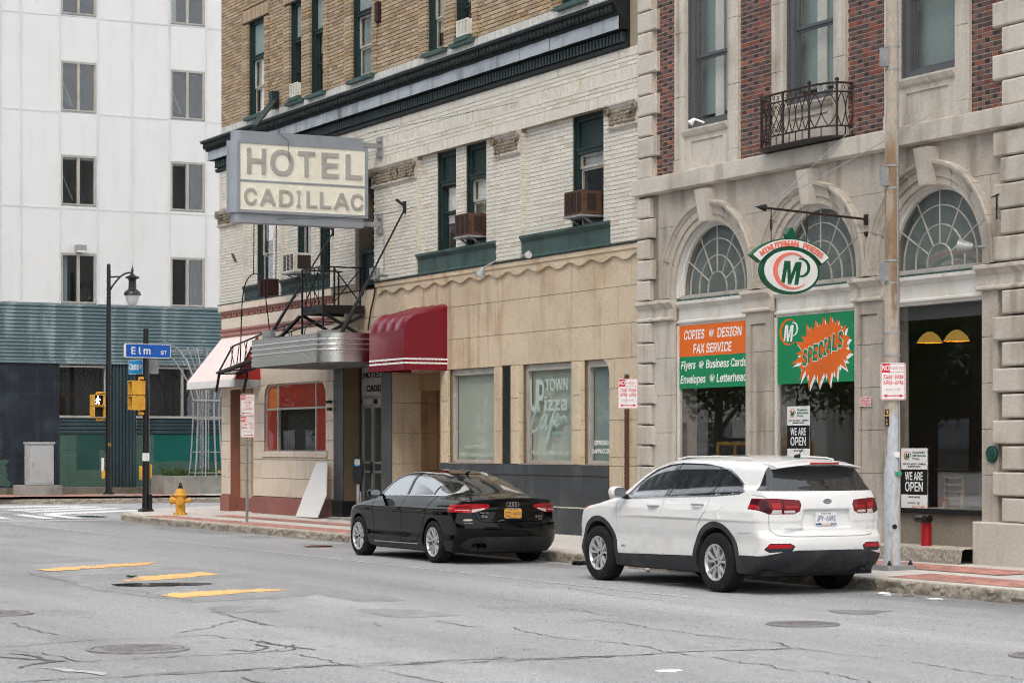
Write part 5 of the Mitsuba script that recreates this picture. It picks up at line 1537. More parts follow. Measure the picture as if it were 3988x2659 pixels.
for ch, a in zip(word, ang):
    if ch == ' ':
        continue
    q = math.radians(a)
    text(mb, ch, 18.58 + 0.715 * math.cos(q), 4.115 + 0.535 * math.sin(q), 0.078, 0.056, 0.04 if ch == 'I' else 0.074, 0.015, True, 0.0, 'c', (a - 90) * 0.9)
mb.build(f'{t}__lettering', 'm_coral')
mb = MB(fr); mb.prism(Polygon([(18.53, 4.74), (18.51, 4.82), (18.56, 4.91), (18.60, 4.92), (18.64, 4.86), (18.66, 4.74)]), -0.05, 0.05); mb.build(f'{t}__finial', 'm_dgreen')
mb = MB()
for y, z in ((18.27, 4.70), (18.88, 4.72)):
    mb.tube([(XS, y, z), (XS, y, 5.18)], 0.008); mb.tube([(XS, y, 4.88), (XS, y, 5.02)], 0.018)
mb.build(f'{t}__hanger', 'm_ironbrown')
t = thing('sign_bracket', 'rusty iron bracket with an arrow tip and stay cables above the oval sign', 'bracket')
MB().tube([(XS, 18.12, 5.185), (XS, 19.96, 5.10)], 0.017, 10).build(f'{t}__bar', 'm_ironbrown')
mb = MB(); mb.tube([(XS, 18.0, 5.19), (XS, 18.17, 5.183)], [0.002, 0.055], 10); mb.build(f'{t}__arrow_tip', 'm_iron')
mb = MB(); mb.box(XS - 0.03, XS + 0.03, 19.90, 19.95, 5.02, 5.17); mb.box(XS - 0.03, XS + 0.03, 19.90, 19.95, 4.86, 4.92); mb.build(f'{t}__wall_plate', 'm_ironbrown')
mb = MB(); mb.tube([(XS, 18.25, 5.22), (-27.16, 19.86, 6.5)], 0.006, 5); mb.tube([(XS, 18.25, 5.22), (-25.30, 19.80, 6.42)], 0.006, 5); mb.build(f'{t}__cable', 'm_galv')

# --- iron balcony of the middle window
t = thing('window_balcony', 'small curved wrought iron balcony in front of the middle upper window', 'balcony')
BX0, BX1, PR = -29.50, -27.42, 0.42


def bpos(s):
    """A point of the balcony's bowed front, s from 0 (left wall) to 1 (right wall)."""
    a = math.pi * (1 - s)
    c, sn = math.cos(a), math.sin(a)
    e = 0.55
    x = (BX0 + BX1) / 2 + (BX1 - BX0) / 2 * math.copysign(abs(c) ** e, c)
    return np.array([x, YW - PR * abs(sn) ** 0.62, 0])


LT = LineString([bpos(s)[:2] for s in np.linspace(0, 1, 161)])


def bp(d, z):
    p = LT.interpolate(d * LT.length)
    return (p.x, p.y, z)


Z0, Z1, Z2, Z3 = 6.345, 6.50, 7.00, 7.13
for z, r in ((Z0, 0.018), (Z1, 0.013), (Z2, 0.013), (Z3, 0.018)):
    MB().tube([bp(d, z) for d in np.linspace(0, 1, 61)], r, 6).build(f'{t}__rail', 'm_ironbrown')
for d in (0.10, 0.30, 0.44, 0.70, 0.90, 0.0, 1.0):
    p = bp(d, 0)
    mb = MB().tube([(p[0], p[1], Z0), (p[0], p[1], Z3)], 0.018, 6)
    if d in (0.10, 0.70, 0.90):
        blob(mb, (p[0], p[1], Z3 + 0.05), 0.032, 0, 1, 0)
    mb.build(f'{t}__post', 'm_ironbrown')
def panel_leaves(a, b, n):
    mb = MB()
    for i in range(n):
        c0, hw = a + (b - a) * (i + 0.5) / n, (b - a) / n * 0.5
        for s in (-1, 1):
            mb.tube([bp(min(1, max(0, c0 + s * hw * math.sin(q))), Z1 + (Z2 - Z1) * q / math.pi) for q in np.linspace(0, math.pi, 13)], 0.008, 4)
        mb.tube([bp(c0 + hw, Z0), bp(c0 + hw, Z1)], 0.008, 4)
    mb.build(f'{t}__leaf_panel', 'm_ironbrown')
panel_leaves(0.0, 0.10, 2); panel_leaves(0.10, 0.30, 4); panel_leaves(0.44, 0.70, 4); panel_leaves(0.70, 0.90, 2); panel_leaves(0.90, 1.0, 2)
mb = MB()
c0, zc = 0.37, (Z1 + Z2) / 2
for k in (1.0, 0.80):
    mb.tube([bp(c0 + 0.066 * k * math.cos(q), zc + 0.245 * k * math.sin(q)) for q in np.linspace(0, 2 * math.pi, 40)], 0.008, 4)
for s in (-1, 1):
    mb.tube([bp(c0 - 0.066, zc - s * 0.245), bp(c0 + 0.066, zc + s * 0.245)], 0.007, 4)
    mb.tube([bp(c0 + s * 0.055 * math.sqrt(abs(math.sin(q))) * (1 - abs(math.cos(q))) , zc + 0.19 * math.cos(q)) for q in np.linspace(0, math.pi, 21)], 0.007, 4)
mb.tube([bp(c0, Z0), bp(c0, Z1)], 0.008, 4)
mb.build(f'{t}__medallion', 'm_ironbrown')
mb = MB()
for i in range(22):
    a = (i + 0.5) / 22
    s = 1 if i % 2 else -1
    mb.tube([bp(min(1, max(0, a + 0.018 * math.cos(q) * (q / 9.0))), (Z2 + Z3) / 2 + s * 0.045 * math.sin(q) * (q / 9.0)) for q in np.linspace(1, 9, 22)], 0.006, 4)
mb.build(f'{t}__scroll', 'm_ironbrown')
mb = MB(); mb.prism(Polygon([bpos(s)[:2] for s in np.linspace(0, 1, 60)]).buffer(0), 6.325, 6.345); mb.build(f'{t}__floor', 'm_iron')

# --- small fittings
mb = MB(FY(YW)); mb.box(-27.18, -26.90, 2.385, 2.52, 0.055, 0.062); k = thing('sprinkler_sign', 'small red and white sprinkler connection plate on the pier', 'sign')
MB(FY(YW)).box(-27.18, -26.90, 2.385, 2.52, 0.056, 0.060).build(f'{k}__plate', 'm_signwhite'); MB(FY(YW)).box(-27.17, -26.91, 2.458, 2.51, 0.060, 0.062).box(-27.17, -26.91, 2.395, 2.447, 0.060, 0.062).build(f'{k}__red_band', 'm_signred')
mb = MB(FY(YW)); text(mb, 'SPRINKLER', -27.16, 2.468, 0.032, 0.062, 0.24, 0.001); text(mb, 'CONNECTION', -27.16, 2.405, 0.032, 0.062, 0.24, 0.001); mb.build(f'{k}__lettering', 'm_signwhite')
mb = MB(FY(YW)); mb.lathe([(0.115, 0.0), (0.115, 0.03), (0.10, 0.04), (0.095, 0.032), (0.0, 0.032)], (-24.22, 1.70, 0.03), 'w', 28); k = thing('wall_plaque', 'round green bronze plaque on the right stone pier', 'plaque')
MAT('m_bronze', tone(C(44, 86, 76), 0.3, 8.0, 0.2), 0.5, metal=0.3)
mb.build(f'{k}__disc', 'm_bronze', smooth=30)
mb = MB(FY(YW)); mb.bar((-24.25, 1.74, 0.064), (-24.25, 1.69, 0.064), 0.012); mb.bar((-24.25, 1.69, 0.064), (-24.18, 1.69, 0.064), 0.012); mb.bar((-24.2, 1.75, 0.064), (-24.2, 1.65, 0.064), 0.012); mb.bar((-24.27, 1.63, 0.064), (-24.17, 1.63, 0.064), 0.01); mb.build(f'{k}__relief', 'm_bronze')
k = thing('standpipe', 'red fire standpipe with a black twin head below the right shop window', 'standpipe')
MAT('m_redpipe', C(168, 26, 34), 0.4)
MB(FG()).lathe([(0.075, 0.42), (0.075, 0.74), (0.055, 0.76)], (-25.6, 19.88, 0), 'w', 16).build(f'{k}__pipe', 'm_redpipe', smooth=40)
mb = MB(); mb.tube([(-25.72, 19.82, 0.80), (-25.45, 19.82, 0.80)], 0.055, 10); mb.tube([(-25.6, 19.88, 0.76), (-25.6, 19.88, 0.82)], 0.07, 12); mb.tube([(-25.5, 19.88, 0.8), (-25.5, 19.76, 0.8)], 0.05, 10); mb.build(f'{k}__head', 'm_blackpaint')
def floodlight(name, p, label, d=(0.3, -0.8, -0.5), s=0.16, mat='m_galv', arm=None):
    k = thing(name, label, 'floodlight')
    d = np.array(d, float) / np.linalg.norm(d)
    p = np.array(p, float)
    MB().tube([p, p + d * s * 0.5, p + d * s], [s * 0.25, s * 0.4, s * 0.55], 14).build(f'{k}__head', mat, smooth=40)
    MB().tube([p + d * s * 1.0, p + d * s * 1.04], [s * 0.5, s * 0.45], 14).build(f'{k}__lens', 'm_white')
    if arm is not None:
        MB().tube([p, np.array(arm, float)], 0.018, 6).build(f'{k}__arm', mat)
floodlight('floodlight', (-24.55, 19.86, 4.50), 'white floodlight in front of the right fanlight', (-0.7, -0.5, 0.05), 0.20, 'm_galv', (-24.35, 19.93, 4.50))
floodlight('floodlight', (-31.55, 19.80, 7.12), 'white floodlight on the sill of the left upper window', (-0.2, -0.5, -0.6), 0.10, 'm_white', (-31.4, 19.9, 7.05))
mb = MB()
for i in range(14):
    mb.lathe([(0.010, -0.012), (0.014, 0), (0.010, 0.012)], (-24.02, YW - 0.13, 5.15 - i * 0.024), 'w' if i % 2 else 'u', 6)
mb.bar((-24.15, YW - 0.12, 5.13), (-23.98, YW - 0.12, 5.16), 0.012)
single(mb, 'rusty_chain', 'm_ironbrown', 'short rusty chain hanging on the rusticated right corner', 'chain')


# ---------------------------------------------------------------- the white panelled building across the side street
LB = thing('office_building', 'white panelled office building with green corrugated band across the side street', 'building')
LX = -75.0
L = FX(LX)
MUL = [19.35, 20.01, 20.68, 22.02, 23.32, 24.53, 25.87, 27.18, 28.5, 29.85, 31.2, 32.5]
JT = [6.66, 9.83, 13.05, 16.28, 19.5]
WC = [(22.06, 23.28), (25.91, 27.14)]
WIN = []
for z in (6.66, 9.95, 13.10, 16.36):
    for a, b in WC:
        WIN.append((a, b, z, z + 1.66))
mb = MB(L); mb.prism(sbox(19.32, 0.2, 34.0, 20.0).difference(unary_union([sbox(w_[0], w_[2], w_[1], w_[3]) for w_ in WIN] + [sbox(22.01, 2.8, 23.61, 4.6), sbox(24.68, 2.8, 30.0, 4.6)])), -0.2, -0.03)
mb.build(f'{LB}__core', 'm_white_trim')
for i in range(len(MUL) - 1):
    a, b = MUL[i], MUL[i + 1]
    for j in range(len(JT) - 1):
        p = sbox(a + 0.012, JT[j] + 0.012, b - 0.012, JT[j + 1] - 0.012)
        for w_ in WIN:
            p = p.difference(sbox(w_[0], w_[2] - 0.04, w_[1], w_[3] + 0.02))
        for g in getattr(p, 'geoms', [p]):
            if g.geom_type == 'Polygon' and g.area > 0.02:
                MB(L).prism(g, -0.03, 0.0).build(f'{LB}__white_panel', 'm_white_panel')
for i, u in enumerate(MUL):
    MB(L).box(u - 0.032, u + 0.032, 6.62, 19.5, -0.02, 0.045).build(f'{LB}__mullion', 'm_white_trim')
for z in JT[:-1]:
    for i in range(len(MUL) - 1):
        if not any(w_[0] < (MUL[i] + MUL[i + 1]) / 2 < w_[1] and w_[2] - 0.1 < z < w_[3] for w_ in WIN):
            MB(L).box(MUL[i] + 0.032, MUL[i + 1] - 0.032, z - 0.022, z + 0.022, -0.02, 0.02).build(f'{LB}__joint_cover', 'm_white_trim')
for i, (a, b, z0, z1) in enumerate(WIN):
    mb = MB(L)
    m_ = (a + b) / 2 + 0.0
    mb.box(a, a + 0.07, z0, z1, -0.12, 0.015); mb.box(b - 0.07, b, z0, z1, -0.12, 0.015); mb.box(a, b, z1 - 0.06, z1, -0.12, 0.02); mb.box(a, b, z0, z0 + 0.05, -0.12, 0.03)
    mb.box(m_ - 0.045, m_ + 0.045, z0, z1, -0.12, 0.01)
    k = mb.build(f'{LB}__window', 'm_alu_old')
    MB(L).add([(a, z0, -0.06), (b, z0, -0.06), (b, z1, -0.06), (a, z1, -0.06)], [(0, 1, 2, 3)]).build(f'{k}__pane', 'm_pane_tower')
    mb = MB(L); mb.box(a - 0.1, b + 0.1, z0 - 0.1, z1 + 0.1, -2.0, -1.98)
    mb.box(a - 0.1, a - 0.08, z0 - .1, z1 + .1, -2.0, -0.12); mb.box(b + 0.08, b + 0.1, z0 - .1, z1 + .1, -2.0, -0.12); mb.box(a - .1, b + .1, z1 + .08, z1 + .1, -2, -0.12); mb.box(a - .1, b + .1, z0 - .1, z0 - .08, -2, -0.12)
    mb.build(f'{k}__room', 'm_towerroom')
    if i in (4, 5, 2):      # fallen ceiling rails and blinds inside
        MB(L).bar((a + 0.1, z1 - 0.55, -0.3), (m_ - 0.1, z0 + 0.2, -0.35), 0.03).build(f'{k}__fallen_rail', 'm_alu_old')
        MB(L).prism(Polygon([(a + 0.1, z0), (a + 0.1, z0 + 0.5), (m_ + 0.1, z0)]), -0.5, -0.48).build(f'{k}__fallen_tile', 'm_room')
    if i in (0, 7):
        MB(L).box(a + 0.1, a + 0.3, z0, z1, -0.3, -0.28).build(f'{k}__curtain', 'm_shade')
    if i in (1, 3, 5):
        MB(L).box(b - 0.35, b - 0.12, z0, z1, -0.5, -0.46).build(f'{k}__partition', 'm_room')
k = thing('wall_light', 'grey box floodlight above a window of the white building', 'wall light')
MB(L).box(22.52, 22.86, 8.42, 8.60, 0.05, 0.32).build(f'{k}__housing', 'm_galv'); MB(L).box(22.56, 22.82, 8.36, 8.42, 0.08, 0.30).build(f'{k}__lens', 'm_white'); MB(L).box(22.62, 22.76, 8.34, 8.5, 0.0, 0.06).build(f'{k}__plate', 'm_galv')
# corrugated band
mb = MB(L)
z = 4.70
prof = []
while z < 6.52:
    prof += [(0.02, z), (0.07, z + 0.008), (0.085, z + 0.05), (0.075, z + 0.075), (0.02, z + 0.088)]
    z += 0.121
prof += [(0.02, 6.54), (0.10, 6.55), (0.10, 6.60), (0.0, 6.61)]
mb.extrude_profile(prof, 19.3, 34.0, cap=False)
mb.build(f'{LB}__corrugated_band', 'm_corr')
MB(L).box(19.3, 34.0, 4.62, 4.70, -0.1, 0.11).build(f'{LB}__band_edge', 'm_corr')
# ground floor: black tiles, shop windows, fluted panel
for a, b in ((16.0, 22.01),):
    u = b
    ys = [22.01, 21.89] + [21.89 - 0.325 * q for q in range(1, 20)]
    zs = [0.48] + [4.61 - 0.325 * q for q in range(12, -1, -1)]
    for i in range(len(ys) - 1):
        for j in range(len(zs) - 1):
            if ys[i + 1] > 19.4:
                MB(L).block(ys[i + 1] + 0.006, ys[i] - 0.006, zs[j] + 0.006, zs[j + 1] - 0.006, -0.02, 0.02, 0.004).build(f'{LB}__black_tile', 'm_blacktile')
MB(L).box(19.4, 22.01, 0.45, 4.62, -0.05, 0.0).build(f'{LB}__tile_bed', 'm_tilejoint')
MAT('m_tilejoint', C(84, 94, 104), 0.9)
MAT('m_towerroom', C(92, 102, 104), 0.95)
for n_, (a, b) in enumerate(((22.01, 23.61), (24.68, 30.0))):
    mb = MB(L); mb.box(a, b, 2.80, 2.88, -0.15, 0.02); mb.box(a, b, 4.5, 4.56, -0.15, 0.02)
    if n_ == 1:
        mb.box(26.32, 26.38, 2.85, 4.5, -0.15, 0.0); mb.box(28.2, 28.26, 2.85, 4.5, -0.15, 0.0)
    k = mb.build(f'{LB}__shop_window', 'm_alu_old')
    MB(L).add([(a, 2.85, -0.08), (b, 2.85, -0.08), (b, 4.6, -0.08), (a, 4.6, -0.08)], [(0, 1, 2, 3)]).build(f'{k}__pane', 'm_pane')
    MB(L).box(a, b, 2.8, 4.62, -0.42, -0.40).build(f'{k}__blank', 'm_shopblank')
    mb = MB(L)
    z = 2.27
    prof = []
    while z < 2.76:
        prof += [(0.0, z), (0.05, z + 0.01), (0.06, z + 0.09), (0.02, z + 0.115)]
        z += 0.128
    mb.extrude_profile(prof + [(0.08, 2.79), (0.08, 2.80), (0, 2.80)], a, b, cap=False); mb.build(f'{LB}__corrugated_apron', 'm_corr_dark')
    us = np.arange(a, b - 0.1, 1.32)
    for u in us:
        for z0, z1 in ((0.48, 1.70), (1.71, 2.27)):
            MB(L).block(u + 0.006, min(u + 1.32, b) - 0.006, z0, z1, -0.05, 0.0, 0.01).build(f'{LB}__stucco_panel', 'm_stucco')
MAT('m_shopblank', C(30, 29, 31), 0.9)
MB(L).box(24.68, 30, 0.45, 2.8, -0.2, -0.045).build(f'{LB}__base_wall', 'm_stucco'); MB(L).box(22.01, 23.61, 0.45, 2.8, -0.2, -0.045).build(f'{LB}__base_wall', 'm_stucco')
MB(L).prism(sbox(25.32, 1.32, 29.0, 2.26).difference(sbox(25.8, 1.2, 26.5, 1.335)), 0.0, 0.004).build(f'{LB}__paint_patch', 'm_teal')
MB(L).box(22.6, 23.4, 1.05, 1.70, 0.0, 0.004).box(22.6, 23.61, 1.72, 2.24, 0.0, 0.004).build(f'{LB}__paint_patch', 'm_teal_dark')
mb = MB(L); u = 23.61
v = []
while u < 24.67:
    v += [(u, 0.0), (u + 0.02, 0.05), (u + 0.075, 0.05), (u + 0.095, 0.0)]
    u += 0.118
pts = [(a, b) for a, b in v] + [(24.68, 0)]
n = len(pts)
mb.add([(a, 0.45, b) for a, b in pts] + [(a, 4.62, b) for a, b in pts], [(i, i + 1, n + i + 1, n + i) for i in range(n - 1)])
mb.build(f'{LB}__fluted_panel', 'm_corr_dark')
MB(L).box(19.3, 34, 0.1, 0.46, -0.2, 0.10).build(f'{LB}__footing', 'm_footing')
MB().box(-95, -77.2, 19.3, 40, 0, 20).box(-77.2, -75.2, 19.3, 19.4, 0, 20).build(f'{LB}__body', 'm_white_trim')

# pale peeling corner of the tiles
MB(L).prism(ragged(sbox(19.6, 0.5, 20.25, 1.4), 0.05, 5, 0.1), 0.021, 0.025).build(f'{LB}__peeled_patch', 'm_stucco')

# utility cabinet
t = thing('utility_cabinet', 'grey metal utility cabinet on a concrete plinth by the black tiles', 'utility cabinet')
cb = ((-73.3, 20.62, 0.0), (0, 1, 0), (0, 0, 1), (1, 0, 0))
MB(cb).box(-0.52, 0.84, 0.18, 0.58, -0.45, 0.5).build(f'{t}__plinth', 'm_concrete')
MB(cb).box(-0.18, 0.62, 0.60, 1.92, -0.3, 0.30).build(f'{t}__body', 'm_cabinet')
MB(cb).box(-0.21, 0.65, 1.92, 1.98, -0.33, 0.36).build(f'{t}__lid', 'm_cabinet')
k = MB(cb).block(-0.14, 0.58, 0.66, 1.88, 0.30, 0.325, 0.008).build(f'{t}__door', 'm_cabinet')
mb = MB(cb)
for u0 in (0.02, 0.30):
    for i in range(7):
        mb.box(u0, u0 + 0.17, 0.78 + i * 0.042, 0.80 + i * 0.042, 0.322, 0.340)
mb.build(f'{k}__vent', 'm_cabinet'); MB(cb).box(0.08, 0.34, 1.56, 1.72, 0.325, 0.333).build(f'{k}__plate', 'm_cabinet')
MB(cb).box(-0.10, -0.06, 1.2, 1.3, 0.325, 0.36).build(f'{k}__latch', 'm_galv')

# planter with grass and the metal tree trellis
t = thing('concrete_planter', 'low pale concrete planter with grass in front of the green wall', 'planter')
PX, PY0, PY1 = -73.6, 25.05, 31.0
mb = MB(); mb.box(PX - 0.9, PX + 0.45, PY0, PY0 + 0.1, 0.2, 0.86); mb.box(PX + 0.35, PX + 0.45, PY0 + 0.1, PY1, 0.2, 0.86); mb.box(PX - 0.9, PX - 0.8, PY0 + 0.1, PY1, 0.2, 0.86); mb.box(PX + 0.452, PX + 0.456, PY0 + 0.74, PY0 + 0.75, 0.2, 0.86)
mb.build(f'{t}__wall', 'm_concrete')
MB().box(PX - 0.8, PX + 0.35, PY0 + 0.1, PY1, 0.5, 0.78).build(f'{t}__soil', 'm_darkbrown')
MAT('m_grass', tone(C(78, 100, 52), 0.4, 6.0, 0.0, None, 0, 0.3), 0.7)
MAT('m_leaf', tone(C(70, 96, 48), 0.4, 3.0, 0.0, None, 0, 0.3), 0.6)
rr = np.random.RandomState(5)
mb = MB()
for i in range(900):
    y = PY0 + 0.15 + rr.rand() * (2.3 if rr.rand() < 0.75 else 4.6)
    x = PX - 0.7 + rr.rand() * 1.0
    h = rr.uniform(0.16, 0.42)
    a = rr.rand() * 6.28
    d = np.array([math.cos(a), math.sin(a), 0])
    s = np.array([-d[1], d[0], 0]) * 0.011
    b = np.array([x, y, 0.76])
    m_, e = b + d * h * 0.25 + [0, 0, h * 0.75], b + d * h * 0.62 + [0, 0, h * 0.9]
    mb.add([b - s, b + s, m_ + s, m_ - s, e], [(0, 1, 2), (0, 2, 3), (3, 2, 4)])
k = struct(mb, 'planter_grass', 'm_grass', kind='stuff', label='tufts of green grass growing in the concrete planter')
labels[k]['category'] = 'grass'
t = thing('metal_trellis', 'tall galvanised tree shaped trellis flaring into arches behind the pink awning', 'trellis')
TX, TY = -73.4, 26.62
NB = 10
prof = [(0.62, 0.8), (0.55, 1.4), (0.50, 2.2), (0.46, 3.0), (0.47, 3.45), (0.55, 3.7), (0.62, 3.95), (0.8, 4.25), (1.15, 4.75), (1.7, 5.15), (2.3, 5.3)]
for i in range(NB):
    a = 2 * math.pi * (i + 0.5) / NB
    MB().tube([(TX + r * 0.8 * math.cos(a), TY + r * math.sin(a), z) for r, z in prof], 0.022, 6).build(f'{t}__upright', 'm_galv')
for r, z, th in ((0.60, 0.95, .018), (0.535, 1.65, .018), (0.475, 2.75, .018), (0.465, 3.38, 0.04), (0.60, 3.88, .018), (1.55, 5.05, .018)):
    MB().tube([(TX + r * 0.8 * math.cos(a), TY + r * math.sin(a), z) for a in np.linspace(0, 2 * math.pi, 33)], th, 6).build(f'{t}__hoop', 'm_galv')
for i in range(4):
    a = math.pi * (0.75 + 0.3 * i)
    MB().tube([(TX + 0.4 * r * math.cos(a), TY + r * 0.4 * math.sin(a), z) for r, z in ((0.5, 0.8), (0.5, 3.0), (0.6, 4.2), (1.6, 5.2))], 0.018, 6).build(f'{t}__inner_rod', 'm_galv')
mb = MB(); blob(mb, (PX + 0.3, PY0 + 2.0, 0.98), 0.05, 3, 1, 0.4)
single(mb, 'yellow_flower', 'm_yellow', 'single yellow flower in the planter', 'flower')
scene['m_pane_tower'] = {'type': 'thindielectric', 'int_ior': 1.75, 'specular_transmittance': {'type': 'rgb', 'value': [0.7, 0.78, 0.8]}}


# ---------------------------------------------------------------- hotel sign, canopy, awnings, fire escape, air conditioners
t = thing('hotel_sign', 'large projecting two line hotel sign in a grey metal case with cream panels', 'sign')
SXF = -44.02
fs = FX(SXF)
Y0_, Y1_ = 16.48, 19.55
mb = MB(fs)
prof = []
n = 10
# plan section of the case: rounded outer edge on the street side
th = 0.17
pl = [(Y1_, -2 * th), (Y1_, 0.0)] + [(Y0_ + th - th * math.cos(q) * 1.0 + 0 * q, -th + th * math.sin(q)) for q in np.linspace(math.pi / 2, -math.pi / 2, 2)][:0]
sec = Polygon([(Y1_, 0.0), (Y0_ + th, 0.0)] + [(Y0_ + th - th * math.sin(q), -th + th * math.cos(q)) for q in np.linspace(0.1, math.pi - 0.1, 14)] + [(Y0_ + th, -2 * th), (Y1_, -2 * th)])


def plan_prism(key, poly, z0, z1, mat, smooth=30):
    """Extrude a plan outline (Y, depth) of the sign case upwards."""
    m = trimesh.creation.extrude_polygon(poly, z1 - z0, engine='earcut')
    v = np.array(m.vertices)
    mb = MB(); mb.add(np.c_[SXF + v[:, 1], v[:, 0], z0 + v[:, 2]], m.faces[:, ::-1])
    return mb.build(key, mat, smooth)


plan_prism(f'{t}__case', sec, 6.60, 8.07, 'm_signframe')
inner = affinity.scale(sec, 0.945, 0.86).buffer(0)
plan_prism(f'{t}__top_cap', inner, 8.07, 8.28, 'm_signframe')
plan_prism(f'{t}__bottom_cap', inner, 6.40, 6.60, 'm_signframe')
mb = MB(fs)
fa, fb = Y0_ + 0.16, Y1_ - 0.005
mb.box(fa, fb, 8.02, 8.07, 0, 0.035); mb.box(fa, fb, 6.60, 6.66, 0, 0.035); mb.box(fa, fa + 0.05, 6.66, 8.02, 0, 0.035); mb.box(fb - 0.07, fb, 6.66, 8.02, 0, 0.035); mb.box(fa + .05, fb - .07, 7.235, 7.275, 0, 0.03)
mb.build(f'{t}__frame', 'm_signframe')
MB(fs).box(fa + 0.05, fb - 0.07, 7.275, 8.02, 0, 0.012).build(f'{t}__upper_panel', 'm_signcream')
MB(fs).box(fa + 0.05, fb - 0.07, 6.66, 7.235, 0, 0.012).build(f'{t}__lower_panel', 'm_signcream')
# raised letters, as drawn on the sign: (left, right) of each letter along Y
def big(ch, a, b, z0, z1):
    mb = MB(fs)
    text(mb, ch, a, z0, z1 - z0, 0.012, b - a, 0.032, True)
    mb.build(f'{t}__letter', 'm_letters', smooth=False)
for ch, a, b in [('H', 16.84, 17.25), ('O', 17.35, 17.86), ('T', 17.96, 18.34), ('E', 18.49, 18.87), ('L', 19.03, 19.41)]:
    big(ch, a, b, 7.42, 7.91)
for ch, a, b in [('C', 16.78, 17.05), ('A', 17.12, 17.47), ('D', 17.54, 17.85), ('I', 17.93, 18.02), ('L', 18.15, 18.39), ('L', 18.45, 18.71), ('A', 18.76, 19.12), ('C', 19.15, 19.43)]:
    big(ch, a, b, 6.775, 7.095)
mb = MB()
for z in (8.16, 6.50):
    mb.box(SXF - 0.22, SXF - 0.12, 19.5, 19.93, z - 0.05, z + 0.05)
mb.build(f'{t}__arm', 'm_galv')
mb = MB()
for z in (8.14, 6.52):
    mb.box(SXF - 0.30, SXF - 0.04, 19.90, 19.935, z - 0.22, z + 0.22)
    for dz in (-0.16, 0.16):
        mb.box(SXF - 0.28, SXF - 0.06, 19.86, 19.92, z + dz - 0.05, z + dz + 0.05)
k = mb.build(f'{t}__wall_plate', 'm_galv')
mb = MB(); mb.bar((-44.3, 17.1, 8.42), (-50.2, 19.9, 9.95), 0.05, 0.12); mb.box(-50.3, -50.1, 19.8, 19.98, 9.75, 10.15)
mb.build(f'{t}__brace', 'm_green')
MB().tube([(SXF + .02, 17.52, 8.3), (SXF + 0.09, 17.72, 8.1), (SXF + 0.1, 17.74, 7.7)], 0.006, 5).build(f'{t}__loose_wire', 'm_black')

# canopy over the entrance
t = thing('entrance_canopy', 'stainless steel canopy with ribs and rounded corner above the hotel entrance', 'canopy')
CXL, CXR, CYF, RC = -47.25, -43.15, 18.2, 0.42
CZ0, CZ1 = 3.545, 4.15


def canopy_line(off):
    pts = [(CXL - 0, CYF - off + 0.0)]
    for q in np.linspace(-math.pi / 2, 0, 12):
        pts.append((CXR - RC + (RC + off) * math.cos(q), CYF + RC + (RC + off) * math.sin(q)))
    pts.append((CXR + off, 20.0))
    return np.array(pts)


cp = [(0.0, CZ0), (0.012, CZ0 + 0.005), (0.012, CZ0 + 0.17), (0.0, CZ0 + 0.18)]
for i in range(3):
    z = CZ0 + 0.235 + i * 0.105
    cp += [(0.0, z - 0.005)] + [(0.034 * math.sin(q), z + 0.026 - 0.026 * math.cos(q)) for q in np.linspace(0, math.pi, 8)] + [(0.0, z + 0.057)]
cp += [(0.0, CZ1 - 0.02), (0.015, CZ1 - 0.015), (0.015, CZ1)]
lines = [canopy_line(o) for o, z in cp]
n = len(lines[0])
v = np.vstack([np.c_[l, np.full(n, z)] for l, (o, z) in zip(lines, cp)])
sides = {'front': range(0, 1), 'corner': range(1, 12), 'end': range(12, 13)}
for nm, rg in sides.items():
    mb = MB(); mb.add(v, [(r * n + q, r * n + q + 1, (r + 1) * n + q + 1, (r + 1) * n + q) for r in range(len(cp) - 1) for q in rg])
    mb.build(f'{t}__{nm}_fascia', 'm_steel', smooth=35)
mb = MB(); mb.box(CXL, CXR - 0.3, CYF + 0.02, 19.95, CZ0 + 0.02, CZ0 + 0.06); mb.box(CXR - 0.45, CXR - 0.02, CYF + RC, 19.95, CZ0 + 0.021, CZ0 + 0.061); mb.box(CXL, CXL + 0.02, CYF, 19.95, CZ0, CZ1)
mb.box(CXL, CXR - 0.1, CYF + 0.1, 19.95, CZ1 - 0.12, CZ1 - 0.10)
mb.build(f'{t}__soffit', 'm_dark')
mb = MB()
for x in np.arange(CXL + 0.2, CXR - 0.3, 0.32):
    mb.box(x, x + 0.06, CYF + 0.05, 19.9, CZ0 - 0.02, CZ0 + 0.02)
mb.build(f'{t}__soffit_rib', 'm_galv')
MB().box(-46.9, -46.4, 18.3, 18.42, 4.16, 4.34).build(f'{t}__box_lamp', 'm_galv'); MB().box(-43.9, -43.5, 18.35, 18.7, 4.15, 4.22).build(f'{t}__box_lamp', 'm_galv')
t2 = t
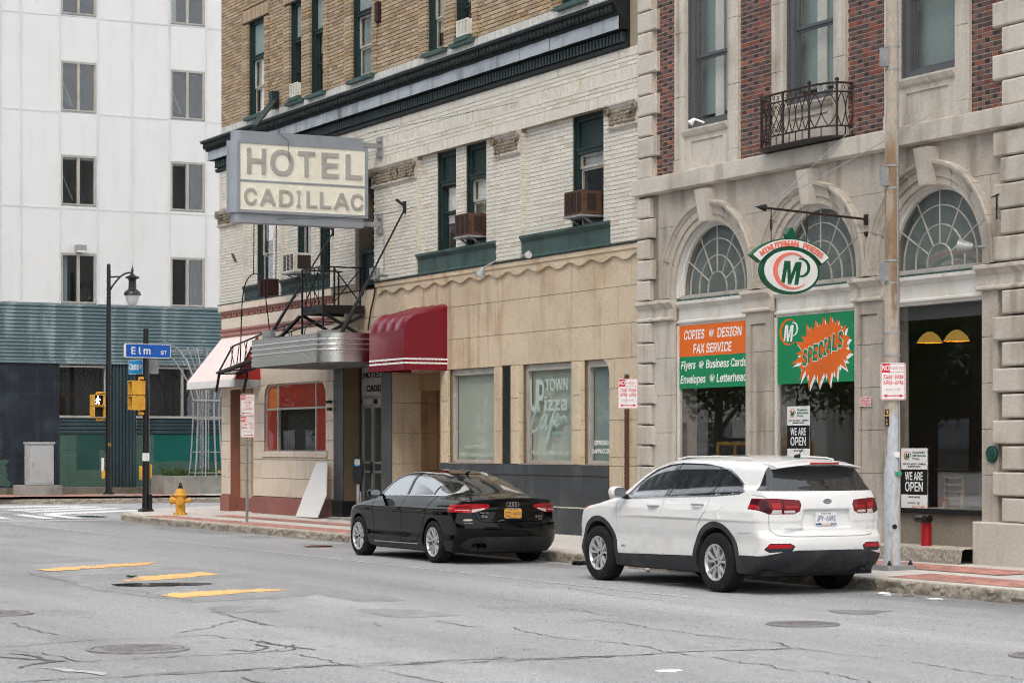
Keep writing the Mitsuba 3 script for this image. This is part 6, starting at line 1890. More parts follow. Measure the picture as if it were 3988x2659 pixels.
# suspension rods with scrolls
for (a, b, nm) in [((-46.75, 19.95, 6.60), (-46.55, 18.32, 4.18), 0), ((-42.95, 19.93, 6.76), (-43.45, 18.72, 4.18), 1)]:
    A_, B_ = np.array(a), np.array(b)
    k = MB().tube([A_, A_ * 0.4 + B_ * 0.6], 0.02, 6).tube([A_ * 0.42 + B_ * 0.58, B_], [0.03, 0.045], 6).build(f'{t2}__suspension_rod', 'm_iron')
    mb = MB()
    d = (B_ - A_) / np.linalg.norm(B_ - A_)
    e = np.array([-1.0, 0, 0]) if nm == 0 else np.array([1.0, 0, 0])
    for f_, s_ in ((0.55, 1), (0.62, -1), (0.70, 1)):
        c = A_ + (B_ - A_) * f_ + e * 0.09 * s_
        mb.tube([c + (e * math.cos(q) * s_ - d * math.sin(q)) * 0.11 * (1 - q / 9) for q in np.linspace(0, 7, 24)], 0.009, 4)
    mb.build(f'{t2}__scroll', 'm_iron')
    mb = MB(); mb.tube([A_ + [0, -0.02, 0.12], A_ + [0, 0.0, -0.12]], 0.05, 8); mb.bar(A_, A_ + [-0.25, -0.1, 0.18], 0.04); mb.build(f'{t2}__rod_bracket', 'm_iron')

# red vinyl awning
t = thing('red_awning', 'dark red vinyl awning with two white stripes beside the steel canopy', 'awning')
AX0, AX1, AYF = -42.80, -41.10, 19.04
sec = [(20.0, 3.33), (AYF, 3.33), (AYF, 4.10)] + [(AYF + 0.42 - 0.42 * math.cos(q), 4.10 + 0.36 * math.sin(q)) for q in np.linspace(0.1, math.pi / 2, 9)] + [(20.0, 4.62)]
P_ = np.array(sec[1:])
n = len(P_)
xs = np.linspace(AX0, AX1, 25)
v, bulge = [], 0.055
for x in xs:
    fr_ = ((x - AX0) / (AX1 - AX0) * 4) % 1.0
    s_ = abs(math.sin(math.pi * fr_)) if 0.02 < fr_ < 0.98 else 0
    for i, (y, z) in enumerate(P_):
        w_ = 0.0 if i < 2 else bulge * s_ * min(1, (i - 1) / 4)
        v.append((x, y - w_ * 0.6, z + w_))
mb = MB(); mb.add(v, [(q * n + r, (q + 1) * n + r, (q + 1) * n + r + 1, q * n + r + 1) for q in range(24) for r in range(n - 1)])
mb.build(f'{t}__cover', 'm_redvinyl', smooth=35)
for nm, x in (('side', AX1), ('far_side', AX0)):
    pg = Polygon(sec)
    vv, ff = trimesh.creation.triangulate_polygon(pg, engine='earcut')
    MB().add(np.c_[np.full(len(vv), x + (0.004 if nm == 'side' else -0.004)), vv], ff).build(f'{t}__{nm}', 'm_redvinyl')
mb = MB()
for z in (3.455, 3.535):
    mb.add([(AX0, AYF - 0.004, z), (AX1 + 0.006, AYF - 0.004, z), (AX1 + 0.006, AYF - 0.004, z + 0.035), (AX0, AYF - 0.004, z + 0.035)], [(0, 1, 2, 3)])
    mb.add([(AX1 + 0.008, AYF - 0.004, z), (AX1 + 0.008, 19.99, z), (AX1 + 0.008, 19.99, z + 0.035), (AX1 + 0.008, AYF - 0.004, z + 0.035)], [(0, 1, 2, 3)])
mb.build(f'{t}__stripe', 'm_white')

# pale pink corner awning
t = thing('pink_awning', 'faded pink corner awning with pale valance at the left end of the hotel', 'awning')
e, zt, zb, zv = 0.68, 4.52, 3.42, 3.25
mb = MB(); mb.add([(XL, 20.0, zt), (-51.55, 20.0, zt), (-51.30, 20.0 - e, zb), (XL - e, 20.0 - e, zb)], [(0, 3, 2, 1)])
mb.add([(XL, 20.0, zt), (XL, 23.5, zt), (XL - e, 23.5, zb), (XL - e, 20.0 - e, zb)], [(0, 1, 2, 3)])
mb.build(f'{t}__cover', 'm_pinkvinyl')
mb = MB(); mb.add([(XL - e, 20.0 - e, zb), (-51.30, 20.0 - e, zb), (-51.30, 20.0 - e, zv), (XL - e, 20.0 - e, zv)], [(0, 3, 2, 1)]); mb.add([(XL - e, 20.0 - e, zb), (XL - e, 20.0 - e, zv), (XL - e, 23.5, zv), (XL - e, 23.5, zb)], [(0, 1, 2, 3)])
mb.build(f'{t}__valance', 'm_white_flat')
mb = MB(); mb.add([(-51.545, 20.0, zt), (-51.295, 20.0 - e, zb), (-51.295, 20.0, zb)], [(0, 1, 2)]); mb.build(f'{t}__red_side', 'm_redside')
mb = MB(); mb.add([(-51.295, 20.0 - e, zb), (-51.295, 20.0, zb), (-51.295, 20.0, zv), (-51.295, 20 - e, zv)], [(0, 1, 2, 3)]); mb.build(f'{t}__side_valance', 'm_fascia')
mb = MB(FY(20.0 - e - 0.003)); text(mb, 'PIZZA', -53.9, 3.55, 0.10, -0.12, 0.9, 0.002)

# fire escape: landing on the canopy and counterbalanced stair
t = thing('fire_escape', 'black iron fire escape landing and counterbalanced stair above the hotel entrance', 'fire escape')
FX0, FX1, FYF = -46.25, -45.08, 18.98
mb = MB(); mb.box(FX0, FX1, FYF, 19.03, 4.66, 4.84); mb.box(FX1 - 0.05, FX1, 19.03, 19.95, 4.66, 4.84); mb.box(FX0, FX0 + 0.05, 19.03, 19.95, 4.66, 4.84)
for y in np.arange(19.1, 19.95, 0.09):
    mb.box(FX0 + 0.05, FX1 - 0.05, y, y + 0.03, 4.72, 4.75)
mb.build(f'{t}__landing', 'm_iron')
def bars(key, segs, w_=0.035):
    for a, b in segs:
        MB().bar(a, b, w_).build(f'{t}__{key}', 'm_iron')
bars('post', [((FX0, FYF, 4.15), (FX0, FYF, 5.66)), ((FX1, FYF, 4.15), (FX1, FYF, 5.66)), ((FX1, 19.24, 4.8), (FX1, 19.24, 5.65)), ((FX1, 19.84, 4.8), (FX1, 19.84, 5.65)), ((FX0, 19.84, 4.8), (FX0, 19.84, 5.65))])
bars('rail', [((FX0, FYF, 5.65), (FX1, FYF, 5.65)), ((FX1, FYF, 5.65), (FX1, 20.0, 5.65)), ((FX0, FYF, 5.65), (FX0, 20.0, 5.65)), ((FX0, FYF, 4.47), (FX1, FYF, 4.47)), ((FX1, FYF, 4.47), (FX1, 19.5, 4.47))], 0.03)
bars('cross_brace', [((FX1, 19.24, 5.62), (FX1, 19.84, 4.9)), ((FX1, 19.24, 4.9), (FX1, 19.84, 5.62)), ((FX0 + .15, FYF, 5.62), (FX1 - .2, FYF, 4.9)), ((FX0 + .15, FYF, 4.9), (FX1 - .2, FYF, 5.62))], 0.022)
for i in range(4):
    x = FX0 + 0.25 + i * 0.22
    MB().tube([(x, FYF, 4.84), (x, FYF, 5.65)], 0.009, 4).build(f'{t}__baluster', 'm_iron')
bars('bracket', [((FX1, 19.0, 4.66), (FX1, 19.95, 4.15)), ((FX0, 19.0, 4.66), (FX0, 19.95, 4.15)), ((FX1, FYF, 4.20), (FX1, 19.9, 4.62)), ((FX0 - .1, FYF, 4.66), (FX0 - .45, 18.6, 4.15))], 0.06)
SY0, SY1 = 18.95, 19.45
for y in (SY0, SY1):
    MB().bar((-46.3, y, 4.10), (-51.35, y, 3.56), 0.04, 0.17).build(f'{t}__stringer', 'm_iron')
mb = MB()
for i in range(22):
    f_ = i / 21.0
    x, z = -46.5 + f_ * (-51.3 + 46.5), 4.09 + f_ * (3.56 - 4.09)
    mb.box(x - 0.09, x + 0.09, SY0, SY1, z - 0.03, z - 0.01)
mb.build(f'{t}__tread', 'm_iron')
for y in (SY0, SY1):
    bars('stair_rail', [((-46.4, y, 4.56), (-48.6, y, 4.36)), ((-48.6, y, 4.36), (-50.45, y, 4.16)), ((-50.45, y, 4.16), (-51.35, y, 3.60))], 0.03)
    for i, x in enumerate((-47.2, -48.0, -48.8, -49.5, -50.0, -50.4)):
        zt_ = 4.56 + (x + 46.4) / (-50.45 + 46.4) * (4.16 - 4.56)
        zb_ = 4.09 + (x + 46.5) / (-4.8) * (-0.53)
        MB().bar((x, y, zt_), (x - 0.18, y, zb_), 0.018).build(f'{t}__stair_baluster', 'm_iron')
        if i % 2:
            MB().bar((x - 0.2, y, zt_), (x + 0.1, y, zb_), 0.014).build(f'{t}__stair_baluster', 'm_iron')
bars('stair_foot', [((-51.3, SY0, 3.62), (-51.55, SY0, 3.12)), ((-50.8, SY1, 3.55), (-51.05, SY1, 3.12))], 0.05)
t = thing('sign_wire', 'black wires and bent conduit hanging from the hotel sign over the fire escape', 'wire')
from scipy.interpolate import CubicSpline
def curve(pts, n_=40):
    q = np.array(pts, float)
    return CubicSpline(np.arange(len(q)), q)(np.linspace(0, len(q) - 1, n_))
MB().tube(curve([(-50.87, 19.3, 3.79), (-50.80, 19.3, 4.7), (-50.71, 19.3, 5.33), (-50.45, 19.3, 5.70), (-49.93, 19.3, 5.84), (-49.49, 19.3, 5.68), (-49.28, 19.3, 5.37), (-49.12, 19.3, 4.9), (-48.99, 19.3, 4.46)]), 0.014, 5).build(f'{t}__conduit', 'm_black')
mb = MB()
for x, z0, z1 in ((-50.0, 5.84, 7.0), (-49.1, 5.6, 6.92), (-48.6, 5.6, 6.9)):
    mb.tube([(x, 19.3, z0), (x + 0.03, 19.3, z1)], 0.012, 5)
mb.build(f'{t}__rod', 'm_black')
mb = MB(); mb.box(-49.50, -48.72, 19.22, 19.42, 5.26, 5.64)
for x in (-49.3, -49.05, -48.85):
    mb.box(x, x + 0.05, 19.18, 19.22, 5.26, 5.64)
single(mb, 'rusty_light_box', 'm_winedark', 'rusted dark brown light housing hanging below the hotel sign', 'light fitting')
mb = MB(); mb.tube(curve([(-42.6, 19.94, 6.75), (-43.2, 19.0, 6.55), (-44.0, 17.6, 6.50), (-44.1, 16.9, 6.45)]), 0.006, 4); mb.tube([(-37.9, 19.9, 8.25), (-40, 19.8, 8.3), (-44.2, 19.6, 8.42)], 0.005, 4)
single(mb, 'guy_wire', 'm_black', 'thin guy wire between the hotel sign and the brick wall', 'wire')
mb = MB(); mb.tube(curve([(-44.62, 19.95, 5.3), (-44.55, 19.94, 5.05), (-44.72, 19.94, 4.75), (-44.82, 19.94, 4.5), (-44.80, 19.9, 4.3)]), 0.018, 6)
single(mb, 'conduit_pipe', 'm_darkbrown', 'bent conduit pipe on the stone beside the fire escape', 'pipe')
k = thing('meter_box', 'grey electric box with conduit on the brick beside the fire escape', 'electric box')
MB(FY(19.94)).box(-44.50, -44.22, 5.36, 5.60, 0.0, 0.14).build(f'{k}__case', 'm_galv'); mb = MB(); mb.tube([(-44.0, 19.92, 5.4), (-44.0, 19.92, 6.4)], 0.02, 6); mb.tube([(-44.22, 19.9, 5.45), (-43.8, 19.9, 5.42)], 0.018, 6); mb.build(f'{k}__conduit', 'm_galv')


def aircon(x, w_, z0, z1, y0, y1, mat, label, style):
    k = thing('air_conditioner', label, 'air conditioner', 'window air conditioners of the hotel')
    mb = MB(); mb.box(x - w_ / 2, x + w_ / 2, y0 + 0.02, y1, z0, z1); mb.box(x - w_ / 2 - 0.01, x + w_ / 2 + 0.01, y0, y0 + 0.02, z0 - 0.01, z0 + 0.025); mb.box(x - w_ / 2 - .01, x + w_ / 2 + .01, y0, y0 + 0.02, z1 - 0.025, z1 + 0.01)
    for u in (x - w_ / 2 - 0.01, x + w_ / 2 - 0.015, x - w_ / 6, x + w_ / 6):
        mb.box(u, u + 0.025, y0, y0 + 0.02, z0, z1)
    mb.build(f'{k}__case', mat)
    mb = MB()
    for i in range(12):
        z = z0 + 0.03 + (z1 - z0 - 0.06) * i / 12
        mb.box(x - w_ / 2 + 0.03, x + w_ / 2 - 0.03, y0 + 0.01, y0 + 0.018, z, z + (z1 - z0) / 12 * 0.55)
    mb.build(f'{k}__grille', mat if style == 'plain' else 'm_grille')
    MB().box(x + w_ / 2, x + w_ / 2 + 0.004, y0 + 0.10, y1 - 0.12, z0 + 0.05, z1 - 0.05).build(f'{k}__side_louvre', 'm_grille')
    if style != 'plain':
        mb = MB(); mb.box(x - w_ / 2 - 0.02, x + w_ / 2 + 0.02, y0 - 0.02, y1, z0 - 0.05, z0 - 0.012)
        for u in (x - w_ / 2 + 0.06, x + w_ / 2 - 0.1):
            mb.bar((u, y0 + 0.08, z0 - 0.04), (u, y1 - 0.05, z0 - 0.22), 0.03)
        mb.build(f'{k}__bracket', 'm_galv')


aircon(-48.90, 0.46, 9.86, 10.15, 19.85, 20.1, 'm_acwhite', 'white air conditioner on a green board in the second upper hotel window', 'plain')
aircon(-40.16, 0.50, 9.86, 10.16, 19.85, 20.1, 'm_acwhite', 'white air conditioner in the upper hotel window near the middle', 'plain')
aircon(-48.62, 0.66, 5.80, 6.22, 19.60, 20.15, 'm_acwhite', 'beige air conditioner with dark louvres below the hotel sign', 'louvre')
aircon(-39.93, 0.62, 5.92, 6.33, 19.74, 20.15, 'm_acrust', 'dark brown rusty air conditioner left of the middle brick pilaster', 'louvre')
aircon(-35.48, 0.64, 5.92, 6.33, 19.74, 20.15, 'm_acrust', 'streaked rusty air conditioner nearest to the shop building', 'louvre')
for x in (-48.95, -40.22):
    MB(FY(20.0)).box(x - 0.30, x + 0.30, 9.77, 9.85, 0.0, 0.16).build(f'{HT}__window_board', 'm_greenlight')
floodlight('floodlight', (-38.75, 19.60, 5.20), 'grey floodlight hanging under the stone cap near the red awning', (0.1, -0.4, -0.9), 0.18, 'm_galv', (-38.8, 19.9, 5.35))
floodlight('floodlight', (-36.9, 19.60, 5.36), 'grey floodlight lying on the stone cap below the right green band', (0.75, -0.45, -0.5), 0.13, 'm_galv', (-37.6, 19.85, 5.36))

# ---------------------------------------------------------------- poles, signs and street furniture
def regsign(t, fr_, u, z, lines, wd=0.305, ht=0.46, head='PARKING', arrow='both'):
    """A small red on white parking sign; returns nothing, adds parts to t."""
    pl = rrect(u - wd / 2, u + wd / 2, z, z + ht, 0.03)
    k = MB(fr_).prism(pl, 0.0, 0.004).build(f'{t}__sign_plate', 'm_signwhite')
    mb = MB(fr_)
    mb.prism(pl.buffer(-0.008).difference(pl.buffer(-0.014)), 0.004, 0.006)
    mb.prism(sbox(u - wd / 2 + 0.012, z + ht * 0.75, u - wd * 0.14, z + ht - 0.012), 0.004, 0.006)
    text(mb, head, u - wd * 0.11, z + ht * 0.81, ht * 0.085, 0.004, wd * 0.55, 0.002, False)
    mb.box(u - wd / 2 + 0.012, u + wd / 2 - 0.012, z + ht * 0.735, z + ht * 0.75, 0.004, 0.006)
    for i, (s, w_, h_) in enumerate(lines):
        text(mb, s, u, z + ht * (0.56 - 0.155 * i), ht * h_, 0.004, wd * w_, 0.002, h_ > 0.1, 0.0, 'c')
    zz = z + ht * 0.11
    mb.box(u - wd * 0.28, u + wd * 0.28, zz - 0.007, zz + 0.007, 0.004, 0.006)
    if arrow in ('both', 'left'):
        mb.prism(Polygon([(u - wd * 0.42, zz), (u - wd * 0.26, zz + 0.024), (u - wd * 0.26, zz - 0.024)]), 0.004, 0.006)
    if arrow in ('both', 'right'):
        mb.prism(Polygon([(u + wd * 0.42, zz), (u + wd * 0.26, zz + 0.024), (u + wd * 0.26, zz - 0.024)]), 0.004, 0.006)
    mb.build(f'{k}__red_print', 'm_signred')
    mb = MB(fr_); text(mb, 'NO', u - wd * 0.44, z + ht * 0.795, ht * 0.14, 0.0062, wd * 0.28, 0.002); mb.build(f'{k}__white_print', 'm_signwhite')


HOURS = [('7AM-9AM', 0.80, 0.115), ('4PM-6PM', 0.80, 0.115), ('MON-FRI', 0.55, 0.06)]
t = thing('parking_sign', 'pair of red and white no standing and no parking signs on a thin perforated post', 'sign')
px_, py_ = -46.75, 17.9
MB().box(px_ - 0.012, px_ + 0.012, py_ - 0.025, py_ + 0.025, 0.15, 2.95).box(px_ - 0.03, px_ - 0.012, py_ - 0.028, py_ - 0.022, 0.15, 2.95).box(px_ - 0.03, px_ - 0.012, py_ + 0.022, py_ + 0.028, 0.15, 2.95).build(f'{t}__post', 'm_galv')
mb = MB()
for i in range(60):
    mb.box(px_ + 0.012, px_ + 0.0135, py_ - 0.006, py_ + 0.006, 0.3 + i * 0.034, 0.312 + i * 0.034)
mb.build(f'{t}__post_hole', 'm_black')
fr_ = FYAW((px_ + 0.02, py_, 0), -18)
regsign(t, fr_, 0, 2.49, [('HERE', 0.5, 0.105), ('TO', 0.26, 0.105), ('CORNER', 0.72, 0.105)], head='STANDING', arrow='left')
regsign(t, fr_, 0, 2.015, HOURS, arrow='right')
MB(FG()).lathe([(0.12, 0.15), (0.12, 0.172), (0.0, 0.175)], (px_, py_, 0), 'w', 12).build(f'{t}__foot', 'm_kerb')
t = thing('parking_sign', 'red and white no parking sign on a brown post behind the white car', 'sign')
px_, py_ = -30.30, 17.8
MB().box(px_ - 0.025, px_ + 0.025, py_ - 0.03, py_ + 0.03, 0.15, 2.90).build(f'{t}__post', 'm_brownpost')
mb = MB(); blob(mb, (px_, py_, 2.92), 0.03, 2, 1, 0.1); mb.build(f'{t}__post_cap', 'm_galv')
regsign(t, FYAW((px_ + 0.035, py_, 0), -28), 0, 2.385, HOURS)

UX, UY = -24.42, 18.40
t = thing('utility_pole', 'tall rusty peeling steel utility pole with pipe clamps at the right', 'utility pole')
mb = MB()
zs = np.linspace(0.22, 11.0, 60)
mb.tube([(UX, UY, z) for z in zs], [0.114 - 0.0040 * z for z in zs], 20)
mb.build(f'{t}__shaft', 'm_pole', smooth=60)
MB().tube([(UX + 0.85 * (0.112 - 0.0040 * z), UY + 0.22 * (0.112 - 0.004 * z), z) for z in np.linspace(1.4, 11.0, 30)], 0.021, 8).build(f'{t}__cable_pipe', 'm_galv')
mb = MB(FG()); mb.prism(rrect(UX - 0.23, UX + 0.23, UY - 0.23, UY + 0.23, 0.04), 0.16, 0.245)
mb.build(f'{t}__base_plate', 'm_galv')
for dx, dy in ((-0.17, -0.17), (0.17, -0.17), (-0.17, 0.17), (0.17, 0.17)):
    MB(FG()).lathe([(0.028, 0.24), (0.028, 0.28), (0.014, 0.285), (0.014, 0.31), (0, 0.312)], (UX + dx, UY + dy, 0), 'w', 6).build(f'{t}__bolt', 'm_ironbrown')
for z in (6.92, 5.35, 4.10, 3.15):
    k = MB(FG()).lathe([(0.124 - 0.0040 * z, z - 0.16), (0.124 - 0.0040 * z, z - 0.135), (0.10 - 0.0040 * z, z - 0.13)], (UX, UY, 0), 'w', 20).lathe([(0.124 - 0.0040 * z, z + 0.135), (0.124 - 0.0040 * z, z + 0.16), (0.10 - 0.0040 * z, z + 0.165)], (UX, UY, 0), 'w', 20).build(f'{t}__clamp', 'm_galv', smooth=40)
    if z > 4:
        MB().box(UX - 0.02, UX + 0.05, UY - 0.19, UY - 0.09, z - 0.12, z + 0.12).build(f'{k}__bracket', 'm_galv')
MB(FYAW((UX, UY, 0), -30)).prism(Point(0.02, 0.75).buffer(0.032), 0.100, 0.116).build(f'{t}__hole', 'm_black')
fr_ = FYAW((UX, UY, 0), -34)
regsign(t, fr_, 0.0, 2.42, HOURS, 0.315, 0.475) if False else None
t3 = thing('parking_sign', 'red and white no parking sign strapped to the rusty utility pole', 'sign')
regsign(t3, FYAW((UX + 0.112, UY - 0.066, 0), -31), 0, 2.415, HOURS, 0.325, 0.485)
mb = MB(fr_); mb.box(-0.10, -0.045, 2.07, 2.20, 0.105, 0.112); mb.box(-0.10, -0.045, 2.22, 2.29, 0.105, 0.112); mb.build(f'{t}__number_tag', 'm_black')
mb = MB(fr_); text(mb, '3', -0.09, 2.20, 0.075, 0.112, 0.04, 0.002); text(mb, '1', -0.085, 2.09, 0.075, 0.112, 0.022, 0.002); mb.build(f'{t}__number', 'm_yellow')
MAT('m_sticker_green', C(60, 150, 110), 0.6)
MB(fr_).box(0.035, 0.12, 1.42, 1.47, 0.09, 0.117).build(f'{t}__green_sticker', 'm_sticker_green'); MB(fr_).box(0.02, 0.09, 1.66, 1.73, 0.10, 0.12).build(f'{t}__white_sticker', 'm_white')

# street lamp at the far corner
LX_, LY_ = -73.0, 23.09
t = thing('street_lamp', 'tall black street lamp post with an ornate lantern on a curved arm', 'street lamp')
MB(FG()).lathe([(0.19, 0.22), (0.19, 0.29), (0.11, 0.33), (0.105, 0.5), (0.095, 2.5), (0.065, 7.75), (0.055, 7.84), (0, 7.86)], (LX_, LY_, 0), 'w', 16).build(f'{t}__post', 'm_blackpaint', smooth=40)
MB(FG()).prism(rrect(LX_ - .3, LX_ + .45, LY_ - .28, LY_ + .5, 0.03), 0.2, 0.262).build(f'{t}__base', 'm_concrete')
arm = curve([(LX_, LY_, 6.85), (LX_ + .02, LY_ + 0.12, 7.12), (LX_ + .06, LY_ + 0.36, 7.42), (LX_ + .08, LY_ + 0.58, 7.56), (LX_ + .09, LY_ + 0.76, 7.58)])
MB().tube(arm, 0.03, 8).tube([(LX_, LY_, 7.42), (LX_ + .06, LY_ + 0.4, 7.44)], 0.025, 6).build(f'{t}__arm', 'm_blackpaint', smooth=50)
lc = (LX_ + 0.09, LY_ + 0.78, 0)
k = MB(FG()).lathe([(0.0, 7.90), (0.012, 7.78), (0.03, 7.72), (0.055, 7.66), (0.03, 7.60), (0.05, 7.54), (0.10, 7.50), (0.235, 7.44), (0.235, 7.40), (0.14, 7.37), (0.12, 7.30), (0.13, 7.06), (0.16, 7.02), (0.25, 6.96), (0.28, 6.88), (0.28, 6.84), (0.25, 6.83)][::-1], lc, 'w', 20).build(f'{t}__lantern', 'm_blackpaint', smooth=40)
scene['m_globe'] = {'type': 'twosided', 'bsdf': {'type': 'principled', 'base_color': {'type': 'rgb', 'value': [0.62, 0.63, 0.62]}, 'roughness': 0.15, 'specular': 0.5}}
MB(FG()).lathe([(0.0, 6.46), (0.08, 6.47), (0.15, 6.55), (0.20, 6.68), (0.235, 6.84)], lc, 'w', 20).build(f'{k}__globe', 'm_globe', smooth=True)
mb = MB(FYAW((LX_, LY_, 0), -17)); text(mb, '31', -0.03, 1.86, 0.09, 0.105, 0.11, 0.004); mb.build(f'{t}__number', 'm_yellow')


def ped_signal(name, post, fr_, z, label, walking=True, side=-1):
    t = thing(name, label, 'traffic signal')
    mb = MB(fr_)
    mb.box(-0.19, 0.19, z, z + 0.36, -0.20, 0.0); mb.box(-0.19, 0.19, z + 0.38, z + 0.74, -0.20, 0.0)
    for z0 in (z, z + 0.38):
        mb.box(-0.20, -0.175, z0 + 0.01, z0 + 0.36, 0, 0.14); mb.box(0.175, 0.20, z0 + 0.01, z0 + 0.36, 0, 0.14); mb.box(-0.20, 0.20, z0 + 0.34, z0 + 0.36, 0, 0.15)
        for i in range(3):
            mb.box(-0.21, -0.19, z0 + 0.06 + 0.1 * i, z0 + 0.09 + 0.1 * i, -0.12, -0.06)
    mb.build(f'{t}__housing', 'm_yellow')
    for z0 in (z, z + 0.38):
        MB(fr_).box(-0.172, 0.172, z0 + 0.02, z0 + 0.34, 0.0, 0.012).build(f'{t}__lens', 'm_black')
    if walking:
        u, v0 = 0.0, z + 0.44
        g = unary_union([Point(u + 0.0, v0 + 0.235).buffer(0.032), LineString([(u, v0 + 0.19), (u - 0.01, v0 + 0.10)]).buffer(0.036), LineString([(u - 0.01, v0 + 0.1), (u + 0.035, v0 + 0.05), (u + 0.04, v0)]).buffer(0.018), LineString([(u - 0.01, v0 + 0.1), (u - 0.03, v0 + 0.05), (u - 0.075, v0 + 0.0)]).buffer(0.018),
                         LineString([(u + 0.02, v0 + 0.18), (u + 0.06, v0 + 0.12), (u + 0.09, v0 + 0.13)]).buffer(0.014), LineString([(u - 0.02, v0 + 0.19), (u - 0.07, v0 + 0.14), (u - 0.075, v0 + 0.09)]).buffer(0.014)])
        k = MB(fr_).prism(affinity.scale(g, 0.95, 1.0), 0.012, 0.016).build(f'{t}__walking_figure', 'm_walker')
        scene[k]['emitter'] = {'type': 'area', 'radiance': {'type': 'rgb', 'value': [0.5, 0.62, 1.05]}}
    mb = MB(fr_)
    for z0 in (z - 0.09, z + 0.80):
        mb.tube([(0.0, z0, -0.1), (side * 0.42, z0, -0.12)], 0.035, 8); mb.tube([(0, z0, -0.1), (0, z + 0.37, -0.1)], 0.03, 6)
    mb.build(f'{t}__arm', 'm_yellow')
    return t


MAT('m_walker', C(230, 236, 250), 0.6)
ped_signal('pedestrian_signal', None, FYAW((LX_ + 0.10, LY_ - 0.40, 0), 10), 2.80, 'yellow pedestrian signal showing a lit white walking figure', True, 1)
SPX, SPY = -55.42, 18.50
ped_signal('pedestrian_signal', None, FYAW((SPX - 0.05, SPY - 0.26, 0), -92), 2.74, 'yellow pedestrian signal seen from the side on the street name pole', False, 0.6)
t = thing('street_name_pole', 'black pole at the near corner carrying blue street name signs', 'pole')
MB(FG()).lathe([(0.17, 0.16), (0.17, 0.25), (0.10, 0.28), (0.095, 0.5), (0.075, 4.76), (0.06, 4.80), (0, 4.81)], (SPX, SPY, 0), 'w', 16).build(f'{t}__post', 'm_blackpaint', smooth=40)
mb = MB(FG())
for i in range(4):
    a = math.pi / 4 + i * math.pi / 2
    mb.box(SPX + 0.15 * math.cos(a) - 0.05, SPX + 0.15 * math.cos(a) + 0.05, SPY + 0.15 * math.sin(a) - 0.05, SPY + 0.15 * math.sin(a) + 0.05, 0.15, 0.24)
mb.box(SPX + 0.03, SPX + 0.14, SPY + 0.02, SPY + 0.12, 0.25, 0.62)
mb.build(f'{t}__base', 'm_blackpaint')
k0 = thing('street_sign', 'long blue street name box sign facing the camera near the top of the pole', 'sign')
fe = FX(SPX + 0.17)
MB(fe).prism(rrect(SPY - 0.59, SPY + 0.59, 4.05, 4.40, 0.04), -0.14, 0.0).build(f'{k0}__case', 'm_signwhite')
MB(fe).prism(rrect(SPY - 0.575, SPY + 0.575, 4.065, 4.385, 0.03), 0.0, 0.004).build(f'{k0}__blue_face', 'm_signblue')
mb = MB(fe); text(mb, 'E l m', SPY - 0.44, 4.14, 0.175, 0.004, 0.50, 0.003); text(mb, 'ST', SPY + 0.33, 4.14, 0.095, 0.004, 0.16, 0.003); mb.build(f'{k0}__lettering', 'm_white')
k0 = thing('street_sign', 'smaller light blue street name sign just below the long blue one', 'sign')
fc = FYAW((SPX - 0.35, SPY - 0.09, 0), -62)
MB(fc).prism(rrect(-0.33, 0.16, 3.66, 4.01, 0.02), -0.008, 0.0).build(f'{k0}__plate', 'm_signwhite'); MB(fc).prism(rrect(-0.32, 0.15, 3.67, 4.0, 0.02), 0.0, 0.003).build(f'{k0}__blue_face', 'm_signblue2')
mb = MB(fc); text(mb, 'Chestnut', -0.30, 3.77, 0.16, 0.003, 0.33, 0.003); text(mb, 'ST', 0.05, 3.80, 0.08, 0.003, 0.08, 0.003); mb.build(f'{k0}__lettering', 'm_white')
mb = MB(FX(SPX - 0.10)); mb.prism(rrect(SPY + 0.06, SPY + 0.37, 3.66, 4.02, 0.02), -0.005, 0.0)
single(mb, 'street_sign', 'm_galv', 'plain grey reverse of a sign on the near corner pole', 'sign')
fz = FYAW((SPX, SPY, 0), -20)
MB(fz).box(-0.085, 0.085, 1.46, 1.66, 0.06, 0.095).build(f'{t}__sticker', 'm_white')
mb = MB(fz); mb.tube([(-0.03, 1.5, 0.096), (0.03, 1.5, 0.096), (0.045, 1.58, 0.096), (-0.02, 1.6, 0.096)], 0.006, 4); mb.build(f'{t}__sticker_mark', 'm_black')
for nm, (u, z) in {'a': (-0.12, 0.98), 'b': (0.10, 1.02)}.items():
    k = MB(fz).prism(rrect(u - 0.05, u + 0.05, z, z + 0.36, 0.03), -0.12, -0.04).build(f'{t}__push_button', 'm_yellow')
k0 = thing('push_button', 'pedestrian push button with a white notice on the street lamp post', 'push button')
fl = FYAW((LX_, LY_, 0), -20)
MB(fl).box(-0.24, -0.15, 1.0, 1.46, -0.06, -0.02).build(f'{k0}__notice', 'm_white'); MB(fl).box(-0.23, -0.12, 0.78, 1.05, -0.08, 0.03).build(f'{k0}__case', 'm_yellow')

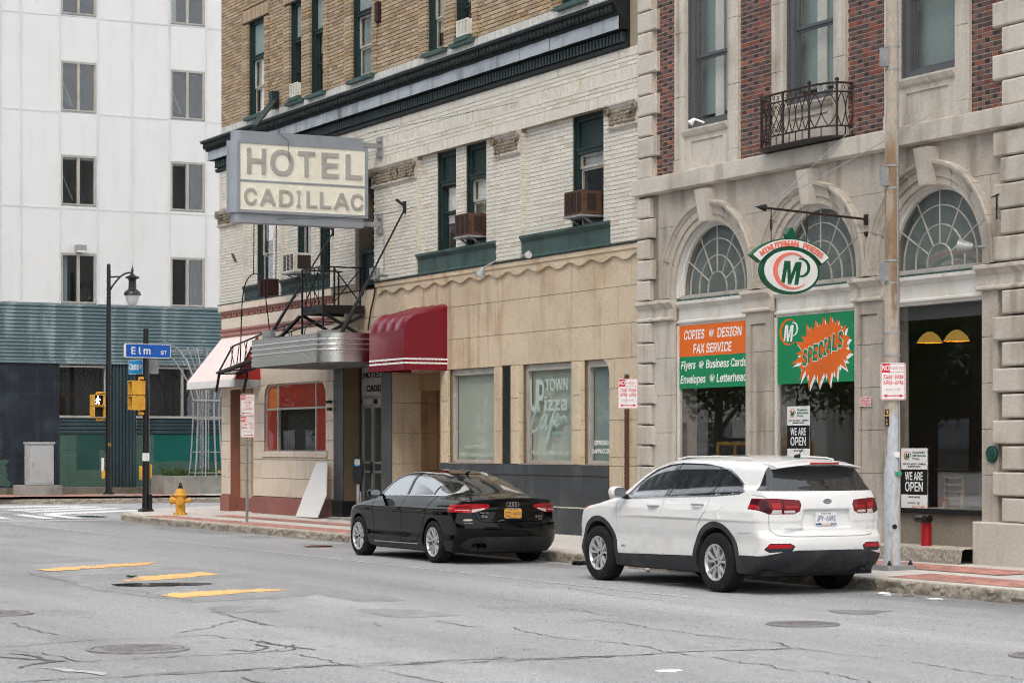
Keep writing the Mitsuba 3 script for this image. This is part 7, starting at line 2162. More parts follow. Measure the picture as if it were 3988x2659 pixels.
# hydrant
t = thing('fire_hydrant', 'yellow fire hydrant with rust stains near the corner kerb', 'fire hydrant')
hx, hy = -52.25, 18.30
hf = ((hx, hy, 0.17), (1, 0, 0), (0, 1, 0), (0, 0, 1))
MB(hf).lathe([(0.165, 0), (0.165, 0.045), (0.125, 0.06), (0.115, 0.10), (0.11, 0.42), (0.13, 0.46), (0.17, 0.47), (0.17, 0.50), (0.135, 0.52), (0.11, 0.60), (0.07, 0.645), (0.0, 0.65)], (0, 0, 0), 'w', 20).build(f'{t}__barrel', 'm_yellow', smooth=40)
MB(hf).lathe([(0.06, 0.63), (0.06, 0.69), (0.04, 0.70), (0.025, 0.78), (0, 0.785)], (0, 0, 0), 'w', 6).build(f'{t}__stem', 'm_ironbrown')
for d, s in (((0.9, -0.4, 0), 0.075), ((0.45, 0.9, 0), 0.055), ((-0.4, -0.9, 0), 0.085)):
    d = np.array(d) / np.linalg.norm(d)
    k = MB(hf).tube([d * 0.09 + [0, 0, 0.36], d * 0.2 + [0, 0, 0.36]], s * 1.0, 12).tube([d * 0.2 + [0, 0, 0.36], d * 0.235 + [0, 0, 0.36]], s * 1.3, 10).tube([d * 0.23 + [0, 0, .36], d * 0.265 + [0, 0, .36]], s * 0.4, 6).build(f'{t}__outlet', 'm_yellow', smooth=30)
for i in range(8):
    a = i * math.pi / 4
    MB(hf).lathe([(0.016, 0.04), (0.016, 0.065), (0, 0.066)], (0.145 * math.cos(a), 0.145 * math.sin(a), 0), 'w', 6).build(f'{t}__bolt', 'm_ironbrown')

# white board leaning on the plinth
bd = Polygon([(-47.60, 0.0), (-48.18, -1.26), (-46.90, -1.26), (-46.66, -0.75), (-47.0, -0.01)])
mb = MB(); m = trimesh.creation.extrude_polygon(bd, 0.018, engine='earcut'); v = np.array(m.vertices)
tl = 0.22
mb.add(np.c_[v[:, 0], 19.90 + v[:, 1] * math.sin(tl) * 1.0 - v[:, 2], 1.47 + v[:, 1] * math.cos(tl)], m.faces)
single(mb, 'white_board', 'm_white', 'blank white board cut to a six sided shape leaning on the pink wall', 'board')

# parking meter
t = thing('parking_meter', 'black parking meter on a grey post beside the hotel door', 'parking meter')
mx, my = -40.22, 17.66
MB().tube([(mx, my, 0.15), (mx, my, 1.15)], 0.03, 10).build(f'{t}__post', 'm_galv', smooth=40)
MB().box(mx - 0.02, mx + 0.02, my + 0.03, my + 0.055, 0.15, 0.95).build(f'{t}__strap', 'm_galv')
fm = FYAW((mx, my, 0), -40)
mb = MB(fm); mb.prism(Polygon([(-0.06, 1.10), (0.06, 1.10), (0.085, 1.20), (0.095, 1.45), (0.08, 1.56), (0.04, 1.62), (-0.04, 1.62), (-0.08, 1.56), (-0.095, 1.45), (-0.085, 1.20)]), -0.08, 0.06)
k = mb.build(f'{t}__head', 'm_blackpaint')
MB(fm).prism(rrect(-0.055, 0.055, 1.46, 1.57, 0.02), 0.06, 0.066).build(f'{k}__display', 'm_galv'); MB(fm).box(-0.05, 0.05, 1.44, 1.46, 0.06, 0.068).build(f'{k}__blue_label', 'm_signblue2')

# litter
def litter(name, x, y, z, s, mat, label, flat=0.25, seed=1):
    mb = MB(); blob(mb, (x, y, z + s * flat * 0.6), s, seed, 2, 0.9, (1, 1.5, flat)); return single(mb, name, mat, label, 'litter')
litter('paper_scrap', -15.64, 9.58, 0.0, 0.07, 'm_white', 'white paper scrap on the road at the bottom centre', 0.06, 3)
litter('paper_scrap', -22.45, 16.8, 0.0, 0.05, 'm_white', 'crumpled white paper in the gutter near the utility pole', 0.5, 4)
litter('paper_bag', -22.2, 16.98, 0.0, 0.05, 'm_lime_dark', 'crumpled brown paper in the gutter near the utility pole', 0.4, 5)
litter('paper_scrap', -21.59, 16.88, 0.0, 0.07, 'm_white', 'flat white scrap in the gutter at the right', 0.12, 6)
litter('black_bag', -30.43, 17.05, 0.0, 0.09, 'm_black', 'crumpled black plastic in the gutter ahead of the white car', 0.45, 7)
litter('yellow_leaves', -38.15, 16.0, 0.0, 0.16, 'm_brownpost', 'small heap of brown debris on the road ahead of the black car', 0.12, 8)
litter('cardboard_scrap', -25.63, 15.75, 0.0, 0.12, 'm_white', 'flat white scrap under the white car', 0.05, 9)
t = thing('plastic_bottle', 'clear plastic bottle with a label lying in the gutter under the white car', 'bottle')
MB().tube([(-28.35, 17.0, 0.035), (-28.2, 16.92, 0.035)], 0.035, 12).tube([(-28.2, 16.92, 0.035), (-28.15, 16.89, 0.035)], [0.03, 0.013], 10).build(f'{t}__body', 'm_acwhite'); MB().tube([(-28.30, 16.973, 0.035), (-28.25, 16.947, 0.035)], 0.0365, 12).build(f'{t}__label', 'm_orange')
rr = np.random.RandomState(9)
t = thing('road_weed', 'small green weed growing from the road beside the yellow stripes', 'weed')
mb = MB()
for i in range(26):
    a = rr.rand() * 6.28; h = rr.uniform(0.02, 0.055)
    d = np.array([math.cos(a), math.sin(a), 0]); s = np.array([-d[1], d[0], 0]) * 0.014
    b = np.array([-30.35, 9.92, 0.0]) + d * 0.02
    mb.add([b, b + d * h * 0.6 + s + [0, 0, h * .7], b + d * h * 1.3 + [0, 0, h * .6], b + d * h * 0.6 - s + [0, 0, h * .7]], [(0, 1, 2, 3)])
mb.build(f'{t}__leaf', 'm_leaf')
mb = MB()
for i in range(160):
    x, y = rr.uniform(-52, -20), rr.uniform(15.6, 17.1)
    s = rr.uniform(0.006, 0.022)
    mb.add([(x - s, y, 0.006), (x, y - s * 1.5, 0.008), (x + s, y + s * .4, 0.01), (x, y + s * 1.4, 0.006)], [(0, 1, 2, 3)])
k = struct(mb, 'gutter_grit', 'm_lime_light', kind='stuff', label='pale grit and tiny scraps scattered along the gutter')
labels[k]['category'] = 'grit'


# ---------------------------------------------------------------- cars: bodies as smooth implicit solids, cut into panels
from scipy.interpolate import PchipInterpolator


def prof(pts, n=1500):
    p = np.array(pts, float)
    f = PchipInterpolator(p[:, 0], p[:, 1])
    xs = np.linspace(p[0, 0], p[-1, 0], n)
    ys = f(xs)
    return lambda x: np.interp(x, xs, ys)


def smax(a, b, k):
    h = np.clip(0.5 + 0.5 * (a - b) / k, 0, 1)
    return b * (1 - h) + a * h + k * h * (1 - h)


def smin(a, b, k):
    return -smax(-a, -b, k)


def surface_nets(V, lo, h):
    nx, ny, nz = V.shape
    S = V < 0
    cs = [(i, j, k) for i in (0, 1) for j in (0, 1) for k in (0, 1)]
    sl = [S[i:nx - 1 + i, j:ny - 1 + j, k:nz - 1 + k] for i, j, k in cs]
    any_, all_ = sl[0].copy(), sl[0].copy()
    for q in sl[1:]:
        any_ |= q
        all_ &= q
    on = any_ & ~all_
    idx = np.full(on.shape, -1)
    idx[on] = np.arange(on.sum())
    ijk = np.argwhere(on)
    cv = np.stack([V[ijk[:, 0] + i, ijk[:, 1] + j, ijk[:, 2] + k] for i, j, k in cs], 1)
    pos = np.array(cs, float)
    C, N = np.zeros((len(ijk), 3)), np.zeros(len(ijk))
    for a in range(8):
        for ax in range(3):
            if cs[a][ax] == 0:
                b = a + (4, 2, 1)[ax]
                x = (cv[:, a] < 0) != (cv[:, b] < 0)
                t = np.where(x, cv[:, a] / np.where(x, cv[:, a] - cv[:, b], 1), 0)
                C += x[:, None] * (pos[a] + t[:, None] * (pos[b] - pos[a]))
                N += x
    P = lo + h * (ijk + C / N[:, None])
    F = []
    for ax in range(3):
        o = [(ax + 1) % 3, (ax + 2) % 3]
        s0 = [slice(1, -1)] * 3; s0[ax] = slice(0, -1)
        s1 = [slice(1, -1)] * 3; s1[ax] = slice(1, None)
        a, b = S[tuple(s0)], S[tuple(s1)]
        e = np.argwhere(a != b)
        if not len(e):
            continue
        flip = a[tuple(e.T)]
        g = e.copy()
        g[:, o[0]] += 1; g[:, o[1]] += 1
        q = []
        for d0, d1 in ((-1, -1), (0, -1), (0, 0), (-1, 0)):
            c = g.copy(); c[:, o[0]] += d0; c[:, o[1]] += d1
            q.append(idx[tuple(c.T)])
        q = np.stack(q, 1)
        q[~flip] = q[~flip][:, ::-1]
        F.append(q)
    F = np.vstack(F)
    return P, np.vstack([F[:, [0, 1, 2]], F[:, [0, 2, 3]]])


class Car:
    def __init__(self, F, lo, hi, h, place):
        self.F, self.place = F, place
        lo, hi = np.array(lo, float), np.array(hi, float)
        n = np.ceil((hi - lo) / h).astype(int) + 1
        ax = [lo[i] + h * np.arange(n[i]) for i in range(3)]
        half = ax[1] > -1e-9
        X, Y, Z = np.meshgrid(ax[0], ax[1][half], ax[2], indexing='ij')
        Vh = F(X, Y, Z)
        m = int(half.sum())
        V = np.concatenate([Vh[:, 1:][:, ::-1], Vh], 1)
        lo2 = np.array([lo[0], -ax[1][-1], lo[2]])
        self.V, self.lo, self.h = V, lo2, h
        self.cache = {}

    def grad(self, p, e=2e-3):
        g = np.zeros_like(p)
        for k in range(3):
            d = np.zeros(3); d[k] = e
            a, b = p + d, p - d
            g[:, k] = (self.Fy(a) - self.Fy(b)) / (2 * e)
        return g

    def Fy(self, p):
        return self.F(p[:, 0], np.abs(p[:, 1]), p[:, 2])

    def solid(self, off=0.0):
        """The body grown by off metres (negative: shrunk) as a manifold solid."""
        if off in self.cache:
            return self.cache[off]
        if abs(off) > 0.035 or not hasattr(self, 'P0'):
            P, T_ = surface_nets(self.V - off, self.lo, self.h)
            for _ in range(3):
                g = self.grad(P)
                P = P - np.clip((self.Fy(P) - off) / np.maximum((g * g).sum(1), 0.05), -0.01, 0.01)[:, None] * g
            if off == 0.0:
                g = self.grad(P)
                self.P0, self.T0, self.N0 = P, T_, g / np.maximum((g * g).sum(1), 0.3)[:, None]
        else:
            P, T_ = self.P0 + off * self.N0, self.T0
        m = m3.Manifold(m3.Mesh(P.astype(np.float32), T_.astype(np.uint32)))
        self.cache[off] = m
        return m

    def world(self, v):
        XR, sc, YC = self.place
        v = np.asarray(v, float)
        return np.c_[XR - sc * v[:, 0], YC - v[:, 1], v[:, 2]]

    def put(self, m, key, mat, off=0.0, smooth=None):
        """Write a solid; corners on the body's skin take the skin's own normal."""
        key = numbered(key)
        q = m.to_mesh() if hasattr(m, 'to_mesh') else None
        v, f = (np.array(q.vert_properties[:, :3], float), np.array(q.tri_verts)) if q is not None else (np.array(m[0], float), np.array(m[1]))
        if smooth is not None:
            scene[key] = mikit.ply((self.world(v), f), mat, smooth=smooth)
            return key
        g = self.grad(v)
        g /= np.linalg.norm(g, axis=1, keepdims=True) + 1e-12
        c = v[f]
        fn = np.cross(c[:, 1] - c[:, 0], c[:, 2] - c[:, 0])
        fn /= np.linalg.norm(fn, axis=1, keepdims=True) + 1e-15
        n = g[f]
        ok = (n * fn[:, None]).sum(2) > 0.8
        n = np.where(ok[..., None], n, fn[:, None])
        XR, sc, YC = self.place
        n = n.reshape(-1, 3) * [-1 / sc, -1, 1]
        n /= np.linalg.norm(n, axis=1, keepdims=True) + 1e-15
        path = meshkit.write_ply((self.world(c.reshape(-1, 3)), np.arange(len(f) * 3).reshape(-1, 3)), False, normals=n)
        scene[key] = {'type': 'ply', 'filename': path, 'face_normals': False, 'bsdf': {'type': 'ref', 'id': mat}}
        return key

    def mesh(self, mb, key, mat, smooth=30):
        v, f, _ = mb.arrays()
        key = numbered(key)
        scene[key] = mikit.ply((self.world(v), f), mat, smooth=smooth)
        return key


def sidep(pts, y0=0.25, y1=1.3, r=0.0):
    """A prism through the side of the car from a polygon in (x, z); both sides with mirror()."""
    g = Polygon(pts).buffer(0)
    if r:
        g = g.buffer(-r).buffer(r, quad_segs=6)
    out = m3.Manifold()
    for q in getattr(g, 'geoms', [g]):
        c = m3.CrossSection([np.array(q.exterior.coords)[:-1]] , m3.FillRule.EvenOdd).extrude(y1 - y0)
        out = out + c.transform([[1, 0, 0, 0], [0, 0, 1, y0], [0, 1, 0, 0]])
    return out


def rearp(pts, x0, x1, r=0.0):
    """A prism along x from a polygon in (y, z)."""
    g = Polygon(pts).buffer(0)
    if r:
        g = g.buffer(-r).buffer(r, quad_segs=6)
    c = m3.CrossSection([np.array(g.exterior.coords)[:-1]], m3.FillRule.EvenOdd).extrude(x1 - x0)
    return c.transform([[0, 0, 1, x0], [1, 0, 0, 0], [0, 1, 0, 0]])


def mirror(m):
    return m.mirror((0, 1, 0))


def both(m):
    return m + mirror(m)


def slit(pts, w=0.014, y0=0.3, y1=1.3):
    g = LineString(pts).buffer(w / 2, cap_style=2, join_style=1)
    c = m3.CrossSection([np.array(g.exterior.coords)[:-1]], m3.FillRule.EvenOdd).extrude(y1 - y0)
    return c.transform([[1, 0, 0, 0], [0, 0, 1, y0], [0, 1, 0, 0]])


def rslit(pts, x0, x1, w=0.009):
    g = LineString(pts).buffer(w / 2, cap_style=2, join_style=1)
    c = m3.CrossSection([np.array(g.exterior.coords)[:-1]], m3.FillRule.EvenOdd).extrude(x1 - x0)
    return c.transform([[0, 0, 1, x0], [1, 0, 0, 0], [0, 1, 0, 0]])


def wheel(car, t, x, y, R, rim, width, spokes, side, detail=True, twin=True):
    """side +1: the outer face looks to +y."""
    w = numbered(f'{t}__wheel')
    A = lambda: MB(((x, y, R), (1, 0, 0), (0, 0, 1), (0, side, 0)))     # u along the car, v up, w outwards
    h = width / 2
    mb = A()
    # tyre with rounded shoulders and tread grooves
    pr = [(rim - 0.005, -h * 0.9), (rim + 0.01, -h * 0.97), (rim + (R - rim) * 0.55, -h * 1.04), (R - 0.022, -h * 0.96), (R - 0.006, -h * 0.84)]
    for k in (-0.5, 0.0, 0.5):
        pr += [(R, h * (k - 0.12)), (R - 0.008, h * (k - 0.08)), (R - 0.008, h * (k + 0.05)), (R, h * (k + 0.09))]
    pr += [(R - 0.006, h * 0.84), (R - 0.022, h * 0.96), (R - 0.05, h * 1.02), (rim + (R - rim) * 0.5, h * 1.05), (rim + 0.03, h * 1.03), (rim + 0.012, h * 0.98), (rim - 0.004, h * 0.92)]
    ang = np.linspace(0, 2 * np.pi, 57)[:-1]
    v = np.array([[r * math.cos(a), r * math.sin(a), d] for r, d in pr for a in ang])
    n = len(ang)
    f = [(i * n + j, i * n + (j + 1) % n, (i + 1) * n + (j + 1) % n, (i + 1) * n + j) for i in range(len(pr) - 1) for j in range(n)]
    mb.add(v, f)
    key = w
    vv, ff, _ = mb.arrays()
    scene[key] = mikit.ply((car.world(vv), ff), 'm_rubber', smooth=40)
    if not detail:
        return
    # rim: barrel, lip and spokes
    def lathe(pr, mat, nm, sm=30):
        mb = A()
        v = np.array([[r * math.cos(a), r * math.sin(a), d] for r, d in pr for a in ang])
        mb.add(v, [(i * n + j, i * n + (j + 1) % n, (i + 1) * n + (j + 1) % n, (i + 1) * n + j) for i in range(len(pr) - 1) for j in range(n)])
        car.mesh(mb, f'{w}__{nm}', mat, sm)
    lathe([(rim - 0.015, -h * 0.5), (rim - 0.02, h * 0.75), (rim - 0.004, h * 0.95), (rim + 0.008, h * 0.97), (rim + 0.006, h * 0.9)], 'm_alloy', 'rim')
    lathe([(rim - 0.02, h * 0.0), (0.10, h * 0.0), (0.0, h * 0.0)], 'm_dark', 'hub_disc', False)
    lathe([(0.135, h * 0.06), (0.135, h * 0.12), (0.05, h * 0.16)], 'm_galv', 'brake_disc', False)
    mb = A()
    ns = spokes
    for i in range(ns):
        pair = (-1, 1) if twin else (0,)
        for s in pair:
            a0 = 2 * math.pi * (i + 0.25) / ns
            a_in, a_out = a0 + s * 0.10, a0 + s * (0.27 if twin else 0.0)
            r0, r1 = 0.045, rim - 0.008
            w0, w1 = 0.017, (0.021 if twin else 0.034)
            p0 = np.array([r0 * math.cos(a_in), r0 * math.sin(a_in)]); p1 = np.array([r1 * math.cos(a_out), r1 * math.sin(a_out)])
            d = (p1 - p0) / np.linalg.norm(p1 - p0); q = np.array([-d[1], d[0]])
            z0, z1 = h * 0.66, h * 0.90
            ring = []
            for p, ww, z in ((p0, w0, z0), ((p0 + p1) / 2, (w0 + w1) / 2, h * 0.84), (p1, w1, z1)):
                ring.append([(*(p - q * ww), z - 0.03), (*(p - q * ww * 0.7), z), (*(p + q * ww * 0.7), z), (*(p + q * ww), z - 0.03)])
            vv = np.array(ring).reshape(-1, 3)
            ff = [(r * 4 + k, r * 4 + k + 1, (r + 1) * 4 + k + 1, (r + 1) * 4 + k) for r in range(2) for k in range(3)]
            mb.add(vv, [x_[::-1] for x_ in ff])
    car.mesh(mb, f'{w}__spokes', 'm_alloy', False)
    lathe([(0.062, h * 0.45), (0.060, h * 0.70), (0.045, h * 0.74), (0.032, h * 0.745), (0.0, h * 0.75)], 'm_alloy', 'hub_cap')
    lathe([(0.026, h * 0.752), (0.0, h * 0.756)], 'm_dark', 'hub_badge')
    mb = A()
    for i in range(5):
        a = 2 * math.pi * i / 5
        mb.lathe([(0.010, h * 0.66), (0.010, h * 0.72), (0, h * 0.72)], (0.058 * math.cos(a), 0.058 * math.sin(a), 0), 'w', 8)
    car.mesh(mb, f'{w}__wheel_nut', 'm_dark', False)


def paint(name, color, rough=0.35, cc=1.0, metal=0.0, spec=0.5):
    scene[name] = {'type': 'twosided', 'bsdf': {'type': 'principled', 'base_color': {'type': 'rgb', 'value': color}, 'roughness': rough, 'metallic': metal, 'specular': spec, 'clearcoat': cc, 'clearcoat_gloss': 0.98}}


def plastic(name, color, ior=1.5):
    scene[name] = {'type': 'twosided', 'bsdf': {'type': 'plastic', 'int_ior': ior, 'diffuse_reflectance': {'type': 'rgb', 'value': color}}}


plastic('m_carblack', [0.002, 0.0024, 0.003], 1.42)
scene['m_carwhite'] = {'type': 'twosided', 'bsdf': {'type': 'plastic', 'int_ior': 1.5, 'diffuse_reflectance': proc(lambda p, n, uv: mix([0.80, 0.80, 0.79], [0.55, 0.53, 0.50], 0.45 * smoothstep(0.95, 0.35, p.z) * smoothstep(0.35, 0.75, fbm(p.x * 5, p.y * 5, p.z * 7))))}}
paint('m_caryellow', [0.62, 0.36, 0.04], 0.3, 1.0)
MAT('m_clad', tone(C(44, 46, 50), 0.15, 4.0, 0.3, C(90, 88, 84), 0.2, 0.15, 60), 0.6)
paint('m_alloy', [0.60, 0.60, 0.61], 0.3, 0.3, 0.55)
scene['m_glassdark'] = {'type': 'twosided', 'bsdf': {'type': 'principled', 'base_color': {'type': 'rgb', 'value': [0.010, 0.012, 0.013]}, 'roughness': 0.03, 'specular': 1.0, 'clearcoat': 1.0, 'clearcoat_gloss': 0.995}}
scene['m_glassmirror'] = {'type': 'twosided', 'bsdf': {'type': 'principled', 'base_color': {'type': 'rgb', 'value': [0.30, 0.31, 0.32]}, 'roughness': 0.04, 'metallic': 0.9, 'specular': 1.0}}
plastic('m_lampred', [0.17, 0.004, 0.009], 1.45)
plastic('m_lampdark', [0.05, 0.004, 0.008], 1.4)
plastic('m_lampwhite', [0.60, 0.54, 0.54], 1.4)
plastic('m_lampbright', [0.42, 0.012, 0.018], 1.45)
MAT('m_plateyellow', C(238, 172, 28), 0.4)
MAT('m_plateblue', C(44, 70, 130), 0.5)
MAT('m_seat', C(70, 70, 72), 0.9)


def squash(r):
    return np.clip(r, 0, None)


# ---- the white sport utility vehicle
def suv_field():
    L = 4.80
    W = prof([(-0.2, 0.86), (0.0, 0.875), (0.25, 0.915), (0.6, 0.935), (1.2, 0.945), (3.6, 0.945), (4.1, 0.925), (4.45, 0.87), (4.7, 0.76), (5.0, 0.5)])
    S = prof([(0.0, -0.10), (0.25, -0.05), (0.36, -0.022), (0.45, -0.012), (0.62, -0.022), (0.78, -0.006), (0.90, 0.0), (0.99, -0.004), (1.05, -0.026), (1.12, -0.060), (1.2, -0.095), (1.4, -0.16), (2.0, -0.3)])
    TL = prof([(-0.2, 1.30), (0.5, 1.30), (1.2, 1.28), (2.2, 1.23), (3.2, 1.18), (3.62, 1.125), (3.9, 1.09), (4.25, 1.03), (4.5, 0.955), (4.66, 0.875), (4.76, 0.80), (5.0, 0.6)])
    TR = prof([(-0.1, 1.60), (0.18, 1.622), (0.4, 1.645), (0.8, 1.675), (1.4, 1.695), (2.1, 1.69), (2.55, 1.655), (2.85, 1.59), (3.2, 1.43), (3.6, 1.20), (3.95, 0.98), (4.3, 0.75)])
    XRr = prof([(0.0, 0.35), (0.22, 0.30), (0.32, 0.16), (0.42, 0.06), (0.52, 0.015), (0.62, 0.0), (0.70, 0.01), (0.735, 0.045), (0.80, 0.075), (0.95, 0.075), (1.05, 0.07), (1.18, 0.085), (1.25, 0.11), (1.4, 0.20), (1.55, 0.30), (1.7, 0.40)])
    XF = prof([(0.0, 4.3), (0.25, 4.66), (0.4, 4.76), (0.6, 4.80), (0.75, 4.79), (0.9, 4.74), (1.0, 4.66), (1.2, 4.4)])
    WG = prof([(-0.1, 0.80), (0.4, 0.835), (1.0, 0.865), (2.0, 0.872), (3.0, 0.855), (3.6, 0.80), (4.0, 0.70)])

    def F(x, y, z):
        side = y - (W(x) + S(z))
        top = z - (TL(x) - 0.05 * (y / 0.9) ** 2 * np.clip((x - 3.4) / 0.5, 0, 1))
        rear = (XRr(z) + 0.15 * np.clip(y / 0.9, 0, 1.2) ** 3.2 + 0.02 * (y / 0.9) ** 2) - x
        front = x - (XF(z) - 0.42 * np.clip(y / 0.92, 0, 1.2) ** 2.6)
        bot = np.where(x < 0.75, 0.26 + 0.0 * x, 0.235) - z
        low = smax(smax(side, top * 0.95, 0.05), smax(rear, front, 0.01), 0.06)
        gs = (y - (WG(x) - 0.42 * (z - 1.12) - 0.25 * np.clip(z - 1.45, 0, 1) ** 2)) * 0.92
        gt = (z - (TR(x) - 0.055 * (y / 0.62) ** 2)) * 0.9
        gr = rear * 0.9
        gh = smax(smax(gs, gt, 0.09), gr, 0.05)
        gh = smax(gh, 0.9 - z, 0.02)
        body = smin(low, gh, 0.035)
        body = smax(body, bot, 0.03)
        for wx in (1.075, 3.855):
            r = 0.428
            cyl = np.sqrt((x - wx) ** 2 + (z - 0.375) ** 2) - r
            body = smax(body, smin(-cyl, 10.0, 0.001) - 10 * np.clip(0.55 - y, 0, 1), 0.012)
        # tailgate recess for the number plate
        rec = smax(smax(np.abs(y) - 0.34 - 0.10 * np.clip(1.03 - z, 0, 1), np.abs(z - 0.93) - 0.105, 0.02), np.abs(x - 0.05) - 0.075, 0.01)
        body = smax(body, -rec, 0.02)
        return body
    return F


def make_suv():
    t = thing('parked_car', 'white sport utility car with dark lower cladding parked at the kerb', 'car', None)
    car = Car(suv_field(), (-0.12, 0.0, 0.12), (4.95, 1.08, 1.82), 0.0165, (-22.77, 1.05, 16.24))
    S0 = car.solid(0.0)
    I = car.solid(-0.009)
    I3 = car.solid(-0.03)
    dlo = [(3.30, 1.125), (2.30, 1.165), (1.25, 1.20), (0.70, 1.235), (0.63, 1.262), (0.68, 1.31), (0.86, 1.41), (1.06, 1.495), (1.28, 1.545), (1.62, 1.58), (2.2, 1.59), (2.5, 1.565), (2.75, 1.505), (3.0, 1.375), (3.2, 1.225)]
    D = Polygon(dlo)
    chrome = D.buffer(0.022).difference(D.buffer(0.002))
    wins = {'front_window': (2.335, 9), 'rear_window': (1.335, 2.235), 'quarter_window': (0, 1.27)}
    cut = sidep(list(D.buffer(0.004).exterior.coords), 0.3)
    ws = rearp([(-0.62, 1.17), (0.62, 1.17), (0.56, 1.44), (0.42, 1.585), (-0.42, 1.585), (-0.56, 1.44)], 2.4, 4.5, 0.04)
    rg = rearp([(-0.80, 1.262), (0.80, 1.262), (0.85, 1.30), (0.70, 1.535), (0.60, 1.565), (-0.60, 1.565), (-0.70, 1.535), (-0.85, 1.30)], -0.3, 0.40, 0.03)
    # cabin hollow
    cab = car.solid(-0.055) ^ m3.Manifold.cube((2.95, 1.9, 0.9)).translate((0.62, -0.95, 0.98))
    lampL = [(0.965, 1.14), (0.90, 1.035), (0.78, 0.985), (0.47, 0.985), (0.40, 1.02), (0.375, 1.10), (0.40, 1.155), (0.70, 1.175), (0.93, 1.17)]
    lamp = both(rearp(lampL, -0.3, 0.43, 0.015) ^ m3.Manifold.cube((1, 2, 2)).translate((-0.3, -0.0, 0)))
    fog = both(rearp([(0.80, 0.635), (0.55, 0.635), (0.49, 0.60), (0.53, 0.535), (0.80, 0.525), (0.86, 0.56)], -0.3, 0.6, 0.015))
    sl = slit([(3.40, 1.09), (3.37, 0.86), (3.40, 0.38)]) + slit([(2.285, 1.17), (2.30, 0.95), (2.275, 0.395)]) + slit([(1.28, 1.2), (1.29, 1.0), (1.42, 0.86), (1.50, 0.78)]) + slit([(3.40, 0.385), (1.5, 0.43)])
    sl = sl + slit([(4.3, 1.02), (3.75, 1.10)], 0.007, 0.55) + slit([(0.62, 0.74), (0.34, 0.755)], 0.006)
    sl = both(sl)
    fuel = slit(list(Point(0.93, 0.985).buffer(0.078).exterior.coords), 0.005)
    gate = rslit([(0.86, 1.24), (0.79, 1.175), (0.785, 1.0), (0.765, 0.80), (0.70, 0.73), (0.5, 0.715), (-0.5, 0.715), (-0.70, 0.73), (-0.765, 0.80), (-0.785, 1.0), (-0.79, 1.175), (-0.86, 1.24)], -0.2, 0.45)
    skin = S0 - I
    body = S0 - ((cut + both(cut)) ^ (S0 - car.solid(-0.08))) - ((ws + rg) ^ (S0 - car.solid(-0.08))) - cab
    body = body - ((lamp + fog) - car.solid(-0.012)) - ((sl + gate) - I3) - (fuel - I)
    # the dark lower cladding takes over from the paint
    ringf = [Point(wx, 0.375).buffer(0.425 + 0.075, 32).union(Point(wx, 0.375).buffer(0.0)) for wx in (1.075, 3.855)]
    cl = unary_union([r.intersection(sbox(0, 0.30, 5, 1.4)) for r in ringf] + [Polygon([(1.3, 0.1), (1.3, 0.43), (3.6, 0.385), (3.6, 0.1)]), Polygon([(4.2, 0.1), (4.2, 0.45), (5, 0.45), (5, 0.1)])])
    clad_side = both(sidep(list(cl.exterior.coords), 0.45))
    rearlow = rearp([(-1.1, 0.1), (1.1, 0.1), (1.1, 0.47), (0.86, 0.485), (0.62, 0.535), (0.45, 0.55), (-0.45, 0.55), (-0.62, 0.535), (-0.86, 0.485), (-1.1, 0.47)], -0.3, 0.70)
    cladp = clad_side + rearlow
    G = car.solid(0.010)
    clad = (G ^ cladp) - car.solid(-0.02)
    for wx in (1.075, 3.855):
        c_ = m3.Manifold.cylinder(2.4, 0.428, 0.428, 64).rotate((90, 0, 0)).translate((wx, 1.2, 0.375))
        clad = clad - (c_ - m3.Manifold.cube((6, 1.1, 3)).translate((-1, -0.55, 0)))
    body = body - (cladp ^ (S0 - car.solid(-0.012)))
    car.put(body, f'{t}__body', 'm_carwhite')
    k = car.put(clad, f'{t}__cladding', 'm_clad')
    labels[k] = {'label': 'dark grey plastic wheel arch, sill and bumper cladding'}
    # glass
    J, J2 = car.solid(-0.012), car.solid(-0.016)
    shell = J - J2
    for nm, (x0, x1) in wins.items():
        p = D.intersection(sbox(x0, 0, x1, 3)).buffer(0.003)
        for s in (0, 1):
            q = sidep(list(p.exterior.coords), 0.3)
            q = mirror(q) if s else q
            car.put(shell ^ q, f'{t}__{nm}', 'm_pane' if nm == 'front_window' else 'm_pane_tint')
    pil = unary_union([sbox(2.235, 1.0, 2.335, 1.62), sbox(1.27, 1.0, 1.335, 1.62)]).intersection(D.buffer(0.003))
    for g in pil.geoms:
        q = both(sidep(list(g.exterior.coords), 0.3))
        car.put((car.solid(-0.006) - car.solid(-0.03)) ^ q, f'{t}__pillar', 'm_glassdark')
    car.put(shell ^ ws, f'{t}__windscreen', 'm_pane_tint')
    car.put((car.solid(-0.006) - J2) ^ rg, f'{t}__tailgate_glass', 'm_glassdark')
    for g in getattr(chrome, 'geoms', [chrome]):
        c = m3.CrossSection([np.array(g.exterior.coords)[:-1]] + [np.array(r.coords)[:-1] for r in g.interiors], m3.FillRule.EvenOdd).extrude(1.0).transform([[1, 0, 0, 0], [0, 0, 1, 0.3], [0, 1, 0, 0]])
        car.put((car.solid(0.004) - car.solid(-0.01)) ^ both(c), f'{t}__window_chrome', 'm_chrome')
    # lamps
    T2 = car.solid(0.003)
    lensed = T2 - car.solid(-0.013)
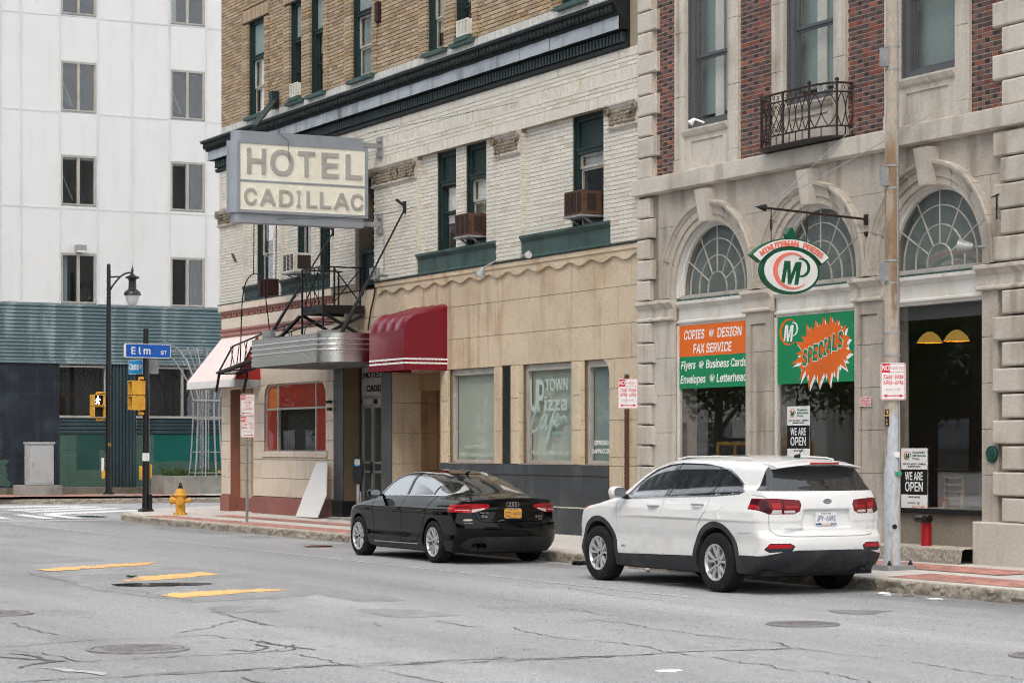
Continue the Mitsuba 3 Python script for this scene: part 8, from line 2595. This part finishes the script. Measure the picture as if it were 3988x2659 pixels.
    for s in (0, 1):
        mm = (lambda m: mirror(m)) if s else (lambda m: m)
        Ls = rearp(lampL, -0.3, 0.43, 0.015) ^ m3.Manifold.cube((1, 2, 2)).translate((-0.3, 0.0, 0))
        white = rearp([(0.76, 0.99), (0.63, 0.99), (0.63, 1.035), (0.73, 1.04)], -0.3, 0.75) + rearp([(0.60, 1.0), (0.46, 1.0), (0.46, 1.03), (0.60, 1.03)], -0.3, 0.75)
        dark = rearp([(0.86, 1.0), (0.74, 1.0), (0.80, 1.15), (0.88, 1.16)], -0.3, 0.75) + rearp([(0.62, 0.98), (0.605, 0.98), (0.605, 1.18), (0.62, 1.18)], -0.3, 0.75)
        brig = rearp([(0.73, 1.05), (0.64, 1.05), (0.64, 1.12), (0.75, 1.12)], -0.3, 0.75) + rearp([(0.97, 1.05), (0.87, 1.06), (0.89, 1.15), (0.97, 1.15)], -0.3, 0.75) + rearp([(0.58, 1.06), (0.42, 1.06), (0.42, 1.085), (0.58, 1.085)], -0.3, 0.75)
        k = car.put(lensed ^ mm(Ls - white - dark - brig), f'{t}__tail_lamp', 'm_lampred')
        car.put(lensed ^ mm(Ls ^ (white - dark)), f'{k}__white_lens', 'm_lampwhite'); car.put(lensed ^ mm(Ls ^ dark), f'{k}__dark_strip', 'm_lampdark'); car.put(lensed ^ mm(Ls ^ (brig - dark)), f'{k}__bright_lens', 'm_lampbright')
        fg = rearp([(0.80, 0.635), (0.55, 0.635), (0.49, 0.60), (0.53, 0.535), (0.80, 0.525), (0.86, 0.56)], -0.3, 0.6, 0.015)
        red = rearp([(0.80, 0.625), (0.55, 0.625), (0.52, 0.60), (0.54, 0.578), (0.80, 0.572), (0.84, 0.59)], -0.3, 0.6, 0.01)
        k = car.put((car.solid(-0.006) - car.solid(-0.02)) ^ mm(fg - red), f'{t}__fog_lamp_housing', 'm_clad'); car.put((car.solid(-0.002) - car.solid(-0.02)) ^ mm(red), f'{k}__reflector', 'm_lampbright')
        hl = sidep([(4.74, 0.93), (4.35, 1.0), (4.12, 1.035), (4.2, 0.97), (4.45, 0.90), (4.7, 0.86)], 0.3)
        car.put(lensed ^ mm(hl), f'{t}__headlamp', 'm_lampwhite')
        car.put((car.solid(0.005) - car.solid(-0.013)) ^ mm(sidep([(4.45, 0.93), (4.28, 0.975), (4.15, 1.0), (4.22, 0.965), (4.4, 0.915)], 0.3)), f'{t}__side_marker', 'm_orange')
    # spoiler with brake lamp
    mb = MB()
    ys = np.linspace(-0.62, 0.62, 21)
    sec = [(0.42, 1.640), (0.20, 1.618), (0.135, 1.600), (0.125, 1.588), (0.15, 1.575), (0.26, 1.572), (0.42, 1.58)]
    v = [(x + 0.10 * (abs(y) / 0.62) ** 3, y, z - 0.05 * (y / 0.62) ** 2) for y in ys for x, z in sec]
    n = len(sec)
    mb.add(v, [(i * n + j, i * n + (j + 1) % n, (i + 1) * n + (j + 1) % n, (i + 1) * n + j) for i in range(20) for j in range(n)])
    mb.add(v[:n], [(0, j, j + 1) for j in range(1, n - 1)]); mb.add(v[-n:], [(0, j + 1, j) for j in range(1, n - 1)])
    k = car.mesh(mb, f'{t}__spoiler', 'm_carwhite', 40)
    mb = MB(); mb.box(0.118, 0.13, -0.21, 0.21, 1.588, 1.606); car.mesh(mb, f'{k}__brake_lamp', 'm_lampbright')
    # roof rails, aerial, wiper, mirrors, handles
    for s in (-1, 1):
        mb = MB().tube([(0.75, s * 0.60, 1.640), (0.9, s * 0.60, 1.662), (1.5, s * 0.61, 1.680), (2.2, s * 0.60, 1.668), (2.45, s * 0.59, 1.635)], 0.010, 8)
        car.mesh(mb, f'{t}__roof_rail', 'm_carwhite')
        mb = MB(); m = trimesh.creation.icosphere(3); q = np.array(m.vertices); q = np.sign(q) * np.abs(q) ** 0.75
        mb.add(np.array([3.22, s * 1.035, 1.20]) + q * [0.085, 0.105, 0.078], m.faces)
        k = car.mesh(mb, f'{t}__mirror', 'm_carwhite', True)
        mb = MB(); g = Polygon([(math.copysign(abs(math.cos(a)) ** 0.7, math.cos(a)) * 0.088, math.copysign(abs(math.sin(a)) ** 0.7, math.sin(a)) * 0.064) for a in np.linspace(0, 6.28, 32)[:-1]])
        mb.prism(g, 0.0, 0.004); vv, ff, _ = mb.arrays()
        mb2 = MB(); mb2.add(np.c_[3.130 - vv[:, 2], s * 1.035 + vv[:, 0], 1.20 + vv[:, 1]], ff)
        car.mesh(mb2, f'{k}__glass', 'm_glassmirror', False)
        mb = MB().tube([(3.24, s * 0.85, 1.135), (3.23, s * 0.96, 1.15)], 0.03, 8); car.mesh(mb, f'{k}__stalk', 'm_dark')
        for hx, hz in ((2.47, 1.035), (1.46, 1.075)):
            yy = 0.945 - 0.012
            mb = MB().tube([(hx + 0.12, s * (yy - 0.01), hz), (hx + 0.09, s * (yy + 0.03), hz + 0.003), (hx - 0.06, s * (yy + 0.03), hz + 0.005), (hx - 0.11, s * (yy - 0.01), hz + 0.006)], [0.012, 0.018, 0.018, 0.014], 8)
            car.mesh(mb, f'{t}__door_handle', 'm_alloy', 40)
    mb = MB().tube([(0.62, 0.05, 1.665), (0.56, 0.05, 1.69)], [0.04, 0.018], 10).tube([(0.58, 0.05, 1.685), (0.46, 0.03, 1.86)], 0.005, 5); car.mesh(mb, f'{t}__aerial', 'm_black')
    mb = MB().tube([(0.155, -0.02, 1.285), (0.165, -0.18, 1.29), (0.17, -0.42, 1.278)], [0.02, 0.014, 0.008], 8); mb.lathe([(0.03, -0.01), (0.03, 0.02), (0, 0.025)], (0.15, -0.03, 1.285), 'u', 10); car.mesh(mb, f'{t}__rear_wiper', 'm_black')
    # number plate, badge, lettering: flat on the tailgate
    fr_ = ((0, 0, 0), (0, -1, 0), (0, 0, 1), (-1, 0, 0))     # u to the right as seen from behind, w backwards

    def R_():
        return MB(fr_)
    k = car.mesh(R_().prism(rrect(-0.155, 0.155, 0.85, 1.005, 0.012), -0.098, -0.090), f'{t}__number_plate', 'm_signwhite', False)
    w_ = -0.090
    mb = R_(); text(mb, 'JFY-6495', 0, 0.895, 0.068, w_, 0.27, 0.002, True, 0, 'c'); text(mb, 'NEW YORK', 0, 0.978, 0.017, w_, 0.14, 0.002, True, 0, 'c'); mb.prism(Polygon([(-0.15, 0.853), (-0.15, 0.875), (-0.12, 0.868), (-0.09, 0.878), (-0.06, 0.853)]), w_, w_ + 0.002).prism(Polygon([(0.15, 0.853), (0.15, 0.873), (0.11, 0.866), (0.08, 0.876), (0.06, 0.853)]), w_, w_ + 0.002); car.mesh(mb, f'{k}__characters', 'm_plateblue', False)
    mb = R_(); text(mb, 'EXCELSIOR', 0, 0.859, 0.012, w_, 0.12, 0.002, True, 0, 'c'); car.mesh(mb, f'{k}__motto', 'm_orange', False)
    ov = ell(0, 1.135, 0.064, 0.036)
    k = car.mesh(R_().prism(ov, -0.085, -0.066), f'{t}__badge', 'm_chrome', False); car.mesh(R_().prism(ov.buffer(-0.006), -0.066, -0.064), f'{k}__field', 'm_black', False)
    mb = R_(); text(mb, 'KIA', 0, 1.117, 0.036, -0.064, 0.088, 0.003, True, 0, 'c'); car.mesh(mb, f'{k}__letters', 'm_chrome', False)
    mb = R_(); text(mb, 'SORENTO', -0.62, 0.795, 0.026, -0.083, 0.27, 0.012); text(mb, 'V6', 0.58, 0.80, 0.03, -0.083, 0.07, 0.012); car.mesh(mb, f'{t}__lettering', 'm_chrome', False)
    mb = MB(((0, 0, 0), (-1, 0, 0), (0, 0, 1), (0, 1, 0))); text(mb, 'AWD', -3.27, 0.475, 0.035, 0.930, 0.11, 0.006); car.mesh(mb, f'{t}__side_lettering', 'm_galv', False)
    # exhaust, silencer, underbody, axles
    mb = MB().tube([(0.30, -0.58, 0.345), (0.06, -0.60, 0.335)], [0.05, 0.058], 16, caps=False); car.mesh(mb, f'{t}__exhaust_tip', 'm_chrome', 40)
    mb = MB().tube([(0.05, -0.60, 0.335), (0.07, -0.60, 0.335)], 0.05, 14); car.mesh(mb, f'{t}__exhaust_bore', 'm_black')
    mb = MB().tube([(0.40, -0.40, 0.30), (0.40, 0.05, 0.30)], 0.085, 14); car.mesh(mb, f'{t}__silencer', 'm_acrust', 40)
    mb = MB(); mb.box(0.35, 4.5, -0.62, 0.62, 0.215, 0.30); mb.box(1.52, 3.4, -0.85, 0.85, 0.218, 0.24); mb.box(0.25, 0.64, -0.8, 0.8, 0.235, 0.30); mb.box(0.9, 1.3, -0.8, 0.8, 0.30, 0.42); car.mesh(mb, f'{t}__underbody', 'm_dark', False)
    for wx in (1.075, 3.855):
        for s in (1, -1):
            wheel(car, t, wx, s * 0.825, 0.37, 0.222, 0.235, 5, s, True, True)
    mb = MB()
    for wx in (1.075, 3.855):
        for s in (-1, 1):
            mb.box(wx - 0.43, wx + 0.43, s * 0.56, s * 0.52, 0.25, 0.85)
    car.mesh(mb, f'{t}__wheel_housing', 'm_dark', False)
    # cabin: floor, seats, wheel
    mb = MB(); mb.box(0.7, 3.5, -0.75, 0.75, 0.97, 0.985); mb.box(3.2, 3.55, -0.72, 0.72, 0.985, 1.13); car.mesh(mb, f'{t}__dashboard', 'm_dark', False)
    for sx in (2.35, 1.45):
        for s in (-0.38, 0.38):
            mb = MB(); m = trimesh.creation.icosphere(2); q = np.array(m.vertices); q = np.sign(q) * np.abs(q) ** 0.6
            mb.add(np.array([sx, s, 1.12]) + q * [0.09, 0.24, 0.25], m.faces); mb.add(np.array([sx - 0.04, s, 1.43]) + q * [0.05, 0.12, 0.08], m.faces)
            car.mesh(mb, f'{t}__seat', 'm_seat', True)
    mb = MB().tube([(2.98 + 0.05 * math.cos(a), 0.37 + 0.185 * math.cos(a), 1.12 + 0.17 * math.sin(a)) for a in np.linspace(0, 6.29, 30)], 0.016, 6); car.mesh(mb, f'{t}__steering_wheel', 'm_dark')
    return t


# ---- the black saloon
def sedan_field():
    W = prof([(-0.2, 0.80), (0.0, 0.815), (0.2, 0.865), (0.5, 0.893), (1.0, 0.913), (2.4, 0.913), (3.7, 0.905), (4.1, 0.88), (4.4, 0.81), (4.6, 0.70), (4.9, 0.5)])
    S = prof([(0.0, -0.12), (0.18, -0.06), (0.28, -0.022), (0.36, -0.004), (0.46, -0.012), (0.60, -0.010), (0.74, 0.0), (0.835, -0.002), (0.862, -0.014), (0.90, -0.032), (0.95, -0.062), (1.0, -0.10), (1.1, -0.2), (1.6, -0.6)])
    TL = prof([(-0.2, 1.0), (0.05, 1.022), (0.12, 1.018), (0.3, 1.022), (0.6, 1.04), (1.2, 1.055), (2.4, 1.04), (3.2, 1.015), (3.5, 0.985), (3.9, 0.92), (4.3, 0.82), (4.55, 0.71), (4.7, 0.60), (4.9, 0.4)])
    TR = prof([(0.3, 0.85), (0.55, 0.99), (0.80, 1.10), (1.1, 1.225), (1.4, 1.325), (1.75, 1.40), (2.1, 1.435), (2.45, 1.437), (2.75, 1.405), (3.0, 1.32), (3.3, 1.16), (3.6, 0.98), (3.9, 0.8)])
    XRr = prof([(0.0, 0.40), (0.20, 0.22), (0.28, 0.12), (0.36, 0.055), (0.46, 0.012), (0.56, 0.0), (0.63, 0.01), (0.67, 0.04), (0.72, 0.062), (0.84, 0.085), (0.95, 0.075), (1.0, 0.05), (1.025, 0.045), (1.1, 0.06)])
    XF = prof([(0.0, 4.3), (0.18, 4.56), (0.3, 4.66), (0.5, 4.70), (0.62, 4.69), (0.72, 4.64), (0.85, 4.5), (1.0, 4.3)])
    WG = prof([(0.3, 0.60), (0.7, 0.72), (1.2, 0.795), (2.0, 0.825), (2.8, 0.815), (3.3, 0.77), (3.7, 0.66)])

    def F(x, y, z):
        crease = 0.006 * np.exp(-((z - 0.845) / 0.02) ** 2)
        side = y - (W(x) + S(z) + crease)
        top = z - (TL(x) - 0.055 * (y / 0.9) ** 2)
        rear = (XRr(z) + 0.22 * np.clip(y / 0.86, 0, 1.2) ** 3.4 + 0.03 * (y / 0.9) ** 2) - x
        front = x - (XF(z) - 0.46 * np.clip(y / 0.9, 0, 1.2) ** 2.4)
        bot = 0.18 - z
        low = smax(smax(side, top * 0.95, 0.055), smax(rear, front, 0.01), 0.045)
        gs = (y - (WG(x) - 0.52 * (z - 1.0) - 0.5 * np.clip(z - 1.25, 0, 1) ** 2)) * 0.88
        gt = (z - (TR(x) - 0.06 * (y / 0.58) ** 2)) * 0.88
        gh = smax(smax(gs, gt, 0.09), 0.85 - z, 0.02)
        body = smin(low, gh, 0.05)
        body = smax(body, bot, 0.03)
        for wx in (1.02, 3.828):
            cyl = np.sqrt((x - wx) ** 2 + (z - 0.335) ** 2) - 0.362
            body = smax(body, -cyl - 10 * np.clip(0.55 - y, 0, 1), 0.012)
        return body
    return F


def make_sedan():
    t = thing('parked_car', 'black four door saloon car parked at the kerb in front of the cafe windows', 'car', None)
    car = Car(sedan_field(), (-0.12, 0.0, 0.06), (4.86, 1.06, 1.58), 0.0165, (-31.03, 1.02, 16.24))
    S0, I = car.solid(0.0), car.solid(-0.009)
    D = Polygon([(3.10, 1.028), (2.10, 1.045), (0.92, 1.055), (0.885, 1.075), (0.95, 1.13), (1.12, 1.225), (1.38, 1.315), (1.68, 1.365), (2.1, 1.388), (2.42, 1.38), (2.66, 1.335), (2.9, 1.215), (3.06, 1.09)]).buffer(-0.012).buffer(0.012)
    wins = {'front_window': (2.15, 9), 'rear_window': (1.235, 2.07), 'quarter_window': (0, 1.205)}
    panes = {k: D.intersection(sbox(a, 0, b, 3)) for k, (a, b) in wins.items()}
    rg = rearp([(-0.66, 1.075), (0.66, 1.075), (0.70, 1.10), (0.565, 1.33), (0.50, 1.372), (-0.50, 1.372), (-0.565, 1.33), (-0.70, 1.10)], 0.1, 1.9, 0.03)
    ws = rearp([(-0.66, 1.03), (0.66, 1.03), (0.54, 1.33), (0.46, 1.385), (-0.46, 1.385), (-0.54, 1.33)], 2.4, 4.2, 0.03)
    lampL = [(0.90, 0.80), (0.66, 0.795), (0.60, 0.80), (0.40, 0.865), (0.375, 0.90), (0.40, 0.925), (0.66, 0.935), (0.90, 0.915)]
    Lp = rearp(lampL, -0.3, 0.5, 0.008)
    sl = slit([(3.27, 1.0), (3.22, 0.70), (3.22, 0.31)]) + slit([(2.11, 1.03), (2.16, 0.72), (2.15, 0.30)]) + slit([(1.06, 1.04), (1.20, 0.88), (1.30, 0.70), (1.42, 0.48), (1.56, 0.33), (1.7, 0.30), (3.22, 0.27)]) + slit([(4.15, 0.87), (3.5, 0.985)], 0.006, 0.5)
    sl = both(sl)
    lid = rslit([(0.64, 1.05), (0.655, 0.98), (0.63, 0.80), (0.57, 0.68), (0.50, 0.655), (-0.50, 0.655), (-0.57, 0.68), (-0.63, 0.80), (-0.655, 0.98), (-0.64, 1.05)], -0.2, 0.40)
    allw = m3.Manifold()
    for k, p in panes.items():
        allw = allw + both(sidep(list(p.buffer(0.003).exterior.coords), 0.3))
    body = S0 - ((allw + rg + ws + both(Lp)) - car.solid(-0.012)) - ((sl + lid) - car.solid(-0.025))
    low = rearp([(-0.80, 0.10), (0.80, 0.10), (0.80, 0.30), (0.70, 0.405), (0.55, 0.425), (-0.55, 0.425), (-0.70, 0.405), (-0.80, 0.30)], -0.3, 0.3, 0.02)
    body = body - (low ^ (S0 - I))
    car.put(body, f'{t}__body', 'm_carblack')
    car.put((car.solid(-0.005) - car.solid(-0.02)) ^ low, f'{t}__diffuser', 'm_clad')
    sh = car.solid(-0.007) - car.solid(-0.0125)
    for nm, p in panes.items():
        for s in (0, 1):
            q = sidep(list(p.exterior.coords), 0.3)
            car.put(sh ^ (mirror(q) if s else q), f'{t}__{nm}', 'm_carglass')
    car.put(sh ^ rg, f'{t}__rear_screen', 'm_glassdark'); car.put(sh ^ ws, f'{t}__windscreen', 'm_glassdark')
    ch = D.buffer(0.014).difference(D.buffer(0.001))
    c = m3.CrossSection([np.array(ch.exterior.coords)[:-1]] + [np.array(r.coords)[:-1] for r in ch.interiors], m3.FillRule.EvenOdd).extrude(1.0).transform([[1, 0, 0, 0], [0, 0, 1, 0.3], [0, 1, 0, 0]])
    car.put((car.solid(0.003) - car.solid(-0.01)) ^ both(c), f'{t}__window_trim', 'm_alloy')
    lensed = car.solid(0.002) - car.solid(-0.013)
    for s in (0, 1):
        mm = (lambda m: mirror(m)) if s else (lambda m: m)
        split = rearp([(0.652, 0.7), (0.645, 0.7), (0.655, 1.0), (0.662, 1.0)], -0.3, 0.5)
        white = rearp([(0.645, 0.805), (0.62, 0.80), (0.45, 0.852), (0.46, 0.868), (0.645, 0.845)], -0.3, 0.5) + rearp([(0.86, 0.83), (0.67, 0.83), (0.67, 0.842), (0.86, 0.842)], -0.3, 0.5)
        dark = rearp([(0.86, 0.865), (0.67, 0.865), (0.67, 0.90), (0.86, 0.895)], -0.3, 0.5)
        k = car.put(lensed ^ mm(Lp - white - dark - split), f'{t}__tail_lamp', 'm_lampbright')
        car.put(lensed ^ mm(Lp ^ white), f'{k}__white_lens', 'm_lampwhite'); car.put(lensed ^ mm(Lp ^ dark), f'{k}__inner_lens', 'm_lampred')
        mb = MB(); m = trimesh.creation.icosphere(3); q = np.array(m.vertices); q = np.sign(q) * np.abs(q) ** 0.75
        sy = -1 if s else 1
        mb.add(np.array([3.03, sy * 0.985, 1.05]) + q * [0.075, 0.10, 0.068], m.faces)
        k = car.mesh(mb, f'{t}__mirror', 'm_carblack', True)
        mb = MB(); g = Polygon([(math.copysign(abs(math.cos(a)) ** 0.7, math.cos(a)) * 0.084, math.copysign(abs(math.sin(a)) ** 0.7, math.sin(a)) * 0.056) for a in np.linspace(0, 6.28, 32)[:-1]])
        mb.prism(g, 0.0, 0.004); vv, ff, _ = mb.arrays()
        mb2 = MB(); mb2.add(np.c_[2.951 - vv[:, 2], sy * 0.985 + vv[:, 0], 1.05 + vv[:, 1]], ff)
        car.mesh(mb2, f'{k}__glass', 'm_glassmirror', False)
        mb = MB().tube([(3.05, sy * 0.80, 1.02), (3.04, sy * 0.92, 1.025)], 0.025, 8); car.mesh(mb, f'{k}__stalk', 'm_carblack')
        for hx in (2.30, 1.38):
            yy = 0.905
            mb = MB().tube([(hx + 0.10, sy * (yy - 0.012), 0.80), (hx + 0.075, sy * (yy + 0.028), 0.803), (hx - 0.06, sy * (yy + 0.028), 0.808), (hx - 0.095, sy * (yy - 0.012), 0.81)], [0.010, 0.015, 0.015, 0.012], 8)
            car.mesh(mb, f'{t}__door_handle', 'm_carblack', 40)
        car.put((car.solid(0.003) - car.solid(-0.01)) ^ mm(sidep([(4.62, 0.66), (4.3, 0.80), (4.02, 0.86), (4.1, 0.78), (4.4, 0.68)], 0.3)), f'{t}__headlamp', 'm_lampwhite')
    car.put((car.solid(0.006) - car.solid(-0.01)) ^ both(sidep([(3.22, 0.262), (3.22, 0.276), (1.56, 0.287), (1.56, 0.273)], 0.5)), f'{t}__sill_trim', 'm_alloy')
    fr_ = ((0, 0, 0), (0, -1, 0), (0, 0, 1), (-1, 0, 0))

    def R_():
        return MB(fr_)
    k = car.mesh(R_().prism(rrect(-0.165, 0.165, 0.685, 0.862, 0.01), -0.085, -0.060), f'{t}__plate_frame', 'm_black', False)
    car.mesh(R_().box(-0.15, 0.15, 0.72, 0.845, -0.060, -0.057), f'{k}__number_plate', 'm_plateyellow', False)
    mb = R_(); text(mb, 'GZZ-9999', 0, 0.735, 0.068, -0.057, 0.27, 0.002, True, 0, 'c'); text(mb, 'NEW YORK', 0, 0.825, 0.016, -0.057, 0.15, 0.002, True, 0, 'c'); car.mesh(mb, f'{k}__characters', 'm_plateblue', False)
    mb = R_(); text(mb, 'SUMMIT VIEW', 0, 0.692, 0.022, -0.060, 0.28, 0.002, True, 0, 'c'); text(mb, 'SPENCERPORT, NEW YORK', 0, 0.849, 0.011, -0.060, 0.26, 0.002, True, 0, 'c'); car.mesh(mb, f'{k}__dealer_name', 'm_white', False)
    mb = R_()
    for i in range(4):
        c_ = Point(-0.075 + 0.05 * i, 0.918)
        mb.prism(c_.buffer(0.036, 20).difference(c_.buffer(0.028, 20)), -0.08, -0.062 + 0.001 * i)
    car.mesh(mb, f'{t}__badge', 'm_chrome', False)
    mb = R_(); text(mb, 'A4', -0.53, 0.72, 0.042, -0.10, 0.10, 0.03); text(mb, 'SUMMIT VIEW', -0.55, 0.785, 0.016, -0.10, 0.14, 0.028); text(mb, '2.0T', 0.40, 0.715, 0.032, -0.09, 0.11, 0.024); text(mb, 'quattro', 0.44, 0.685, 0.014, -0.09, 0.075, 0.024); car.mesh(mb, f'{t}__lettering', 'm_chrome', False)
    mb = MB().tube([(1.62, 0.0, 1.375), (1.56, 0, 1.40), (1.50, 0, 1.415), (1.485, 0, 1.43)], [0.022, 0.016, 0.008, 0.003], 8); car.mesh(mb, f'{t}__aerial_fin', 'm_carblack', 40)
    for y in (0.60, 0.50):
        mb = MB().tube([(0.25, y, 0.30), (0.035, y, 0.295)], 0.036, 14, caps=False); car.mesh(mb, f'{t}__exhaust_tip', 'm_carblack', 40)
    mb = MB(); mb.box(0.3, 4.4, -0.62, 0.62, 0.165, 0.22); mb.box(1.4, 3.45, -0.82, 0.82, 0.168, 0.19); car.mesh(mb, f'{t}__underbody', 'm_dark', False)
    mb = MB()
    for wx in (1.02, 3.828):
        for s in (-1, 1):
            mb.box(wx - 0.38, wx + 0.38, s * 0.56, s * 0.52, 0.2, 0.75)
    car.mesh(mb, f'{t}__wheel_housing', 'm_dark', False)
    for wx in (1.02, 3.828):
        for s in (1, -1):
            wheel(car, t, wx, s * 0.790, 0.328, 0.222, 0.225, 5 if s > 0 else 5, s, True, True)
    return t


scene['m_carglass'] = {'type': 'twosided', 'bsdf': {'type': 'roughconductor', 'material': 'none', 'alpha': 0.03, 'specular_reflectance': {'type': 'rgb', 'value': [0.50, 0.51, 0.52]}}}
make_suv()
make_sedan()


# ---------------------------------------------------------------- the other side of the street (seen in the glass and the car paint)
def leafy_tree(name, x, y, h, crown_r, crown_z, n, seed, label):
    t = thing(name, label, 'tree', 'trees on the opposite pavement')
    rr = np.random.RandomState(seed)
    mb = MB().tube(curve([(x, y, 0.1), (x + 0.05, y, 1.2), (x - 0.05, y + 0.05, 2.4), (x + 0.1, y, h * 0.6), (x, y + 0.1, h * 0.8)], 14), np.linspace(0.24, 0.06, 14), 9)
    limbs = []
    for i in range(9):
        a, z0 = i * 2.4, 2.4 + i * (h - 4.5) / 9
        e = np.array([x + math.cos(a) * crown_r * 0.7, y + math.sin(a) * crown_r * 0.7, z0 + 1.6])
        mb.tube([(x, y, z0), (x + (e[0] - x) * 0.5, y + (e[1] - y) * 0.5, z0 + 0.9), e], [0.09, 0.06, 0.02], 6)
        limbs.append(e)
    mb.build(f'{t}__trunk', 'm_bark')
    cl = [np.array([x, y, crown_z]) + rr.normal(0, 0.42, 3) * [crown_r, crown_r, (h - crown_z) * 0.62] for _ in range(60)]
    v, f = [], []
    k = 0
    for c in cl + limbs:
        for _ in range(n // 69):
            p = c + rr.normal(0, 0.36, 3)
            d = rr.normal(0, 1, 3); d /= np.linalg.norm(d)
            q = np.cross(d, rr.normal(0, 1, 3)); q /= np.linalg.norm(q)
            s = rr.uniform(0.07, 0.14)
            v += [p - d * s, p + q * s * 0.6, p + d * s, p - q * s * 0.6]
            f += [(k, k + 1, k + 2, k + 3)]
            k += 4
    mb = MB(); mb.add(v, f); mb.build(f'{t}__crown', 'm_treeleaf')


MAT('m_bark', tone(C(70, 60, 52), 0.3, 6.0), 0.95)
scene['m_treeleaf'] = {'type': 'principledthin', 'base_color': {'type': 'rgb', 'value': [0.05, 0.075, 0.03]}, 'roughness': 0.6, 'diff_trans': 0.7}
for i, (x, y, h, r, cz) in enumerate([(-77, -2.6, 9.5, 3.6, 4.9), (-66.5, -2.8, 10, 3.6, 5.0), (-57, -2.5, 9, 3.5, 4.7), (-47, -2.7, 9.5, 3.6, 4.9), (-88, -2.6, 9, 3.5, 4.7), (-99, -2.6, 9.5, 3.6, 4.9), (-110, -2.6, 9.5, 3.6, 4.9)]):
    leafy_tree('street_tree', x, y, h, r, cz, 5200, 60 + i, ['street tree opposite the shop bays', 'street tree opposite, second from the shop', 'street tree opposite the parked cars', 'street tree opposite, nearest to the viewer', 'street tree opposite, third from the far end', 'street tree opposite, second from the far end', 'street tree opposite, farthest from the viewer'][i])
FO = lambda y: ((0, y, 0), (-1, 0, 0), (0, 0, 1), (0, 1, 0))
for i, (x0, x1, y, h, mat, lab) in enumerate([(-98, -69, -9, 6.4, 'm_whitepaint', 'low white building on the opposite side of the street'), (-68.5, -38, -10, 8.5, 'm_darkbrown', 'plain dark building on the opposite side of the street'), (-36, -6, -11, 9.5, 'm_mortar_tan', 'brown building on the opposite side of the street'), (-150, -99, -9, 9, 'm_darkbrown', 'distant dark building on the opposite side of the street'), (-150, -72, -26, 48, 'm_greyframe', 'tall pale building behind the low white one opposite')]):
    t = thing('opposite_building', lab, 'building')
    MB().box(x0, x1, y - 14, y, 0, h).build(f'{t}__wall', mat)
    u = x0 + 1.2
    while u < x1 - 2.4:
        for z0 in np.arange(1.0, h - 2.0, 3.0):
            MB(FO(y)).box(-(u + 1.7), -u, z0, z0 + 1.8, 0.0, 0.03).build(f'{t}__window', 'm_glassdark')
        u += 3.3
    MB().box(x0 - .1, x1 + .1, y - 14, y + 0.2, h, h + 0.3).build(f'{t}__roof', 'm_concrete')
t = thing('yellow_car', 'boxy yellow off road car parked on the opposite side and mirrored in the shop window', 'car')
YX, YYc = -61.3, -0.1
for nm, mat, bx in [('body', 'm_caryellow', [(0, 4.6, -0.95, 0.95, 0.55, 1.2), (0.1, 3.0, -0.88, 0.88, 1.2, 1.25), (0.1, 3.0, -0.85, 0.85, 1.88, 1.98)]), ('pillar', 'm_caryellow', [(a, a + .14, s, s + .08, 1.25, 1.88) for a in (0.1, 1.1, 2.1, 2.86) for s in (-0.86, 0.78)]),
                    ('window', 'm_glassdark', [(0.14, 2.95, -0.82, 0.82, 1.25, 1.88)]), ('roof_rack', 'm_black', [(0.3, 2.7, s, s + .05, 2.05, 2.1) for s in (-0.8, 0.75)] + [(a, a + .05, -.8, .8, 2.0, 2.1) for a in (0.4, 1.5, 2.6)]), ('bumper', 'm_black', [(-0.15, 0, -0.9, 0.9, 0.5, 0.75), (4.6, 4.75, -0.9, 0.9, 0.5, 0.75)])]:
    for b in bx:
        MB(((YX, YYc, 0), (1, 0, 0), (0, 1, 0), (0, 0, 1))).box(*b).build(f'{t}__{nm}', mat)
for wx in (0.9, 3.7):
    for s in (-0.95, 0.73):
        MB().tube([(YX + wx, YYc + s, 0.4), (YX + wx, YYc + s + 0.24, 0.4)], 0.4, 18).build(f'{t}__wheel', 'm_rubber', smooth=40)
